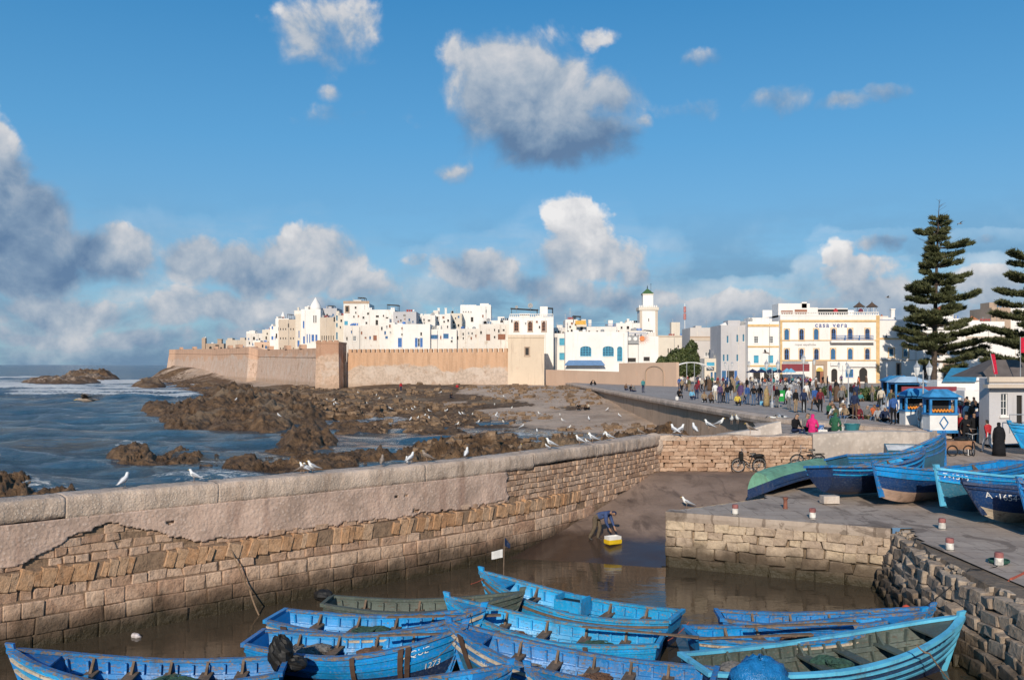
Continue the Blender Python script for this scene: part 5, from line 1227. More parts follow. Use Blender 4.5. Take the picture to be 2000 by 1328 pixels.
h = hb_(5.4, 1.9); place(boat('fishing_boat','blue boat at the bottom edge with a striped bow right of the middle',h,'light','navy','light','blue','cream',4,FG), h, (1041,1292),(1540,1400),1.38,.74)
h = hb_(5.6, 1.9); place(boat('fishing_boat','pale blue boat gunwale in the bottom left corner',h,'light','navy','light','light','light',4,FG), h, (-330,1330),(170,1336),1.38,.74)
# right raft
h = hb_(5.4, 1.45, bow=1.0); place(boat('fishing_boat','deep blue boat furthest back on the right, nearest the rubble',h,'blue','navy','blue','blue','blue',4,FG), h, (1812,1176),(1400,1203),1.14,.70)
h = hb_(5.7, 1.5, bow=1.0); place(boat('fishing_boat','glossy blue boat between the deep blue one and the lettered grey green one',h,'bright','navy','bright','bright','cream',5,FG), h, (1795,1190),(1345,1238),1.08,.70)
h = hb_(6.4, 2.0, bow=1.22); place(boat('fishing_boat','large boat with dark green inside, pale blue rails and TAKA on its bow',h,'navy','navy','green','pale','pale',5,FG,floor='green',seat='green',rubs=3,letters=[('TAKA',.80,.83,.24,-1,PB['navy'])],stem='pale'), h, (1868,1192),(1352,1296),1.38,.74)
# extras aboard and between the boats
def at(px, py, z): return G(px, py, z)
p = at(983,1130,1.0); fl = empty('marker_flag', p, 0, 'small white flag on a thin pole at the bow of the light blue boat', 'flag')
MB().tube([(0,0,-.35),(.03,0,1.25)], .018, 5).build('pole', PB['wood'], fl)
mb = MB(); mb.loft([[(-.02-.08*k+.0, .02*math.sin(k*1.7), z) for z in (.62-.015*k,.86-.02*k)] for k in range(5)], False, False); o = mb.build('cloth', mat('white_cloth', (.68,.66,.62), .9, .2), fl); sm = o.modifiers.new('s','SOLIDIFY'); sm.thickness = .012
mb = MB(); mb.loft([[(.04+.05*k, .05*math.sin(k*2.1), z) for z in (.95-.02*k,1.2-.06*k)] for k in range(4)], False, False); o = mb.build('rag', PB['navy'], fl); o.modifiers.new('s','SOLIDIFY').thickness = .012
def crumple(mb, c, r, n=14, m=9, seed=1, sq=.75, amp=.22):
    rings = []
    for i in range(m+1):
        a = math.pi*i/m; rr = []
        for j in range(n):
            b = 2*math.pi*j/n; k = 1+amp*(n1(i*.8+j*1.9, seed)-.5)*2
            rr.append(Vector(c)+Vector((math.sin(a)*math.cos(b)*r[0]*k, math.sin(a)*math.sin(b)*r[1]*k, math.cos(a)*r[2]*k)))
        rings.append(rr)
    return mb.loft(rings)
M_BAG = mat('blue_plastic', (.015,.17,.42), .25, .25, 6, .8)
tag(crumple(MB(), (0,0,0), (.55,.5,.42), 22, 14, 3, amp=.30).build('plastic_bundle', M_BAG, None, at(1482,1325,.95), smooth=True), 'shiny blue plastic bundle at the bottom edge', 'bundle')
mb = MB(); crumple(mb, (0,0,.26), (.26,.24,.40), 20, 14, 5, amp=.3); crumple(mb, (.24,0,.06), (.34,.25,.16), 18, 12, 6, amp=.3)
tag(mb.build('tarpaulin_heap', PB['black'], None, at(548,1300,.62)), 'black tarpaulin heap on the stern of the left boat', 'tarpaulin')
mb = MB(); crumple(mb, (0,0,.14), (.28,.24,.18), 12, 8, 7); tag(mb.build('net_heap', PB['black'], None, at(632,1172,.62)), 'dark net heap on the stern of the grey green boat', 'net')
pl_ = MB(); pl_.loft([[(x, y, 0), (x, y+w, 0), (x, y+w, .035), (x, y, .035)] for x, y, w in ((-1.3,0,.09),(.9,0,.09),(1.0,-.03,.15),(1.5,-.03,.15))]); PLK = pl_.mesh(PB['wood'])
for (px, py, z, a, lab) in ((860,1205,.98,.06,'long wooden oar lying along the cream striped blue boat'),(850,1240,.98,.10,'wooden oar laid across the numbered blue boat'),(1560,1222,.92,.10,'wooden oar lying in the grey green lined boat'),(1470,1245,.78,.12,'short wooden oar near the stern of the TAKA boat'),(1240,1235,.80,-.32,'wooden oar in the turquoise blue boat')):
    o = tag(link('oar', PLK, None, at(px, py, z), a), lab, 'oar', 'oars')
# hatch box in the flagged boat
hx = empty('engine_box', at(1118,1198,.30), R(-32), 'open blue engine box amidships in the flagged boat', 'box')
mb = MB(); mb.b2(-.42,.42,-.3,-.26,0,.42); mb.b2(-.42,.42,.26,.3,0,.46); mb.b2(-.42,-.38,-.26,.26,0,.5); mb.b2(.38,.42,-.26,.26,0,.5); mb.build('casing', PB['light'], hx); MB().b2(-.37,.37,-.25,.25,.05,.34).build('engine', PB['black'], hx)
def rope(label, pts, r=.014, m=None, sag=.0, name='mooring_rope', cat='rope'):
    P = []
    for i in range(len(pts)-1):
        a, b = Vector(pts[i]), Vector(pts[i+1])
        for k in range(8): t = k/8; q = a.lerp(b, t); q.z -= sag*4*t*(1-t); P.append(q)
    P.append(Vector(pts[-1])); o = Vector(P[0]); mb = MB(); mb.tube([p-o for p in P], r, 5); return tag(mb.build(name, m or M_ROPE, None, o), label, cat, 'ropes')
M_RROPE = mat('red_rope', (.42,.09,.05), .9, .2, 20)
rope('dark rope from the deep blue boat up to a bollard on the quay', [at(1808,1182,1.15), at(1895,1110,1.98), at(1948,1105,2.0)], .014, PB['black'], .05)
rope('red rope running down the rubble bank from the quay', [at(2010,1112,2.0), at(1975,1130,1.98), at(1920,1185,1.2)], .03, M_RROPE, .02)
rope('pale rope hanging from the bow of the TAKA boat into the water', [at(1790,1258,1.25), at(1815,1275,1.05), at(1872,1345,.0)], .016, None, .05)
rope('thin rope from the rubble bank to the bow of the TAKA boat', [at(1862,1195,1.35), at(1925,1210,.6), at(1945,1180,1.1)], .012, None, .1)
s_ = wall_s_for_px(440); p_, t_, n__ = wall_at(s_)
rope('frayed rope hanging down the harbour wall into the water', [(p_.x+n__.x*.25, p_.y+n__.y*.25, 2.0), (p_.x+n__.x*.45+.2, p_.y+n__.y*.45, 1.35), (p_.x+n__.x*.5+.45, p_.y+n__.y*.5+.2, .6), (p_.x+n__.x*1.0+.55, p_.y+n__.y*1.0+.1, .01)], .022, None, .05)
rope('crossed rope between the sterns of the two middle boats', [at(1305,1250,.75), at(1345,1215,.8)], .012, M_RROPE, .05)
rope('rope sagging between the dull green boat and the flagged boat', [at(920,1140,1.1), at(960,1118,1.2)], .012, M_RROPE, .05)
rope('rope lashing the bow of the numbered boat to its neighbour', [at(845,1290,.9), at(900,1235,1.1), at(912,1195,1.3)], .012, None, .04)
mb = MB(); mb.lathe((0,0,0), [(.03,0),(.05,.02),(.05,.14),(.02,.18),(.02,.21)], 8); o = mb.build('plastic_bottle', mat('pale_plastic', (.55,.50,.50), .3, .3, 12), None, G(259,1240,.03)); o.rotation_euler = (R(90), R(15), R(60)); o.scale = (1.5,1.5,1.5); tag(o, 'discarded plastic bottle floating by the harbour wall', 'bottle')

# boats drawn up on the quay
def park(e, xy_b, xy_s, z, H_, roll=0, k=1.0, pitch=0.0):
    d = Vector(xy_b)-Vector(xy_s); rz = math.atan2(d.y, d.x); c = (Vector(xy_b)+Vector(xy_s))/2; s = d.length/(H_.L+H_.rake*.55)
    e.location = (c.x, c.y, z-H_.keel*k); e.rotation_euler = (roll, -pitch, rz); e.scale = (s, k, k); return e
QG = 'boats drawn up on the quay'
h = hb_(6.6, 2.2, mid=.62, bow=1.12, rake=.25); park(boat('beached_boat','large blue boat on the quay with primer coloured bottom, bow to the left',h,'bright','deep','bright','blue','bright',4,QG,rubs=2,sub='pinkish',vpaint=.62), (13.35,32.8),(20.9,37.2), 2.03, h, .06, 1.0)
h = hb_(6.6, 2.1, mid=.62, bow=1.18, rake=.12); park(boat('beached_boat','blue boat numbered 7-151 wedged behind the foremost dark boat',h,'blue','teal','light','pale','light',4,QG,letters=[('7-1518',.985,.78,.24,1,M_LETW)],vpaint=.66), (14.75,30.9),(22.6,34.6), 2.02, h, .10, 1.0)
h = hb_(6.6, 2.1, mid=.58, bow=.92, keel=-.45, rake=.7); park(boat('beached_boat','dark navy boat numbered 1654 in white, foremost on the quay',h,'deep','deep','blue','navy','navy',4,QG,letters=[('A ·1654·',.95,.64,.28,1,M_LETW)],sub='cream',rubs=1), (14.85,29.1),(21.9,30.7), 2.0, h, .05, 1.0)
h = hb_(4.8, 1.8, mid=.65, bow=1.1, trans=.8, rake=.3); park(boat('beached_boat','small blue boat seen from its lettered transom, propped on stone blocks',h,'deep','navy','light','blue','light',2,QG), (17.0,36.9),(11.9,34.6), 2.1, h, -.12, 1.0)
h = hb_(7.0, 1.9, mid=.68, bow=1.55, rake=.5); park(boat('beached_boat','long weathered blue boat with high bow towards the crowd',h,'teal','teal','light','blue','blue',4,QG), (19.7,40.3),(13.7,37.6), 2.15, h, -.25, 1.0)
h = hb_(6.4, 2.0, mid=.62, bow=.95, keel=-.5, trans=.85, rake=.2); cb_ = boat('capsized_boat','capsized boat with mint green bottom and navy sides',h,'navy','mint','navy','navy','navy',2,QG,vpaint=.60,rubs=1)
cb_.rotation_euler = (R(180-24), 0, math.atan2(6.0, 5.4)); cb_.location = (12.5, 39.2, 2.55); cb_.scale = (1.2, .72, .8)
h = hb_(6., 2., mid=.7, bow=1.3, rake=.4); park(boat('beached_boat','bow of a deep blue boat entering from the right edge of the quay',h,'deep','deep','blue','blue','blue',4,QG), (15.35,26.9),(21.5,28.6), 1.98, h, .05, 1.0)
h = hb_(4.6, 1.7, mid=.7, bow=1.1); park(boat('beached_boat','light blue boat side beside the grey hut at the right edge',h,'light','bright','light','light','light',3,QG), (24.3,43.4),(30,44.5), 2.85, h, .1, 1.0)
for (px, py, w, lab) in ((1620,983,.6,'pale stone block under the small lettered boat'),):
    tag(MB().box((0,0,.16), (w, .4, .28), .1).build('stone_block', M_WHITE_PL, None, G(px, py, 1.98)), lab, 'block')
# box with white lining behind the boats
bx_ = empty('fish_box', W(1762, 888, 41.8), R(-14), 'open blue grey wooden box with pale lining behind the beached boats', 'box'); bx_.rotation_euler[0] = R(16); bx_.location.z -= .12
mb = MB(); mb.b2(-.75,.75,-.45,-.40,0,.5); mb.b2(-.75,.75,.40,.45,0,.5); mb.b2(-.75,-.70,-.40,.40,0,.5); mb.b2(.70,.75,-.40,.40,0,.5); mb.build('sides', PB['teal'], bx_); MB().b2(-.69,.69,-.39,.39,0,.47).build('lining', PB['white'], bx_)

# gear lying in the moored boats
M_NET = [mat('net_brown', (.12,.065,.04), .95, .4, 14, .9, world=False), mat('net_green', (.03,.075,.055), .95, .4, 14, .9, world=False), mat('net_grey', (.15,.14,.13), .95, .4, 14, .9, world=False)]
def in_boat(key, u, y, z):
    e = next(o for o in COL.objects if o.parent is None and key in str(o.get('label', '')) and o.get('category') == 'boat'); bpy.context.view_layer.update()
    return e.matrix_world @ Vector((6.0*(u-.5)*.93, y, z))
for i, (key, u, y, lab) in enumerate((('nearest the left edge',.80,.05,'brown net heap in the bow of the left edge boat'),('nearest the left edge',.42,-.1,'grey rope heap amidships in the left edge boat'),('numbers 1273',.25,.1,'green net heap in the stern of the numbered boat'),('numbers 1273',.62,.1,'brown rope heap amidships in the numbered boat'),('cream stripe',.45,.1,'grey net heap in the cream striped boat'),('small white flag',.80,.0,'rust coloured net heap in the bow of the flagged boat'),('just below the one',.70,.0,'brown net heap in the turquoise blue boat'),('just below the one',.25,.1,'grey rope heap in the stern of the turquoise blue boat'),('chalky lining',.72,.0,'green net heap in the chalky lined boat'),('chalky lining',.40,.1,'brown rope heap in the chalky lined boat'),('TAKA',.52,-.1,'grey net heap amidships in the TAKA boat'),('TAKA',.15,.0,'brown rope heap in the stern of the TAKA boat'),('glossy blue',.45,.1,'green net heap in the glossy blue boat'))):
    mb = MB(); rr = random.Random(i)
    for q in range(4): crumple(mb, (rr.uniform(-.35,.35), rr.uniform(-.25,.25), .05+.03*q), (rr.uniform(.18,.36), rr.uniform(.14,.24), rr.uniform(.08,.17)), 14, 8, i*3+q, amp=.35)
    for q in range(5):
        a = rr.uniform(0, 6.3); mb.tube([(math.cos(a+t*.9)*(.2+.1*q/5), math.sin(a+t*.9)*(.18+.05*q/5), .13+.02*q+.02*math.sin(t*3)) for t in range(7)], .016, 5)
    tag(mb.build('gear_heap', M_NET[i % 3], None, in_boat(key, u, y, .30), smooth=False), lab, 'fishing gear', 'fishing gear in the boats')
for i, (px, py, z, c, lab) in enumerate(((1770,1190,.75,(.60,.08,.03),'orange red float in the bow of the glossy blue boat'),)):
    tag(MB().lathe((0,0,0), [(.03,-.12),(.11,-.06),(.13,.02),(.08,.1),(.02,.13)], 12).build('float', mat('float_%d' % i, c, .5, .2), None, at(px, py, z), smooth=True), lab, 'float')

# ---------------------------------------------------------------- trees and bushes
def m_leaf(name, c0, c1):
    t = NT(name); p = t.pos(); n = t.noise(p, .9, 3); r = t.noise(p, 7, 2)
    c = t.mix(t.ss(n, .35, .65), c0, c1); c = t.mix(t.M('MULTIPLY', t.ss(r, .5, .75), .5), c, dk(c1, 1.5))
    t.put(t.b, 'Subsurface Weight', 0.0); return t.out(c, .6, spec=.3)
M_PINE = m_leaf('pine_needles', (.045,.055,.022), (.11,.115,.048)); M_FIG = m_leaf('fig_leaves', (.030,.046,.014), (.085,.10,.03)); M_SHRUB = m_leaf('shrub_leaves', (.03,.05,.014), (.08,.105,.032))
M_BARK = mat('bark', (.085,.062,.048), .95, .35, 3, .8); M_TWIG = mat('bare_twig', (.13,.10,.085), .95, .3)
def tris_obj(name, V_, m, parent, loc=None):
    V_ = np.asarray(V_, dtype=np.float32).reshape(-1, 3); n = len(V_)//3; me = bpy.data.meshes.new(name); me.vertices.add(len(V_)); me.vertices.foreach_set('co', V_.reshape(-1))
    me.loops.add(n*3); me.loops.foreach_set('vertex_index', np.arange(n*3, dtype=np.int32)); me.polygons.add(n); me.polygons.foreach_set('loop_start', np.arange(0, n*3, 3, dtype=np.int32)); me.polygons.foreach_set('loop_total', np.full(n, 3, dtype=np.int32))
    me.update(); me.materials.append(m); return link(name, me, parent, loc)
def norfolk(name, label, px, d, ytop, ybase, arms, seed, base_z=PLZ, dens=1.0):
    rg = np.random.RandomState(seed); k = d/F; T = empty(name, ((px-1000)*k, d, base_z), 0, label, 'tree', 'tall pines on the square'); H_ = (HY-ytop)*k+CH-base_z
    lean = lambda z: Vector(((1830-px)*0+.9*(z/H_)**1.5, 0, z))
    mb = MB(); zs = np.linspace(0, H_, 24); mb.tube([lean(z) for z in zs], [max(.03, .50*(1-z/H_)**.8) for z in zs], 9); mb.build('trunk', M_BARK, T)
    lim = MB(); bare = MB(); tri = []
    def tuft(c, dirv, L, n):
        for q in range(n):
            u = rg.normal(size=3); u /= np.linalg.norm(u); w = u*.55+np.array(dirv)*.55+np.array((0,0,.38)); w /= np.linalg.norm(w)
            s = np.cross(w, rg.normal(size=3)); s /= np.linalg.norm(s)+1e-6; l = L*rg.uniform(.6, 1.3); wd = .075*rg.uniform(.7, 1.4)
            b = np.array(c)+rg.normal(size=3)*.09; tri.extend([b-s*wd, b+s*wd, b+w*l])
    def branch(z, az, L, thick, droop):
        o = lean(z); dx, dy = math.cos(az), math.sin(az); pts = []
        for j in range(9):
            t = j/8; pts.append(o+Vector((dx*L*t, dy*L*t, L*(-.06*droop*math.sin(t*math.pi)+.12*t*t)+.15*rg.normal()*.25*t)))
        lim.tube(pts, [max(.02, .09*(1-j/9)*min(1.4, L/4)) for j in range(9)], 5)
        side = Vector((-dy, dx, 0)); n = int(L*12*dens)
        for q in range(n):
            t = .30+.70*rg.rand()**.75; i = min(7, int(t*8)); p = pts[i].lerp(pts[i+1], t*8-i)
            wmax = 1.35*thick*(.30+.7*math.sin(min(1, (t-.22)/.78)*math.pi*.82)); lat = rg.uniform(-1, 1)*wmax; e = p+side*lat+Vector((dx, dy, 0))*abs(lat)*.45+Vector((0,0,.10*abs(lat)+rg.uniform(-.08,.30)))
            if rg.rand() < .22: lim.tube([p, e], [.022, .012], 4)
            dv = (side*math.copysign(.8, lat)+Vector((dx, dy, .35))).normalized()
            for b in range(3): tuft(p.lerp(e, .45+.28*b), dv, .58, 9)
    z0 = lambda py: CH-(py-HY)*k-base_z
    for (py, L, sgn, th) in arms:                      # the boughs that show in outline
        a = 0 if sgn > 0 else math.pi; branch(z0(py), a+rg.uniform(-.35, .35), L*k, th, rg.uniform(.3, 1.2))
        branch(z0(py)+rg.uniform(-.4, .4), a+rg.choice((-1, 1))*rg.uniform(.6, 1.3), L*k*rg.uniform(.65, .95), th, 1)
    z = z0(ybase-70)
    while z < H_*.90:                                  # whorls right up the stem
        r = (1-z/H_); nb = 5
        for q in range(nb):
            if rg.rand() < .66: branch(z+rg.uniform(-.2,.2), rg.uniform(0, 6.28), max(.5, (1.0+7.6*r**.9)*rg.uniform(.38, .72)), .6+.5*r, .8)
            else:
                a = rg.uniform(0, 6.28); L = (.8+6*r)*rg.uniform(.5, .8); o = lean(z); bare.tube([o, o+Vector((math.cos(a)*L*.5, math.sin(a)*L*.5, .05*L)), o+Vector((math.cos(a)*L, math.sin(a)*L, .25*L))], [.03,.02,.008], 4)
        z += .75+.5*r
    for q in range(26):                                # bare whiskers near the top
        z = H_*rg.uniform(.70, .995); a = rg.uniform(0, 6.28); L = (H_-z)*.35+.6; o = lean(z); bare.tube([o, o+Vector((math.cos(a)*L, math.sin(a)*L, L*.55))], [.025,.008], 4)
    lim.build('limbs', M_BARK, T); bare.build('bare_twigs', M_TWIG, T); tris_obj('crown', tri, M_PINE, T); return T
norfolk('norfolk_pine','tall ragged pine with tiered boughs left of the guard hut',1824,150,390,752,
  [(458,40,-1,.7),(450,22,1,.5),(484,64,1,.9),(500,45,1,.7),(516,52,1,.7),(522,30,-1,.4),(545,62,1,1.2),(556,48,1,.9),(568,52,-1,1.0),(572,50,-1,.9),(586,82,1,1.1),(590,55,-1,.9),(612,62,-1,1.1),(610,55,1,.9),(632,60,-1,1.2),(634,66,1,1.2),(652,72,-1,1.1),(655,82,1,1.4),(664,60,-1,1.),(676,92,1,1.4),(690,98,1,1.3),(704,100,1,1.1),(722,60,1,.8),(712,30,-1,.6)], 3)
norfolk('norfolk_pine','second pine cut by the right edge of the picture',2022,140,455,752,
  [(505,66,-1,1.0),(520,50,-1,.9),(545,60,-1,1.),(575,70,-1,1.1),(600,70,-1,1.2),(624,84,-1,1.3),(650,92,-1,1.3),(676,92,-1,1.4),(700,100,-1,1.4),(716,100,-1,1.2),(500,50,1,1.),(560,60,1,1.),(620,80,1,1.2),(680,90,1,1.3)], 8)
def bushy(name, label, loc, blobs, m, n, leaf, cat, seed, trunk=None, group=None):
    rg = np.random.RandomState(seed); T = empty(name, loc, 0, label, cat, group); tri = []
    for (cx, cy, cz, rx, ry, rz) in blobs:
        for q in range(int(n*rx*rz)):
            u = rg.normal(size=3); u /= np.linalg.norm(u); r = rg.uniform(.62, 1.06)**.6; cl = .85+.3*vnoise(np.array([u[0]*3+cx]), np.array([u[2]*3+cz]), seed)[0]
            c = np.array((cx+u[0]*rx*r*cl, cy+u[1]*ry*r*cl, cz+u[2]*rz*r*cl)); a = rg.normal(size=3); a = a*.6+u; a /= np.linalg.norm(a); s = np.cross(a, rg.normal(size=3)); s /= np.linalg.norm(s)+1e-6; w = np.cross(a, s)
            l = leaf*rg.uniform(.6, 1.3); tri.extend([c-s*l*.5, c+s*l*.5, c+w*l])
    tris_obj('crown' if trunk else 'leaves', tri, m, T); mb = MB()
    if trunk:
        h_, r_ = trunk; mb.tube([(0,0,-.2),(.1,0,h_*.5),(0,.1,h_)], [r_, r_*.8, r_*.6], 8)
        for (cx, cy, cz, rx, ry, rz) in blobs: mb.tube([(0,.05,h_*.8),(cx*.5,cy*.5,(h_+cz)/2),(cx,cy,cz)], [r_*.5,r_*.3,.05], 6)
        mb.build('trunk', M_BARK, T)
    else:
        for q in range(6): mb.tube([(0,0,-.05),(rg.normal()*.25,rg.normal()*.25,.5)], .03, 4)
        mb.build('stems', M_BARK, T)
    return T
bushy('fig_tree','dark green spreading tree beside the peach wall', (W(1322, 735, 158).x, 158, 3.6), [(-1.8,0,3.4,1.9,1.8,1.6),(.2,.3,4.2,2.2,2,2.0),(2.2,0,4.6,1.9,1.8,2.1),(2.7,0,6.6,1.0,1,1.2),(-.6,0,2.7,2.4,1.8,1.3),(1.8,-.3,2.8,2.2,1.6,1.5),(-2.6,.2,4.2,.8,.8,.8)], M_FIG, 620, .34, 'tree', 4, (2.6,.28))
for i, (px, py, w, h_, lab) in enumerate(((1612,772,1.6,.9,'low green shrub bed left of the lamp on the square'),(1655,776,1.3,.8,'small shrub between the lamp post and the long hedge'),(1705,783,2.3,1.25,'broad green hedge in front of the blue stalls'),(1688,780,1.5,1.0,'shrub at the left end of the long hedge'))):
    p = G(px, py, PLZ); bushy('shrub', lab, p, [(-w*.5,0,h_*.45,w*.55,.8,h_*.5),(w*.45,.2,h_*.4,w*.55,.8,h_*.48),(0,-.2,h_*.5,w*.5,.8,h_*.55)], M_SHRUB, 900, .17, 'shrub', 20+i, None, 'shrubs on the square')

# ---------------------------------------------------------------- people
def skin_body(pose, name):
    """grow one continuous body over a posed skeleton; returns mesh with slots hair, skin, top, bottom, shoes"""
    J, E, Rr, T = pose['j'], pose['e'], pose['r'], pose['t']
    names = list(J); idx = {n: i for i, n in enumerate(names)}
    me = bpy.data.meshes.new(name); me.from_pydata([J[n] for n in names], [(idx[a], idx[b]) for a, b in E], []); o = link(name, me)
    o.modifiers.new('s', 'SKIN'); sk = me.skin_vertices[0].data
    for n in names: r = Rr[n]; sk[idx[n]].radius = r if isinstance(r, tuple) else (r, r); sk[idx[n]].use_root = (n == 'pelvis')
    ss_ = o.modifiers.new('u', 'SUBSURF'); ss_.levels = 1
    dg = bpy.context.evaluated_depsgraph_get(); ev = bpy.data.meshes.new_from_object(o.evaluated_get(dg)); bpy.data.objects.remove(o)
    bones = [(Vector(J[a]), Vector(J[b]), T.get((a, b), T.get(b, 2))) for a, b in E]
    hd = Vector(J['head']); up = (Vector(J['crown'])-hd).normalized(); fwd = Vector(pose['face'])
    for f in ev.polygons:
        c = f.center; best = None
        for a, b, m in bones:
            ab = b-a; t = max(0, min(1, (c-a).dot(ab)/max(1e-6, ab.length_squared))); dd = (c-a-ab*t).length
            if best is None or dd < best[0]: best = (dd, m)
        m = best[1]
        if m == 1 and (c-hd).length < .2:
            q = c-hd
            if q.dot(up) > .045 or (q.dot(fwd) < -.015 and q.dot(up) > -.09): m = 0
        f.material_index = m; f.use_smooth = True
    for k in range(5): ev.materials.append(None)
    return ev
def human(pelvis=(0,0,.94), lean=0., chest_up=.36, legs=None, arms=None, face=(0,-1,0), head=0., fingers=False):
    px, py, pz = pelvis; cs, sn = math.cos(lean), math.sin(lean)
    def up(h, f=0): return (px, py-sn*h-cs*f, pz+cs*h-sn*f)      # forward is -Y
    j = {'pelvis':(px,py,pz),'waist':up(.16),'chest':up(.36,.0),'neck':up(.53,.015)}
    hp = head; hcs, hsn = math.cos(lean+hp), math.sin(lean+hp); nx = Vector(j['neck'])
    j['head'] = tuple(nx+Vector((0,-hsn*.13-.02,hcs*.13))); j['crown'] = tuple(nx+Vector((0,-hsn*.235,hcs*.235))); fw = Vector((0,-hcs,-hsn)); j['nose'] = tuple(Vector(j['head'])+fw*.105+Vector((0,0,-.0)))
    j['earl'] = tuple(Vector(j['head'])+Vector((.088,0,0))); j['earr'] = tuple(Vector(j['head'])+Vector((-.088,0,0)))
    r = {'pelvis':(.155,.12),'waist':(.145,.105),'chest':(.165,.115),'neck':.055,'head':(.085,.098),'crown':(.068,.075),'nose':.014,'earl':.016,'earr':.016}
    e = [('pelvis','waist'),('waist','chest'),('chest','neck'),('neck','head'),('head','crown'),('head','nose'),('head','earl'),('head','earr')]
    t = {'waist':2,'chest':2,('chest','neck'):2,'head':1,'crown':1,'nose':1,'earl':1,'earr':1}
    for s, n in ((1,'l'),(-1,'r')):
        a = (arms or {}).get(n) or [(.245,.03,-.02),(.255,-.05,-.26),(.25,-.09,-.34)]
        sh = up(.43); sh = (px+s*.175, sh[1], sh[2]); j['sh'+n] = sh; q = up(.47)
        j['el'+n], j['wr'+n], j['ha'+n] = [(px+s*v[0], py+v[1] if lean < .6 else sh[1]+v[1], (pz+.18+v[2]) if lean < .6 else sh[2]+v[2]) for v in a]
        r.update({'sh'+n:.072,'el'+n:.047,'wr'+n:.032,'ha'+n:(.042,.028)}); e += [('chest','sh'+n),('sh'+n,'el'+n),('el'+n,'wr'+n),('wr'+n,'ha'+n)]; t.update({'sh'+n:2,'el'+n:2,'wr'+n:2,'ha'+n:1})
        ha = Vector(j['ha'+n]); dv = (ha-Vector(j['wr'+n])).normalized(); lat = Vector((0,1,0)) if abs(dv.y) < .7 else Vector((1,0,0))
        for q, (o, l) in enumerate(((-.030,.075),(-.010,.085),(.011,.080),(.031,.062),(-.045,.045))):
            nm = 'f%d%s' % (q, n)
            if fingers or q == 4 or q == 1:
                b = ha+lat*o+dv*l*(.6 if q == 4 else 1)+Vector((0,0,-.01)); j[nm] = tuple(b); r[nm] = .010 if fingers else (.022 if q == 1 else .011); e.append(('ha'+n, nm)); t[nm] = 1
        L_ = (legs or {}).get(n) or [(.10,-.02,.49),(.105,.03,.085),(.12,-.14,.045)]
        j['hip'+n] = (px+s*.095, py, pz-.05); j['kn'+n], j['an'+n], j['to'+n] = [(px+s*v[0], py+v[1], v[2]) for v in L_]
        r.update({'hip'+n:.10,'kn'+n:.062,'an'+n:.045,'to'+n:(.045,.035)}); e += [('pelvis','hip'+n),('hip'+n,'kn'+n),('kn'+n,'an'+n),('an'+n,'to'+n)]; t.update({'hip'+n:3,'kn'+n:3,'an'+n:3,'to'+n:4})
    return dict(j=j, e=e, r=r, t=t, face=fw)
POSE = {}
POSE['stand'] = skin_body(human(), 'p')
POSE['stand2'] = skin_body(human(arms={'l':[(.26,.02,-.03),(.10,-.17,.0),(.02,-.2,.03)],'r':[(.25,.05,-.02),(.27,0,-.27),(.26,-.05,-.36)]}, head=.2), 'p')
POSE['walk'] = skin_body(human(legs={'l':[(.10,-.20,.52),(.10,-.24,.12),(.11,-.40,.07)],'r':[(.10,.02,.50),(.10,.33,.16),(.11,.22,.07)]}, arms={'l':[(.24,.12,-.03),(.25,.12,-.27),(.25,.10,-.36)],'r':[(.24,-.08,-.03),(.24,-.22,-.22),(.24,-.28,-.29)]}, lean=.05), 'p')
POSE['sit'] = skin_body(human(pelvis=(0,0,.14), lean=.12, head=.25, legs={'l':[(.13,-.43,.20),(.13,-.50,-.24),(.14,-.66,-.29)],'r':[(.13,-.43,.20),(.13,-.46,-.24),(.14,-.62,-.29)]}, arms={'l':[(.26,-.10,-.02),(.15,-.33,-.07),(.10,-.40,-.07)],'r':[(.26,-.10,-.02),(.15,-.33,-.07),(.10,-.40,-.07)]}), 'p')
POSE['squat'] = skin_body(human(pelvis=(0,0,.26), lean=.5, head=.0, legs={'l':[(.17,-.40,.46),(.14,-.12,.09),(.15,-.28,.045)],'r':[(.17,-.40,.46),(.14,-.12,.09),(.15,-.28,.045)]}, arms={'l':[(.26,-.30,.0),(.16,-.50,-.02),(.12,-.56,-.05)],'r':[(.26,-.30,.0),(.16,-.50,-.02),(.12,-.56,-.05)]}), 'p')
bp = human(pelvis=(0,.22,.84), lean=1.22, head=.35, fingers=True, legs={'l':[(.10,-.13,.47),(.11,-.02,.085),(.12,-.19,.045)],'r':[(.10,.02,.46),(.11,.22,.10),(.12,.06,.045)]}, arms={'l':[(.20,-.10,-.25),(.14,-.20,-.46),(.12,-.24,-.54)],'r':[(.20,.0,-.27),(.15,-.10,-.48),(.13,-.14,-.56)]})
bp['r'].update({'waist':(.17,.15),'chest':(.20,.15),'pelvis':(.17,.15),'shl':.09,'shr':.09,'ell':.062,'elr':.062,'knl':.078,'knr':.078,'hipl':.115,'hipr':.115,'anl':.06,'anr':.06})
POSE['bent'] = skin_body(bp, 'p')
def robe_body():
    base = POSE['stand'].copy(); n0 = len(base.polygons)
    mb = MB(); mb.v = [tuple(v.co) for v in base.vertices]; mb.f = [tuple(p.vertices) for p in base.polygons]; mb.m = [p.material_index if p.center.z > 1.42 else (2 if p.material_index in (2, 3) else p.material_index) for p in base.polygons]; mb.cur = 2
    mb.loft([[(math.cos(a*.3927)*rx*(1+.06*math.sin(a*2.4+z*3)), math.sin(a*.3927)*ry*(1+.07*math.sin(a*3.1)), z) for a in range(16)] for rx, ry, z in ((.30,.25,.06),(.27,.22,.45),(.235,.18,.9),(.21,.155,1.2),(.215,.14,1.38),(.09,.08,1.5))])
    me = mb.mesh([None]*5, True); return me
POSE['robe'] = robe_body()
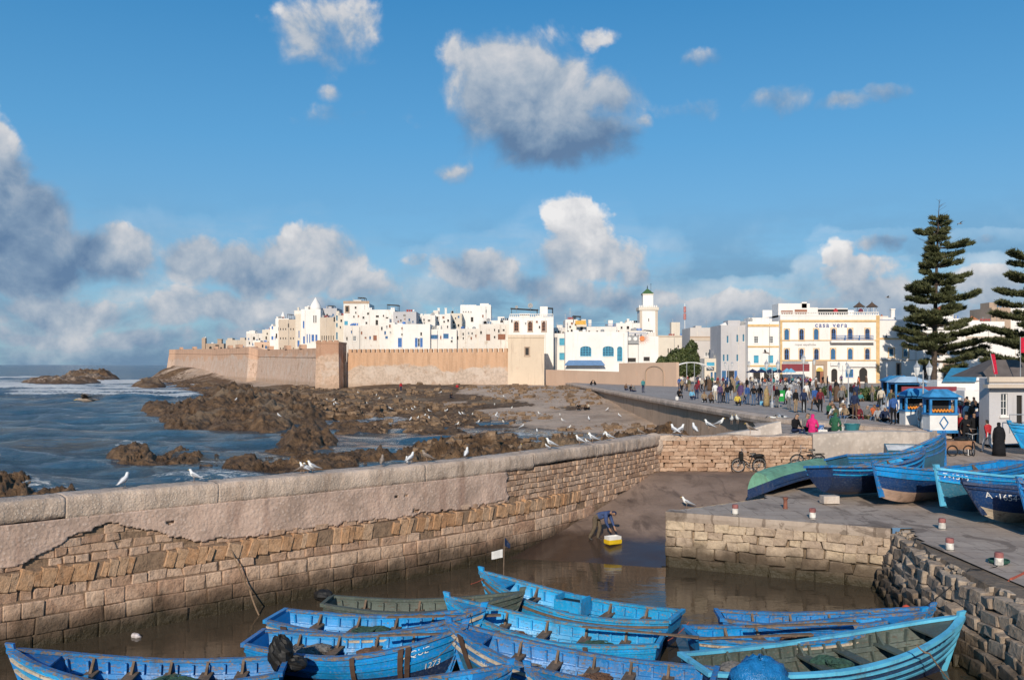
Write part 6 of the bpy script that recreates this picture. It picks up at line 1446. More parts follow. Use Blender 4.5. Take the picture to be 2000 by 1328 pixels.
SKINM = [mat('skin_brown', (.30,.17,.105), .6, .1, 6, .1, world=False), mat('skin_tan', (.40,.245,.16), .6, .1, 6, .1, world=False)]
HAIRM = [mat('hair_black', (.015,.012,.010), .7, .2, 20, world=False), mat('hair_grey', (.30,.28,.26), .8, .2, 20, world=False)]
SHOE = mat('shoe_dark', (.03,.024,.02), .6, .2, world=False)
CC = dict(black=(.014,.014,.016), navy=(.022,.033,.075), blue=(.04,.10,.28), sky=(.16,.42,.60), grey=(.16,.16,.16), lgrey=(.36,.36,.37), white=(.70,.68,.65), cream=(.55,.48,.38), brown=(.12,.075,.05), tan=(.30,.22,.14), olive=(.10,.095,.05), green=(.03,.11,.06),
  red=(.42,.035,.04), pink=(.62,.03,.17), maroon=(.15,.025,.035), orange=(.50,.13,.05), jeans=(.08,.13,.22), yellow=(.60,.45,.08), teal=(.06,.24,.25), purple=(.10,.06,.14), mustard=(.33,.24,.12), hood=(.13,.10,.07), worker=(.055,.085,.19))
LAB = set()
def person(px, py, z, pose, top, bot, label, face=0., hat=None, grp='people on the square and quay', scale=1.0, Y=None):
    p = W(px, py, Y) if Y else G(px, py, z)
    if Y: p.z = z
    o = link('person', POSE[pose], None, p, R(face)); o.scale = (scale,)*3
    ms = [HAIRM[hash_i(px) % 7 == 0], SKINM[hash_i(px) % 2], cloth(CC[top]), cloth(CC[bot]), SHOE]
    if hat and hat not in ('cap',): ms[0] = cloth(CC[hat])
    for k, m in enumerate(ms): o.material_slots[k].link = 'OBJECT'; o.material_slots[k].material = m
    return tag(o, label, 'person', grp)
def hash_i(v): return int(abs(v)*7.31) % 97
def bag(px, py, z, c, label, w=.28, h=.34): # soft shopping bag or pack
    p = G(px, py, z); mb = MB(); mb.loft([[(x*w*q, y*w*.5*q, zz_) for x, y in ((-.5,-.5),(.5,-.5),(.5,.5),(-.5,.5))] for q, zz_ in ((.85,0),(1.05,h*.4),(.9,h*.9),(.5,h))]); mb.tube([(-w*.2,0,h),(0,0,h+.14),(w*.2,0,h)], .012, 5); return tag(mb.build('carrier_bag', cloth(CC[c]), None, p), label, 'bag')
# the man on the slip and his fish crate
SLZ = float(slip_z(3.4, 34.4)); person(1176, 1057, SLZ, 'bent', 'worker', 'hood', 'person in dark blue jacket bending over a yellow crate on the slipway', 70, 'navy', None, 1.12)
cr = empty('fish_crate', G(1197, 1061, SLZ+.02), R(28), 'yellow and white fish crate at the feet of the bending person', 'crate'); cr.scale = (.72,.72,.8)
mb = MB(); mb.b2(-.38,.38,-.24,.24,0,.03)
for a, b, c, d_2 in ((-.40,.40,-.26,-.22),(-.40,.40,.22,.26),(-.40,-.36,-.22,.22),(.36,.40,-.22,.22)): mb.b2(a, b, c, d_2, .03, .20)
mb.build('lower_crate', mat('yellow_plastic', (.72,.47,.02), .45, .15), cr)
mb = MB()
for a, b, c, d_2 in ((-.38,.38,-.24,-.21),(-.38,.38,.21,.24),(-.38,-.35,-.21,.21),(.35,.38,-.21,.21)): mb.b2(a, b, c, d_2, .205, .36)
mb.b2(-.35,.35,-.21,.21,.205,.22); mb.build('upper_crate', mat('white_plastic', (.72,.70,.66), .45, .12), cr)
mb = MB()
for k in range(14): mb.box((random.uniform(-.3,.3), random.uniform(-.15,.15), .24+.02*(k % 3)), (.2,.05,.04), random.uniform(0,3))
mb.build('fish', mat('fish_silver', (.42,.42,.43), .3, .3), cr)
# crowd along the plaza edge: px, feet py, pose, top, bottom, facing, words
PE = [(1326,775,'sit','black','black',20,'person in black sitting on the plaza edge beside a white bag'),(1351,778,'sit','sky','navy',10,'person in light blue jacket sitting on the plaza edge'),(1361,779,'stand','maroon','navy',160,'person in maroon standing behind the light blue jacket'),(1375,783,'sit','tan','black',0,'person in tan sitting low on the ledge near a white bundle'),(1388,784,'sit','brown','black',0,'person in brown sitting hunched on the ledge'),
(1397,783,'stand','white','cream',180,'person in white jacket standing by the ledge'),(1413,786,'stand2','tan','black',30,'person in tan jacket standing with hands together'),(1421,788,'stand','black','jeans',-20,'person in black jacket and jeans standing with the group'),(1428,782,'stand','black','lgrey',180,'person in black hooded jacket with grey trousers'),(1440,789,'sit','yellow','black',0,'person in yellow vest sitting on the ledge'),(1450,786,'sit','grey','jeans',0,'person in grey sitting bent forward on the ledge'),
(1460,790,'stand','blue','jeans',30,'person in blue jumper leaning by the ledge'),(1472,792,'stand2','black','jeans',0,'person in black top and jeans with folded arms'),(1484,791,'stand','black','navy',180,'tall person in black coat seen from behind'),(1497,794,'robe','mustard','mustard',40,'person in long brown hooded robe'),(1518,796,'stand','black','grey',-60,'person in dark jacket left of the green bin'),(1534,790,'stand','black','black',200,'broad person in black behind the green bin'),(1541,800,'stand2','white','grey',20,'person in white shirt and grey apron bending slightly'),(1544,780,'stand','lgrey','jeans',180,'person in pale blue grey jacket further back'),
(1554,806,'stand','black','tan',30,'bald person in black waistcoat near the lamp post'),(1570,806,'stand','navy','black',0,'person in navy beside the thin lamp post'),(1575,783,'stand','white','cream',0,'person all in white with cream trousers'),(1567,774,'stand','black','navy',170,'person in black with navy trousers in the middle of the square'),(1579,772,'stand','black','black',150,'person in black next to the white dressed one'),
(1602,805,'stand','maroon','black',0,'person in maroon and black patterned coat'),(1618,810,'sit','green','black',30,'person in green jumper sitting by the plaza edge'),(1624,806,'sit','brown','grey',0,'person in brown sitting beside the green jumper'),(1643,800,'stand','grey','black',0,'person in grey behind the seated row'),(1634,776,'stand','black','black',180,'person in black walking past the shrubs'),(1662,788,'stand','black','jeans',200,'person in black jacket by the white lamp post'),(1672,788,'stand','navy','navy',170,'person in navy on the right of the white lamp post'),(1680,784,'sit','teal','brown',0,'person in teal crouched near the hedge'),
(1660,816,'sit','black','black',0,'person in black jumper sitting in the ledge row'),(1676,818,'sit','maroon','maroon',0,'person in maroon jumper sitting in the ledge row'),(1692,818,'sit','grey','olive',10,'person in grey sitting with head down in the ledge row'),(1706,816,'sit','orange','brown',0,'person in rust coloured top in the ledge row'),(1716,822,'sit','lgrey','grey',-30,'person in pale hooded top sitting in the ledge row'),(1727,823,'sit','navy','black',0,'person in navy sitting at the feet of the standing man'),
(1745,829,'stand','blue','black',180,'person in blue jacket standing tall on the ledge seen from behind'),(1757,826,'sit','black','brown',20,'person in red cap and dark top sitting on the ledge'),(1776,826,'sit','olive','brown',10,'person in olive coat and red cap sitting on the ledge'),(1797,846,'stand','white','white',30,'person in white hooded coat beside the lamp post'),(1818,848,'stand','brown','navy',180,'person in brown top looking at the white and blue stall'),(1721,800,'stand','cream','tan',160,'person in cream jacket near the hedge'),(1716,794,'stand','olive','brown',100,'person in olive leaning toward the fruit stall')]
for (px, py, ps, a, b, f, lab) in PE:
    red = 'red' if 'red cap' in lab else None
    person(px, py, PLZ+(.12 if ps == 'sit' and px < 1460 else (-.4 if px in (1797, 1818) else 0.0)), ps, a, b, lab, f, red)
FT = [(1552,845,'sit','black','navy',30,'person in black jacket seated on the terrace with buckets'),(1574,843,'sit','grey','black',20,'person in grey seated just left of the pink jacket'),(1586,846,'sit','pink','pink',150,'person in bright pink hooded jacket seen from behind'),(1630,842,'sit','green','green',140,'person in dark green coat seated with back turned')]
for (px, py, ps, a, b, f, lab) in FT: person(px, py, 3.45+.16, ps, a, b, lab, f, 'green' if 'dark green' in lab else ('pink' if 'pink hooded' in lab else None), 'people on the square and quay', 1.15)
# crowd on the quay by the hut
QP = [(1886,872,'stand2','black','black',0,2.9,'person in black holding the handlebars of a bicycle'),(1902,868,'stand','black','black',10,2.9,'person in black jacket right of the bicycle'),(1866,862,'stand','tan','tan',-60,3.0,'person in tan hooded jacket stooping by the cart'),(1853,858,'stand','black','brown',40,3.05,'person in black and brown left of the cart'),(1930,886,'walk','red','white',200,2.75,'person in red jacket with red backpack and white trousers'),(1951,893,'robe','black','black',160,2.72,'person in long black robe and head cloth'),(1947,850,'stand','blue','jeans',180,3.05,'person in blue jacket behind the red backpack'),(1923,845,'stand','grey','grey',160,3.1,'person in grey with back turned near the hut'),(1917,826,'stand','olive','olive',30,3.4,'person in olive uniform by the hut wall'),(1929,822,'stand','brown','olive',60,3.4,'person in brown uniform close to the hut window'),(1874,826,'stand','black','black',150,3.4,'person in black with white cap behind the crates'),(1866,838,'stand2','blue','jeans',10,3.2,'person in strong blue vest left of the crates'),(1880,838,'stand','blue','navy',-20,3.2,'person in blue top in the middle of the fish crowd'),(1890,836,'stand2','cream','grey',150,3.2,'person in cream scarf among the fish crowd'),(1898,838,'stand','lgrey','grey',0,3.2,'person in pale grey hoodie among the fish crowd'),(1909,840,'stand2','black','navy',120,3.15,'person in black at the right of the fish crowd'),(1852,832,'stand','tan','brown',10,3.3,'person in tan at the left of the fish crowd'),(1903,826,'stand','brown','brown',200,3.4,'person in dark brown at the back of the fish crowd'),(1889,824,'stand','tan','tan',180,3.4,'person in tan headscarf at the back of the fish crowd')]
for (px, py, ps, a, b, f, z, lab) in QP: person(px, py, z, ps, a, b, lab, f, 'white' if 'white cap' in lab else ('black' if ps == 'robe' else None))
# distant walkers and the cafe terrace
FAR = [(1327,761,'blue','navy','by the end of the peach wall'),(1341,764,'white','brown','in front of the steel arch'),(1346,765,'olive','tan','under the middle of the steel arch'),(1368,758,'white','navy','just right of the steel arch'),(1376,764,'brown','brown','between the arch and the shop'),(1391,757,'green','black','by the striped shop front'),(1402,757,'red','brown','near the shop with striped doors'),(1412,757,'maroon','black','before the grey house door'),(1421,757,'blue','jeans','at the grey house shop window'),(1431,756,'sky','navy','right of the grey house shop window'),(1459,764,'black','black','at the foot of the left lamp'),(1607,754,'black','black','by the hotel portal'),(1616,756,'navy','black','right of the hotel portal'),(1643,752,'purple','black','in front of the right hotel arch'),(1677,757,'orange','orange','in a long rust robe near the hotel'),(1692,756,'brown','brown','in a long brown robe near the hotel'),(1733,751,'maroon','navy','by the far lamp post'),(1743,752,'black','black','left of the pair near the stone doorway'),(1748,752,'maroon','maroon','right of the pair near the stone doorway'),(1754,752,'lgrey','jeans','last of the walkers by the stone doorway'),(1762,751,'teal','brown','alone right of the stone doorway'),(1332,768,'tan','black','pushing along near the peach wall end')]
for i, (px, py, a, b, w_) in enumerate(FAR): person(px, py, PLZ, 'robe' if 'robe' in w_ else ('walk' if i % 2 else 'stand'), a, b, 'distant walker in '+a.replace('lgrey','pale grey')+' '+w_, (i*67) % 360, None, 'distant walkers on the square')
tops = ['red','white','black','navy','lgrey','maroon','brown','teal','grey','orange']
for i in range(34):
    px = 1466+i*3.9+(i % 3); a = tops[(i*7) % 10]
    person(px, 744+(i % 4)*1.5, PLZ+.42, 'sit', a, ['black','jeans','brown'][i % 3], 'seated customer on the cafe terrace under the navy parasols', (i*83) % 360, None, 'customers seated at the cafe terrace')
chm = MB(); chm.b2(-.22,.22,-.22,.22,.42,.46); chm.b2(-.22,.22,.19,.23,.46,.9)
for x in (-.19,.19):
    for y in (-.19,.19): chm.b2(x-.02,x+.02,y-.02,y+.02,0,.42)
chm = chm.mesh(MF['white'])
for i in range(34): tag(link('cafe_chair', chm, None, G(1466+i*3.9+(i % 3), 748.0+(i % 4)*1.5, PLZ), R((i*83) % 360+180)), 'white plastic chair on the cafe terrace under the navy parasols', 'chair', 'chairs on the cafe terrace')
for i, (px, c, lab) in enumerate(((1470,'navy','leftmost'),(1487,'navy','second'),(1504,'navy','third'),(1521,'navy','rightmost'))):
    p = W(px, 748, 161); p.z = PLZ; g = empty('cafe_parasol', p, 0, lab+' navy parasol on the cafe terrace', 'parasol', 'parasols on the cafe terrace'); MB().lathe((0,0,0), [(1.0,1.95),(1.02,2.02),(.5,2.35),(.05,2.6),(.03,2.7)], 8, 1.15, 1.15).build('canopy', cloth(CC['navy']), g); MB().tube([(0,0,0),(0,0,2.5)], .03, 5).build('pole', MF['white'], g)
for i, (px, lab) in enumerate(((1537,'pale blue parasol right of the navy ones'),(1545,'second pale blue parasol, nearer the maroon sign'))):
    p = W(px, 748, 158-i*2); p.z = PLZ; g = empty('cafe_parasol', p, 0, lab, 'parasol', 'parasols on the cafe terrace'); MB().lathe((0,0,0), [(.85,2.05),(.87,2.12),(.45,2.45),(.05,2.75)], 8).build('canopy', cloth(CC['sky']), g); MB().tube([(0,0,0),(0,0,2.6)], .03, 5).build('pole', MF['white'], g)
for (px, py, w_) in ((783,765,'in red jacket standing on the reef'),(880,778,'in black jacket stooping among the reef rocks'),(961,750,'in dark clothes standing on the sand near the square tower'),(556,731,'tiny and dark, at the foot of the far rampart')):
    z = 2.2
    for k in range(6): q = G(px, py, z); z = .5*z+.5*ground_z(q.x, q.y)
    person(px, py, z, 'stand' if 'stooping' not in w_ else 'squat', 'red' if 'red' in w_ else 'black', 'navy', 'person '+w_, 30, None, 'people on the shore')
q = G(893,777,1.2); tag(MB().lathe((0,0,0), [(.2,0),(.28,.15),(.27,.35),(.15,.5)], 9).build('red_sack', cloth(CC['red']), None, (q.x, q.y, ground_z(q.x, q.y))), 'red sack on the rocks beside the stooping person', 'sack')
for (px, lab) in ((1153,'left'),(1164,'right')): person(px, 753, PLZ, 'squat', 'black', 'black', lab+' of the two people in black crouching at the far plaza edge', 90 if lab == 'left' else -90, None, 'pair at the far plaza edge')
for (px, py, a, lab) in ((1222,762,'brown','person in brown sitting at the far plaza edge'),(1232,764,'black','person in black at left of the seated far pair'),(1237,765,'grey','person in dark grey at right of the seated far pair'),(1256,767,'teal','person in turquoise jacket with a white bag at the far plaza edge')): person(px, py, PLZ, 'sit' if a != 'teal' else 'stand', a, 'navy', lab, 20, None, 'people along the far plaza edge')
# the packed crowd; every combination of clothes is used once in each place
def crowd(n, x0, x1, y0, y1, z, where, seed, sit=0., grp='crowd'):
    rr = random.Random(seed); cb = [(a, b) for a in ('black','navy','grey','brown','white','maroon','blue','olive','tan','lgrey','red','green','cream','purple') for b in ('black','jeans','brown','grey','navy')]; rr.shuffle(cb)
    nm = {'lgrey':'pale grey','jeans':'denim'}
    for k in range(n):
        a, b = cb[k]; ps = 'sit' if rr.random() < sit else rr.choice(('stand','stand2','walk','stand','robe'))
        px, py = rr.uniform(x0, x1), rr.uniform(y0, y1); zz_ = z(px, py) if callable(z) else z
        person(px, py, zz_, ps, a, a if ps == 'robe' else b, 'person in %s with %s %s' % (nm.get(a, a), nm.get(b, b)+(' trousers' if ps != 'robe' else ' hem'), where), rr.uniform(0, 360), rr.choice((None, None, None, 'white', 'brown')), grp, rr.uniform(.93, 1.05))
crowd(15, 1560, 1740, 758, 792, PLZ, 'among the strollers before the hotel', 1, 0, 'strollers before the hotel')
crowd(20, 1328, 1470, 752, 768, PLZ, 'near the steel arch and shops', 2, 0, 'people near the steel arch')
crowd(16, 1590, 1800, 800, 822, PLZ, 'along the busy ledge by the stalls', 3, .75, 'people along the ledge by the stalls')
crowd(10, 1400, 1545, 776, 792, PLZ, 'in the gathering at the plaza edge', 4, .2, 'gathering at the plaza edge')
crowd(22, 1850, 1925, 818, 848, 3.35, 'in the packed fish crowd by the hut', 5, .1, 'packed fish crowd by the hut')
crowd(9, 1846, 1912, 846, 872, 2.98, 'at the front of the fish crowd beside the cart', 6, .15, 'front of the fish crowd')
# rubbish-pickers' bundles below the sea wall
for i, (px, py, c) in enumerate(((1130,778,'black'),(1141,777,'brown'),(1150,776,'cream'))):
    q = W(px, py+5, 112); q.z = ground_z(min(q.x, 13), q.y); person(px, py, q.z, 'squat', c, 'black', 'person in '+c+' huddled with two others under the plaza wall', (0,60,-40)[i], None, 'three people huddled under the plaza wall', 1.0, Y=112)
bag(1322,781,PLZ,'white','white bag beside the person in black on the plaza edge'); bag(1374,784,PLZ,'white','white bundle between the tan and brown seated people'); bag(1487,791,PLZ,'sky','light blue bag held low by the tall person in black'); bag(1606,846,3.45,'white','white tub by the fishermen on the terrace',.5,.22)

# ---------------------------------------------------------------- street furniture
def pot(px, py, z, c, label, r=.17, h=.32, n='bucket'):
    e = empty(n, G(px, py, z), 0, label, n.replace('_', ' ')); mb = MB(); mb.lathe((0,0,0), [(r*.8,0),(r,h),(r*1.06,h),(r*1.06,h+.02),(r*.93,h+.02),(r*.74,.03)], 14); mb.build('pail', mat('pail_%s' % str(c), c, .45, .15), e); mb = MB(); mb.tube([(-r,0,h),(-r*.6,0,h+r*.9),(0,0,h+r*1.15),(r*.6,0,h+r*.9),(r,0,h)], .01, 5); mb.build('handle', M_STEEL, e); return e
pot(1552,843,3.45,(.62,.62,.62),'white bucket in front of the black jacketed fisherman'); pot(1603,842,3.45,(.05,.16,.42),'blue pail beside the pink jacket'); pot(1618,842,3.45,(.10,.10,.11),'dark crate of tackle beside the blue pail',.26,.2); pot(1641,842,3.45,(.6,.6,.58),'white tub right of the green coat',.24,.22); pot(1674,824,3.55,(.10,.25,.50),'blue and white paint bucket on the ledge',.19,.34); pot(1664,840,3.45,(.03,.17,.20),'dark teal basket heaped with net on the terrace',.45,.35,'basket'); pot(1715,799,PLZ,(.05,.20,.50),'small blue bucket on the square near the cream jacket')
def bollard(px, py, label, leanx=0):
    e = empty('bollard', G(px, py, 1.965), 0, label, 'bollard', 'red and white quay bollards'); r = .13; e.scale = (.84,.84,.80)
    MB().lathe((0,0,0), [(r*1.04,-.03),(r,.02),(r,.25),(r*.98,.26)], 16).build('base_band', mat('bollard_white', (.66,.62,.56), .8, .4, 6, .4), e)
    MB().lathe((0,0,0), [(r*.98,.261),(r*1.01,.28),(r*1.0,.40),(r*.9,.43),(r*.4,.44)], 16).build('top_band', mat('bollard_red', (.29,.11,.10), .8, .4, 6, .4), e)
    MB().torus((0,0,.02), r*1.02, .012, 'Z', 16, 5).build('foot_ring', M_IRON, e); return e
for px, py, lab in ((1436,1004,'bollard nearest the slipway, furthest left'),(1587,1012,'bollard below the small lettered boat'),(1840,1033,'bollard in front of the blue boat numbered 7-151'),(1855,1074,'bollard at the head of the rubble bank'),(1951,1104,'bollard wrapped in green rope at the right')): bollard(px, py, lab)
tag(MB().lathe((0,0,0), [(.09,0),(.075,.05),(.07,.32),(.095,.36),(.09,.42)], 12).build('iron_post', mat('rust', (.22,.085,.055), .85, .3, 8), None, G(1534,993,1.97)), 'rusty iron mooring post under the capsized boat', 'post')
p = G(1951,1100,1.97); mb = MB()
for k in range(3): mb.torus((0,0,.03+.03*k), .2+.05*math.sin(k), .02, 'Z', 20, 5)
tag(mb.build('rope_coil', mat('green_rope', (.03,.10,.07), .9, .3, 15), None, p), 'green rope coiled round the right bollard', 'rope')
def lamp(px, py, label, h=7., arms=1, d=None, stem=.05, sp=.75):
    p = G(px, py, PLZ) if d is None else W(px, py, d); p.z = PLZ; e = empty('street_lamp', p, 0, label, 'lamp', 'lamps on the square')
    MB().lathe((0,0,0), [(.13,0),(.13,.3),(.07,.5),(stem*.8,1.0),(stem*.7,h-.3),(stem*.6,h)], 10).build('post', M_STEEL, e)
    heads = [(0,0,h)] if arms == 1 else [(-sp,0,h-.25),(sp,0,h-.25)]+([(0,0,h)] if arms == 3 else [])
    if arms > 1:
        mb = MB()
        for s in (-1, 1): mb.tube([(0,0,h-.6),(s*sp*.45,0,h-.72),(s*sp*.93,0,h-.6),(s*sp,0,h-.3)], .025, 6)
        mb.build('arm', M_STEEL, e)
    for hd in heads:
        lt = MB(); lt.lathe(hd, [(.06,-.05),(.09,.0),(.17,.30),(.165,.41)], 6); lo = lt.build('lantern', glassm('lantern_glass', (.62,.62,.60), .2) if 'lantern_glass' not in bpy.data.materials else bpy.data.materials['lantern_glass'], e); MB().lathe(hd, [(.2,.412),(.17,.45),(.08,.58),(.03,.66),(.02,.76)], 6).build('cap', M_STEEL, lo)
    return e
lamp(1508,796,'tall lamp with two curled arms near the green bin',3.3,2,sp=.45); lamp(1569,800,'tall single lamp left of the hotel sign',3.5,1); lamp(1657,797,'plain white post lamp near the hedge',2.7,1,None,.06); lamp(1590,773,'lamp in the middle of the square',3.4,1); lamp(1463,764,'lamp before the cafe terrace',3.2,1); lamp(1732,752,'lamp by the white house with the ochre band',3.0,1,None,.06); lamp(1803,838,'double lamp beside the blue stalls',3.1,2,48,sp=.33); lamp(1423,758,'curled lamp in front of the grey house',3.4,2,sp=.5); lamp(1646,764,'lamp with round heads before the right hotel door',3.3,2,sp=.5)
def bin_(px, py, z, label, s=1.0):
    e = empty('litter_bin', G(px, py, z), 0, label, 'bin', 'green litter bins'); MB().loft([[(x*q, y*q, zz_) for x, y in ((-.5,-.4),(.5,-.4),(.5,.4),(-.5,.4))] for q, zz_ in ((.36*s,.35*s),(.46*s,.95*s),(.5*s,1.0*s))]).build('body', mat('green_plastic', (.02,.30,.06), .45, .12), e); MB().b2(-.1*s,.1*s,-.215*s,-.205*s,.65*s,.8*s).build('sticker', MF['white'], e); MB().tube([(0,.22*s,0),(0,.22*s,.95*s)], .035, 6).build('post', M_STEEL, e); return e
bin_(1524,795,PLZ,'bright green bin standing among the people at the plaza edge',1.35); bin_(1978,836,3.1,'green bin hung by the railing of the grey hut',1.0)
# steel arch over the market entrance
ar = empty('market_arch', W(1352, 757, 146), 0, 'curved white steel canopy frame beside the dark green tree', 'arch'); ar.location.z = PLZ
mb = MB(); ak = [(x, 0, 3.75-.085*abs(x)**2.1) for x in np.linspace(-3.4, 3.4, 15)]
for y in (0, 2.2): mb.tube([(x, y, z) for x, _, z in ak], .07, 6)
for x, _, z in ak[::2]: mb.tube([(x, 0, z), (x, 2.2, z)], .04, 5)
mb.build('arched_rib', MF['white'], ar)
for x in (-2.2, -.9, .35, 1.7): MB().tube([(x, 0, 0), (x, 0, 3.75-.085*abs(x)**2.1)], .06, 6).build('post', M_STEEL, ar)
# blue stalls
def stall(px, py, w, dp, h, label, roofc, d=None, awn=0, glass=True, sign_=False):
    p = G(px, py, PLZ-.1) if d is None else W(px, py, d); p.z = PLZ-(.2 if px > 1780 else .0); e = empty('market_stall', p, 0, label, 'stall', 'blue market stalls'); B_ = mat('stall_blue', (.025,.20,.46), .6, .3, 2.5); Wt = MF['white']
    MB().b2(-w/2,w/2,-dp/2,dp/2,.15,.95).build('counter', Wt, e); MB().b2(-w/2-.03,w/2+.03,-dp/2-.03,dp/2+.03,0,.15).build('plinth', B_, e); MB().b2(-w/2-.05,w/2+.05,-dp/2-.05,dp/2+.05,.95,1.05).build('counter_top', B_, e)
    for x in (-w/2+.06, w/2-.06):
        for y in (-dp/2+.06, dp/2-.06): MB().b2(x-.06,x+.06,y-.06,y+.06,1.05,h).build('post', B_, e)
    MB().b2(-w/2-.02,w/2+.02,-dp/2-.02,dp/2+.02,h,h+.14).build('lintel', B_, e)
    MB().loft([[(-w/2-.2,-dp/2-.25,h+.14),(w/2+.2,-dp/2-.25,h+.14),(w/2+.2,dp/2+.2,h+.14),(-w/2-.2,dp/2+.2,h+.14)],[(-w/4,-dp/8,h+.55),(w/4,-dp/8,h+.55),(w/4,dp/8,h+.55),(-w/4,dp/8,h+.55)]]).build('roof', roofc, e)
    MB().b2(-w/2+.12,w/2-.12,dp/2-.1,dp/2-.07,1.05,h).build('back_panel', M_DARK, e)
    fr = mat('orange_fruit', (.75,.26,.03), .5, .2)
    for r in range(2):
        for q in range(int(w/.17)): MB().lathe((0,0,0), [(.02,-.07),(.07,-.02),(.07,.03),(.02,.075)], 7).build('orange', fr, e, (-w/2+.12+.165*q, -dp/2+.2+.18*r, 1.13+.05*r), smooth=True)
    if sign_:
        mb = MB()
        for a in range(4): b0 = Vector((0,0,.28)); c0 = [(0,.33),(.22,0),(0,-.33),(-.22,0)]; q0, q1 = c0[a], c0[(a+1) % 4]; mb.tube([(q0[0], -dp/2-.04, .55+q0[1]), (q1[0], -dp/2-.04, .55+q1[1])], .03, 4)
        mb.build('diamond_emblem', B_, e)
    return e
SB = mat('stall_roof_blue', (.04,.24,.48), .75, .35, 2.5)
stall(1836,838,1.45,.8,1.75,'white and blue kiosk with a diamond emblem and window',SB,47.5,sign_=True); stall(1790,832,1.6,.8,1.7,'open blue stall with oranges left of the diamond kiosk',SB,51); stall(1772,806,2.2,1.2,2.0,'blue stall with striped pale awning further back',mat('pale_canvas', (.35,.48,.60), .8, .2),64); stall(1752,800,2.0,1.2,2.0,'leftmost blue canopy stall beside the hedge',SB,70)
tag(MB().b2(-1.9,1.9,0,.12,0,.32).build('maroon_banner', M_MAROON, None, W(1815, 764, 62)), 'dark red banner strip above the stalls', 'banner')
# huts behind the stalls
def hut(name, label, px0, px1, ytop, d, m, z0=PLZ, depth=4): return H(name, label, px0, px1, ytop, d, m, [], 1.2, z0, .15, None, 'hut')
pv = empty('blue_roof_pavilion', W(1880, 760, 78), 0, 'low white pavilion with a sloping blue roof', 'pavilion'); pv.location.z = PLZ
MB().b2(-2.2,2.6,0,3,0,2.0).build('wall', MW['clean'], pv); MB().add([(-1.9,-.3,2.0),(1.0,-.3,2.0),(2.2,1.6,3.1),(-.2,1.6,3.1),(-1.9,-.3,1.9),(1.0,-.3,1.9),(2.2,1.6,3.0),(-.2,1.6,3.0)],[(0,1,2,3),(7,6,5,4),(0,4,5,1),(1,5,6,2),(3,2,6,7),(0,3,7,4)]).build('roof', mat('blue_sheet_roof', (.04,.20,.34), .5, .15), pv); MB().add([(1.02,-.3,2.0),(2.6,.2,2.0),(2.22,1.6,3.1)],[(0,1,2)]).build('gable', MW['clean'], pv)
hut('white_hut','low grey white hut between the kiosk and the pavilion',1850,1886,757,66,'grey'); hut('white_hut','small white hut with arched doors beside the grey guard hut',1884,1925,763,60,'clean')
gk = H('guard_hut','grey guard hut with cream trimmed window and doorway at the right edge',1932,2080,738,46.5,'grey',[(1961.5,790,13,43,'g'),(1991,800,11,56,'d')],1.0,3.05,.2,None,'hut',bands=[(736,746,'beige')])
MB().b2(-2.3,1.7,-.5,.0,2.95,3.12).build('eave', MW['beige'], gk)
tag(MB().loft([[(x*q, y*q, z) for x, y in ((-2.2,-1.5),(2.2,-1.5),(2.2,1.5),(-2.2,1.5))] for q, z in ((1,0),(.25,.95))]).build('hip_roof', mat('dark_roof', (.12,.10,.09), .9, .2), None, W(1958, 736, 50)), 'dark low hipped roof behind the guard hut', 'roof')
mb = MB(); mb.tube([(0,-.3,0),(0,-.3,1.6)], .02, 5); o = tag(empty('flag', W(1946, 738, 47), 0), 'drooping red flag on a leaning pole on the guard hut', 'flag', 'red flags')
mb = MB(); mb.tube([(0,0,-.1),(-.32,0,1.3)], .018, 5); mb.build('pole', M_STEEL, o); mb = MB(); mb.loft([[(-.30+.06*k+.10*j, .03*math.sin(j*2+k), 1.25-.35*k) for j in range(3)] for k in range(4)], False, False); q = mb.build('cloth', cloth((.50,.02,.05)), o); q.modifiers.new('s','SOLIDIFY').thickness = .01
o = tag(empty('flag', W(1993, 735, 47.5), 0), 'red flag on a tall pole cut by the right edge', 'flag', 'red flags'); MB().tube([(0,0,-.3),(0,0,2.1)], .02, 5).build('pole', M_STEEL, o); mb = MB(); mb.loft([[(.02+.12*j, .04*math.sin(j*1.3), z) for z in (1.25,2.05)] for j in range(7)], False, False); q = mb.build('cloth', cloth((.55,.02,.05)), o); q.modifiers.new('s','SOLIDIFY').thickness = .01
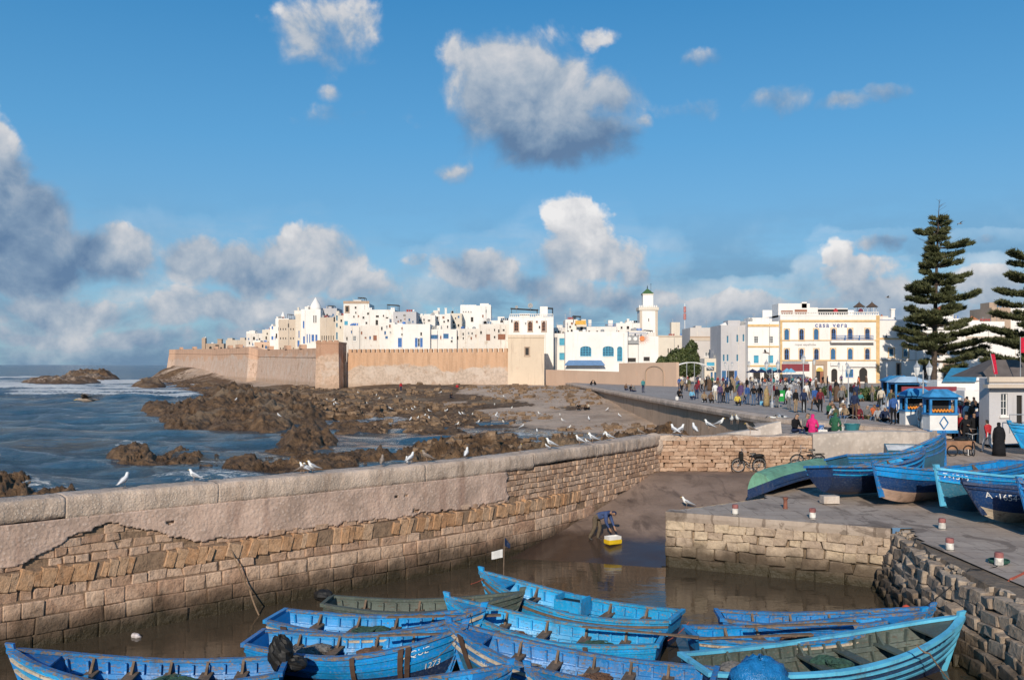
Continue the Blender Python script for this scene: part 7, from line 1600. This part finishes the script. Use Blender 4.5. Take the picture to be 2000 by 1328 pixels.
# hand cart
ct = empty('hand_cart', G(1866,890,2.75), R(4), 'brown wooden hand cart loaded with nets beside the bicycle', 'cart')
MB().b2(-.75,.75,-.4,.4,.35,.75).build('tray', mat('cart_wood', (.30,.16,.09), .8, .25, 3), ct); 
for x in (-.4,.4): MB().torus((x,-.44,.28), .26, .03, 'Y').build('wheel', M_IRON, ct)
MB().tube([(.4,-.42,.35),(.4,-.42,0)], .02, 5).build('prop', MF['white'], ct); crumple(MB(), (.3,0,.8), (.35,.3,.15), 12, 8, 9).build('net', PB['black'], ct)
rail_ = MB(); rail_.tube([(0,0,.95),(4,0,.95)], .025, 5)
for x in range(5): rail_.tube([(x,0,0),(x,0,.95)], .025, 5)
tag(rail_.build('hand_rail', M_STEEL, None, W(1972, 846, 45.5)), 'steel railing in front of the guard hut', 'railing')
for i, (px, py, lab) in enumerate(((1868,848,'pale fish crate on the ground left in the fish crowd'),(1884,850,'pale fish crate in the middle of the fish crowd'),(1896,848,'pale fish crate at the right of the fish crowd'))):
    mb = MB(); mb.b2(-.3,.3,-.2,.2,0,.03)
    for a, b, c, d_2 in ((-.3,.3,-.2,-.17),(-.3,.3,.17,.2),(-.3,-.27,-.17,.17),(.27,.3,-.17,.17)): mb.b2(a, b, c, d_2, .03, .25)
    tag(mb.build('crate', mat('white_plastic', (.7,.7,.7)), None, G(px, py, 3.05), R(i*20)), lab, 'crate', 'fish crates')

# ---------------------------------------------------------------- bicycles
def bicycle(label, loc, rz, bag_=True, lean=.12):
    e = empty('bicycle', loc, 0, label, 'bicycle', 'bicycles leaning on the stone wall'); e.rotation_euler = (lean, 0, rz); bk = M_IRON; r = .325
    for x in (-.52, .52):
        w = MB().torus((x,0,r), r, .022, 'Y', 28, 6).build('wheel', mat('tyre', (.035,.032,.03), .8, .2), e); MB().torus((x,0,r), r-.03, .010, 'Y', 24, 4).build('rim', M_STEEL, w); mb = MB()
        for k in range(14): a = k*math.pi/7; mb.tube([(x,0,r),(x+(r-.03)*math.cos(a),0,r+(r-.03)*math.sin(a))], .004, 3)
        mb.lathe((x,0,r), [(.03,-.03),(.03,.03)], 8); mb.build('spokes', M_STEEL, w); mb = MB(); mb.tube([(x+(r+.04)*math.cos(a), 0, r+(r+.04)*math.sin(a)) for a in np.linspace(.5, 2.9, 9)], .016, 5); mb.build('mudguard', bk, w)
    mb = MB(); bb = (.02,0,.29); st_ = (.16,0,.80); hd = (-.36,0,.80); mb.tube([bb, st_], .017, 6); mb.tube([bb, (-.385,0,.68)], .02, 6); mb.tube([st_, (-.37,0,.74)] if not bag_ else [(.08,0,.52), (-.37,0,.74)], .017, 6); mb.tube([hd, (-.40,0,.62), (-.52,0,r)], .016, 6); mb.tube([bb, (.52,0,r)], .013, 6); mb.tube([st_, (.52,0,r)], .012, 6); mb.build('frame', bk, e)
    MB().loft([[(x, y*w_, z) for y, z in ((-1,.86),(-.6,.93),(.6,.93),(1,.86))] for x, w_ in ((.02,.02),(.10,.05),(.22,.09),(.30,.09),(.33,.05))]).build('saddle', bk, e); MB().tube([(.16,0,.78),(.19,0,.9)], .014, 6).build('seat_post', M_STEEL, e)
    mb = MB(); mb.tube([(-.36,0,.80),(-.34,0,1.0)], .014, 6); mb.tube([(-.22,-.28,1.05),(-.33,-.2,1.06),(-.36,0,1.0),(-.33,.2,1.06),(-.22,.28,1.05)], .013, 6); mb.build('handlebar', M_STEEL, e)
    mb = MB(); mb.b2(.30,.80,-.07,.07,.70,.72); mb.tube([(.75,.06,.70),(.52,.05,r)], .008, 4); mb.tube([(.75,-.06,.70),(.52,-.05,r)], .008, 4); mb.build('rack', bk, e)
    mb = MB(); mb.torus(bb, .085, .008, 'Y', 14, 4); mb.tube([(.02,-.08,.29),(.10,-.08,.16)], .01, 4); mb.tube([(.02,.08,.29),(-.06,.08,.42)], .01, 4); mb.box((.11,-.11,.16), (.09,.06,.02)); mb.box((-.07,.11,.42), (.09,.06,.02)); mb.build('crank', M_STEEL, e)
    if bag_: MB().loft([[(x*q-.40, y*q, z) for x, y in ((-.08,-.12),(.08,-.12),(.08,.12),(-.08,.12))] for q, z in ((.7,.55),(1,.62),(1.05,.92),(.8,.98))]).build('front_bag', PB['black'], e); crumple(MB(), (.50,0,.80), (.26,.12,.09), 10, 7, 4).build('load', PB['black'], e)
    return e
bicycle('black bicycle with a bag hanging from its handlebar', G(1462,921,1.98), 0.05); bicycle('black diamond frame bicycle half hidden behind the green capsized hull', W(1577, 914, 43.35), .03, False); 
bk3 = bicycle('bicycle held by the person in black on the quay', G(1896,888,2.8), R(75), False, 0.); bk3['group'] = 'bicycles on the quay'

# ---------------------------------------------------------------- gulls
def gull_mesh(pose):
    mb = MB(); n = 10; rings = []
    def ring(c, ax, rx, rz):
        ax = Vector(ax).normalized(); s = Vector((0,1,0)); u = s.cross(ax)*-1 if False else ax.cross(s); return [Vector(c)+s*math.cos(2*math.pi*k/n)*rx+u*math.sin(2*math.pi*k/n)*rz for k in range(n)]
    if pose == 'fly': path = [(-.34,0,.0,.01,.008),(-.24,0,.0,.05,.018),(-.14,0,0,.055,.045),(0,0,0,.075,.07),(.12,0,.0,.07,.065),(.2,0,.015,.045,.045),(.26,0,.02,.045,.045),(.31,0,.015,.028,.028),(.34,0,.01,.012,.014),(.39,0,.0,.006,.006)]
    else: path = [(-.32,0,.17,.012,.01),(-.22,0,.20,.045,.022),(-.12,0,.23,.06,.05),(0,0,.27,.085,.085),(.09,0,.31,.08,.085),(.14,0,.38,.052,.055),(.16,0,.43,.048,.05),(.18,0,.465,.047,.045),(.215,0,.475,.03,.03),(.235,0,.472,.013,.016),(.285,0,.455,.006,.008)]
    for i, (x, y, z, rx, rz) in enumerate(path):
        a = Vector(path[max(0, i-1)][:3]); b = Vector(path[min(len(path)-1, i+1)][:3]); rings.append(ring((x,y,z), b-a, rx, rz))
    mb.loft(rings); nf = len(mb.f)
    for i, f in enumerate(mb.f):
        c = sum((Vector(mb.v[k]) for k in f), Vector())/len(f)
        if c.x > (.225 if pose != 'fly' else .325): mb.m[i] = 2
    if pose == 'fly':
        for s in (-1, 1):
            mb.cur = 1; mb.loft([[(x0+c, s*y, z), (x0+c*.3, s*y, z+t_), (x0-c, s*y, z-.004)] for x0, y, z, c, t_ in ((.06,.05,.03,.10,.03),(.09,.25,.12,.09,.02),(.05,.45,.14,.075,.015),(-.02,.62,.11,.05,.01),(-.12,.78,.06,.012,.004))])
    else:
        for s in (-1, 1):
            mb.cur = 1; mb.loft([[(x, s*(y+.012), z+h), (x, s*(y+.03), z), (x, s*(y+.012), z-h*.8), (x, s*(y-.02), z)] for x, y, z, h in ((.10,.055,.32,.02),(.04,.078,.30,.06),(-.06,.072,.26,.06),(-.18,.045,.215,.035),(-.30,.02,.175,.012),(-.37,.01,.16,.004))])
            mb.cur = 3; mb.tube([(.02,s*.035,.21),(.015,s*.035,.10),(.02,s*.035,.01)], .008, 4); mb.add([(.0,s*.035,.008),(.06,s*.01,.006),(.06,s*.06,.006)], [(0,1,2)])
    return mb.mesh([mat('gull_white', (.78,.77,.74), .8, .06, 8, .1, world=False), mat('gull_grey', (.34,.35,.37), .8, .15, 8, .1, world=False), mat('gull_bill', (.55,.36,.06), .5, .1), mat('gull_leg', (.42,.28,.20), .6, .1)], True)
GU = gull_mesh('stand'); GF = gull_mesh('fly')
mb = gull_mesh('stand'); GD = mb.copy(); GD.materials[0] = mat('gull_brown', (.30,.24,.19), .85, .3, 14, world=False); GD.materials[1] = mat('gull_brown_wing', (.17,.135,.11), .85, .3, 14, world=False)
def on_wall(px):
    s = wall_s_for_px(px); p, t, n = wall_at(s); return Vector((p.x-n.x*.35, p.y-n.y*.35, 3.75))
GW = [(250,'lone white gull standing tall on the wall, furthest left',80,0,1.12),(388,'white gull facing left on the wall, second from the left',170,0,1.0),(604,'white gull leaning forward, left of the small group on the wall',160,0,.9),(612,'white gull in the middle of the small group on the wall',200,0,.85),(622,'grey backed gull facing right in the small group on the wall',-160,0,1.),(597,'brown young gull crouched beside the small group on the wall',20,1,.8),(757,'dim brown gull standing alone on the wall top',90,1,1.0),(806,'small white gull on the wall beside a larger one',100,0,.7),(813,'larger white gull on the wall beside a small one',60,0,1.05),(846,'brown streaked gull on the wall facing left',165,1,1.1),(923,'white headed gull seen from behind, below the reef pool',80,0,1.05),(1029,'pale brown gull seen from the front on the wall',-70,1,.95),(1083,'small gull behind the grey backed one on the wall',150,0,.6),(1090,'grey backed gull facing left on the wall with tail low',165,0,1.15),(1146,'white gull with raised neck on the wall',150,0,1.1),(1161,'little gull between two bigger ones on the wall',170,0,.6),(1172,'grey winged gull facing left near the end of the wall',165,0,1.2),(1203,'white gull nearest the end of the coping',170,0,1.1),(1264,'mottled gull by the corner boulder of the wall',150,1,1.0)]
for (px, lab, a, dk_, sc_) in GW: o = tag(link('gull', GD if dk_ else GU, None, on_wall(px), R(a)), lab, 'gull', 'gulls on the harbour wall'); o.scale = (.8*sc_,)*3
for (px, py, lab) in ((1318,851,'gull at the left on the plain stone wall'),(1328,851,'second gull on the plain stone wall'),(1357,848,'white gull alone on the plain stone wall'),(1385,840,'gull on the flat slab at the left'),(1405,836,'gull on the flat slab in the middle'),(1429,829,'gull standing at the top of the flat slab'),(1441,828,'gull beside the one at the top of the flat slab'),(1466,848,'dark pigeon sized bird in front of the tilted slab')):
    o = tag(link('gull', GU if 'dark' not in lab else GD, None, G(px, py, 3.72), R(hash_i(px)*4)), lab, 'gull', 'gulls on the plain wall'); o.scale = (1.15,)*3
GS = [(466,768),(461,783),(556,769),(628,768),(638,783),(651,781),(652,793),(657,791),(717,793),(740,788),(752,798),(758,800),(764,799),(775,778),(792,805),(802,823),(806,800),(811,803),(816,824),(828,821),(838,818),(839,806),(870,808),(893,833),(872,806),(898,812),(905,812),(923,813),(933,829),(970,813),(970,817),(984,828),(999,801),(1019,838),(1049,847),(1054,812),(1094,815),(1111,840),(1186,804),(1210,816),(985,778),(966,794),(880,795),(1180,852),(545,815),(700,770),(735,775),(860,770),(1150,822),(1100,826)]
for i, (px, py) in enumerate(GS):
    z = .8
    for k in range(8): q = G(px, py, z); z = .6*z+.4*max(.05, ground_z(q.x, q.y))
    o = tag(link('gull', GU, None, (q.x, q.y, max(.05, ground_z(q.x, q.y))), R((i*77) % 360)), 'white gull scattered on the reef and beach beyond the wall', 'gull', 'gulls scattered on the reef and beach'); o.scale = (1.05,)*3
for (px, py, d, rz, rx, s, m, lab) in ((172,781,27,200,.12,1.0,1,'brown gull gliding low over the sea at the left'),(1497,689,95,150,.3,1.15,1,'grey gull flying in front of the yellow trimmed house'),(1735,581,120,170,.1,1.0,1,'small dark gull flying above the hotel roof'),(1876,437,120,190,.2,1.0,1,'gull flying beside the top of the tall pine'),(1512,815,52,210,.2,1.0,0,'white gull flying below the plaza ledge, left one'),(1528,814,52,190,-.1,1.0,0,'white gull flying below the plaza ledge, right one')):
    o = tag(link('gull', GF, None, W(px, py, d), R(rz)), lab, 'gull', 'gulls in flight'); o.scale = (s,)*3; o.rotation_euler[0] = rx
    if m: 
        for k in range(2): o.material_slots[k].link = 'OBJECT'; o.material_slots[k].material = (bpy.data.materials['gull_brown'], bpy.data.materials['gull_brown_wing'])[k]
o = tag(link('gull', GU, None, G(185,926,-.12), R(150)), 'small gull floating on the sea left of the near reef', 'gull', 'gulls on the water'); o.scale = (1.1,)*3
o = tag(link('gull', GU, None, G(1342,976,1.5), R(170)), 'gull standing on the dark slipway concrete', 'gull', 'gulls on the slipway'); o.location.z = float(slip_z(o.location.x, o.location.y))+.0
bpy.context.view_layer.update()
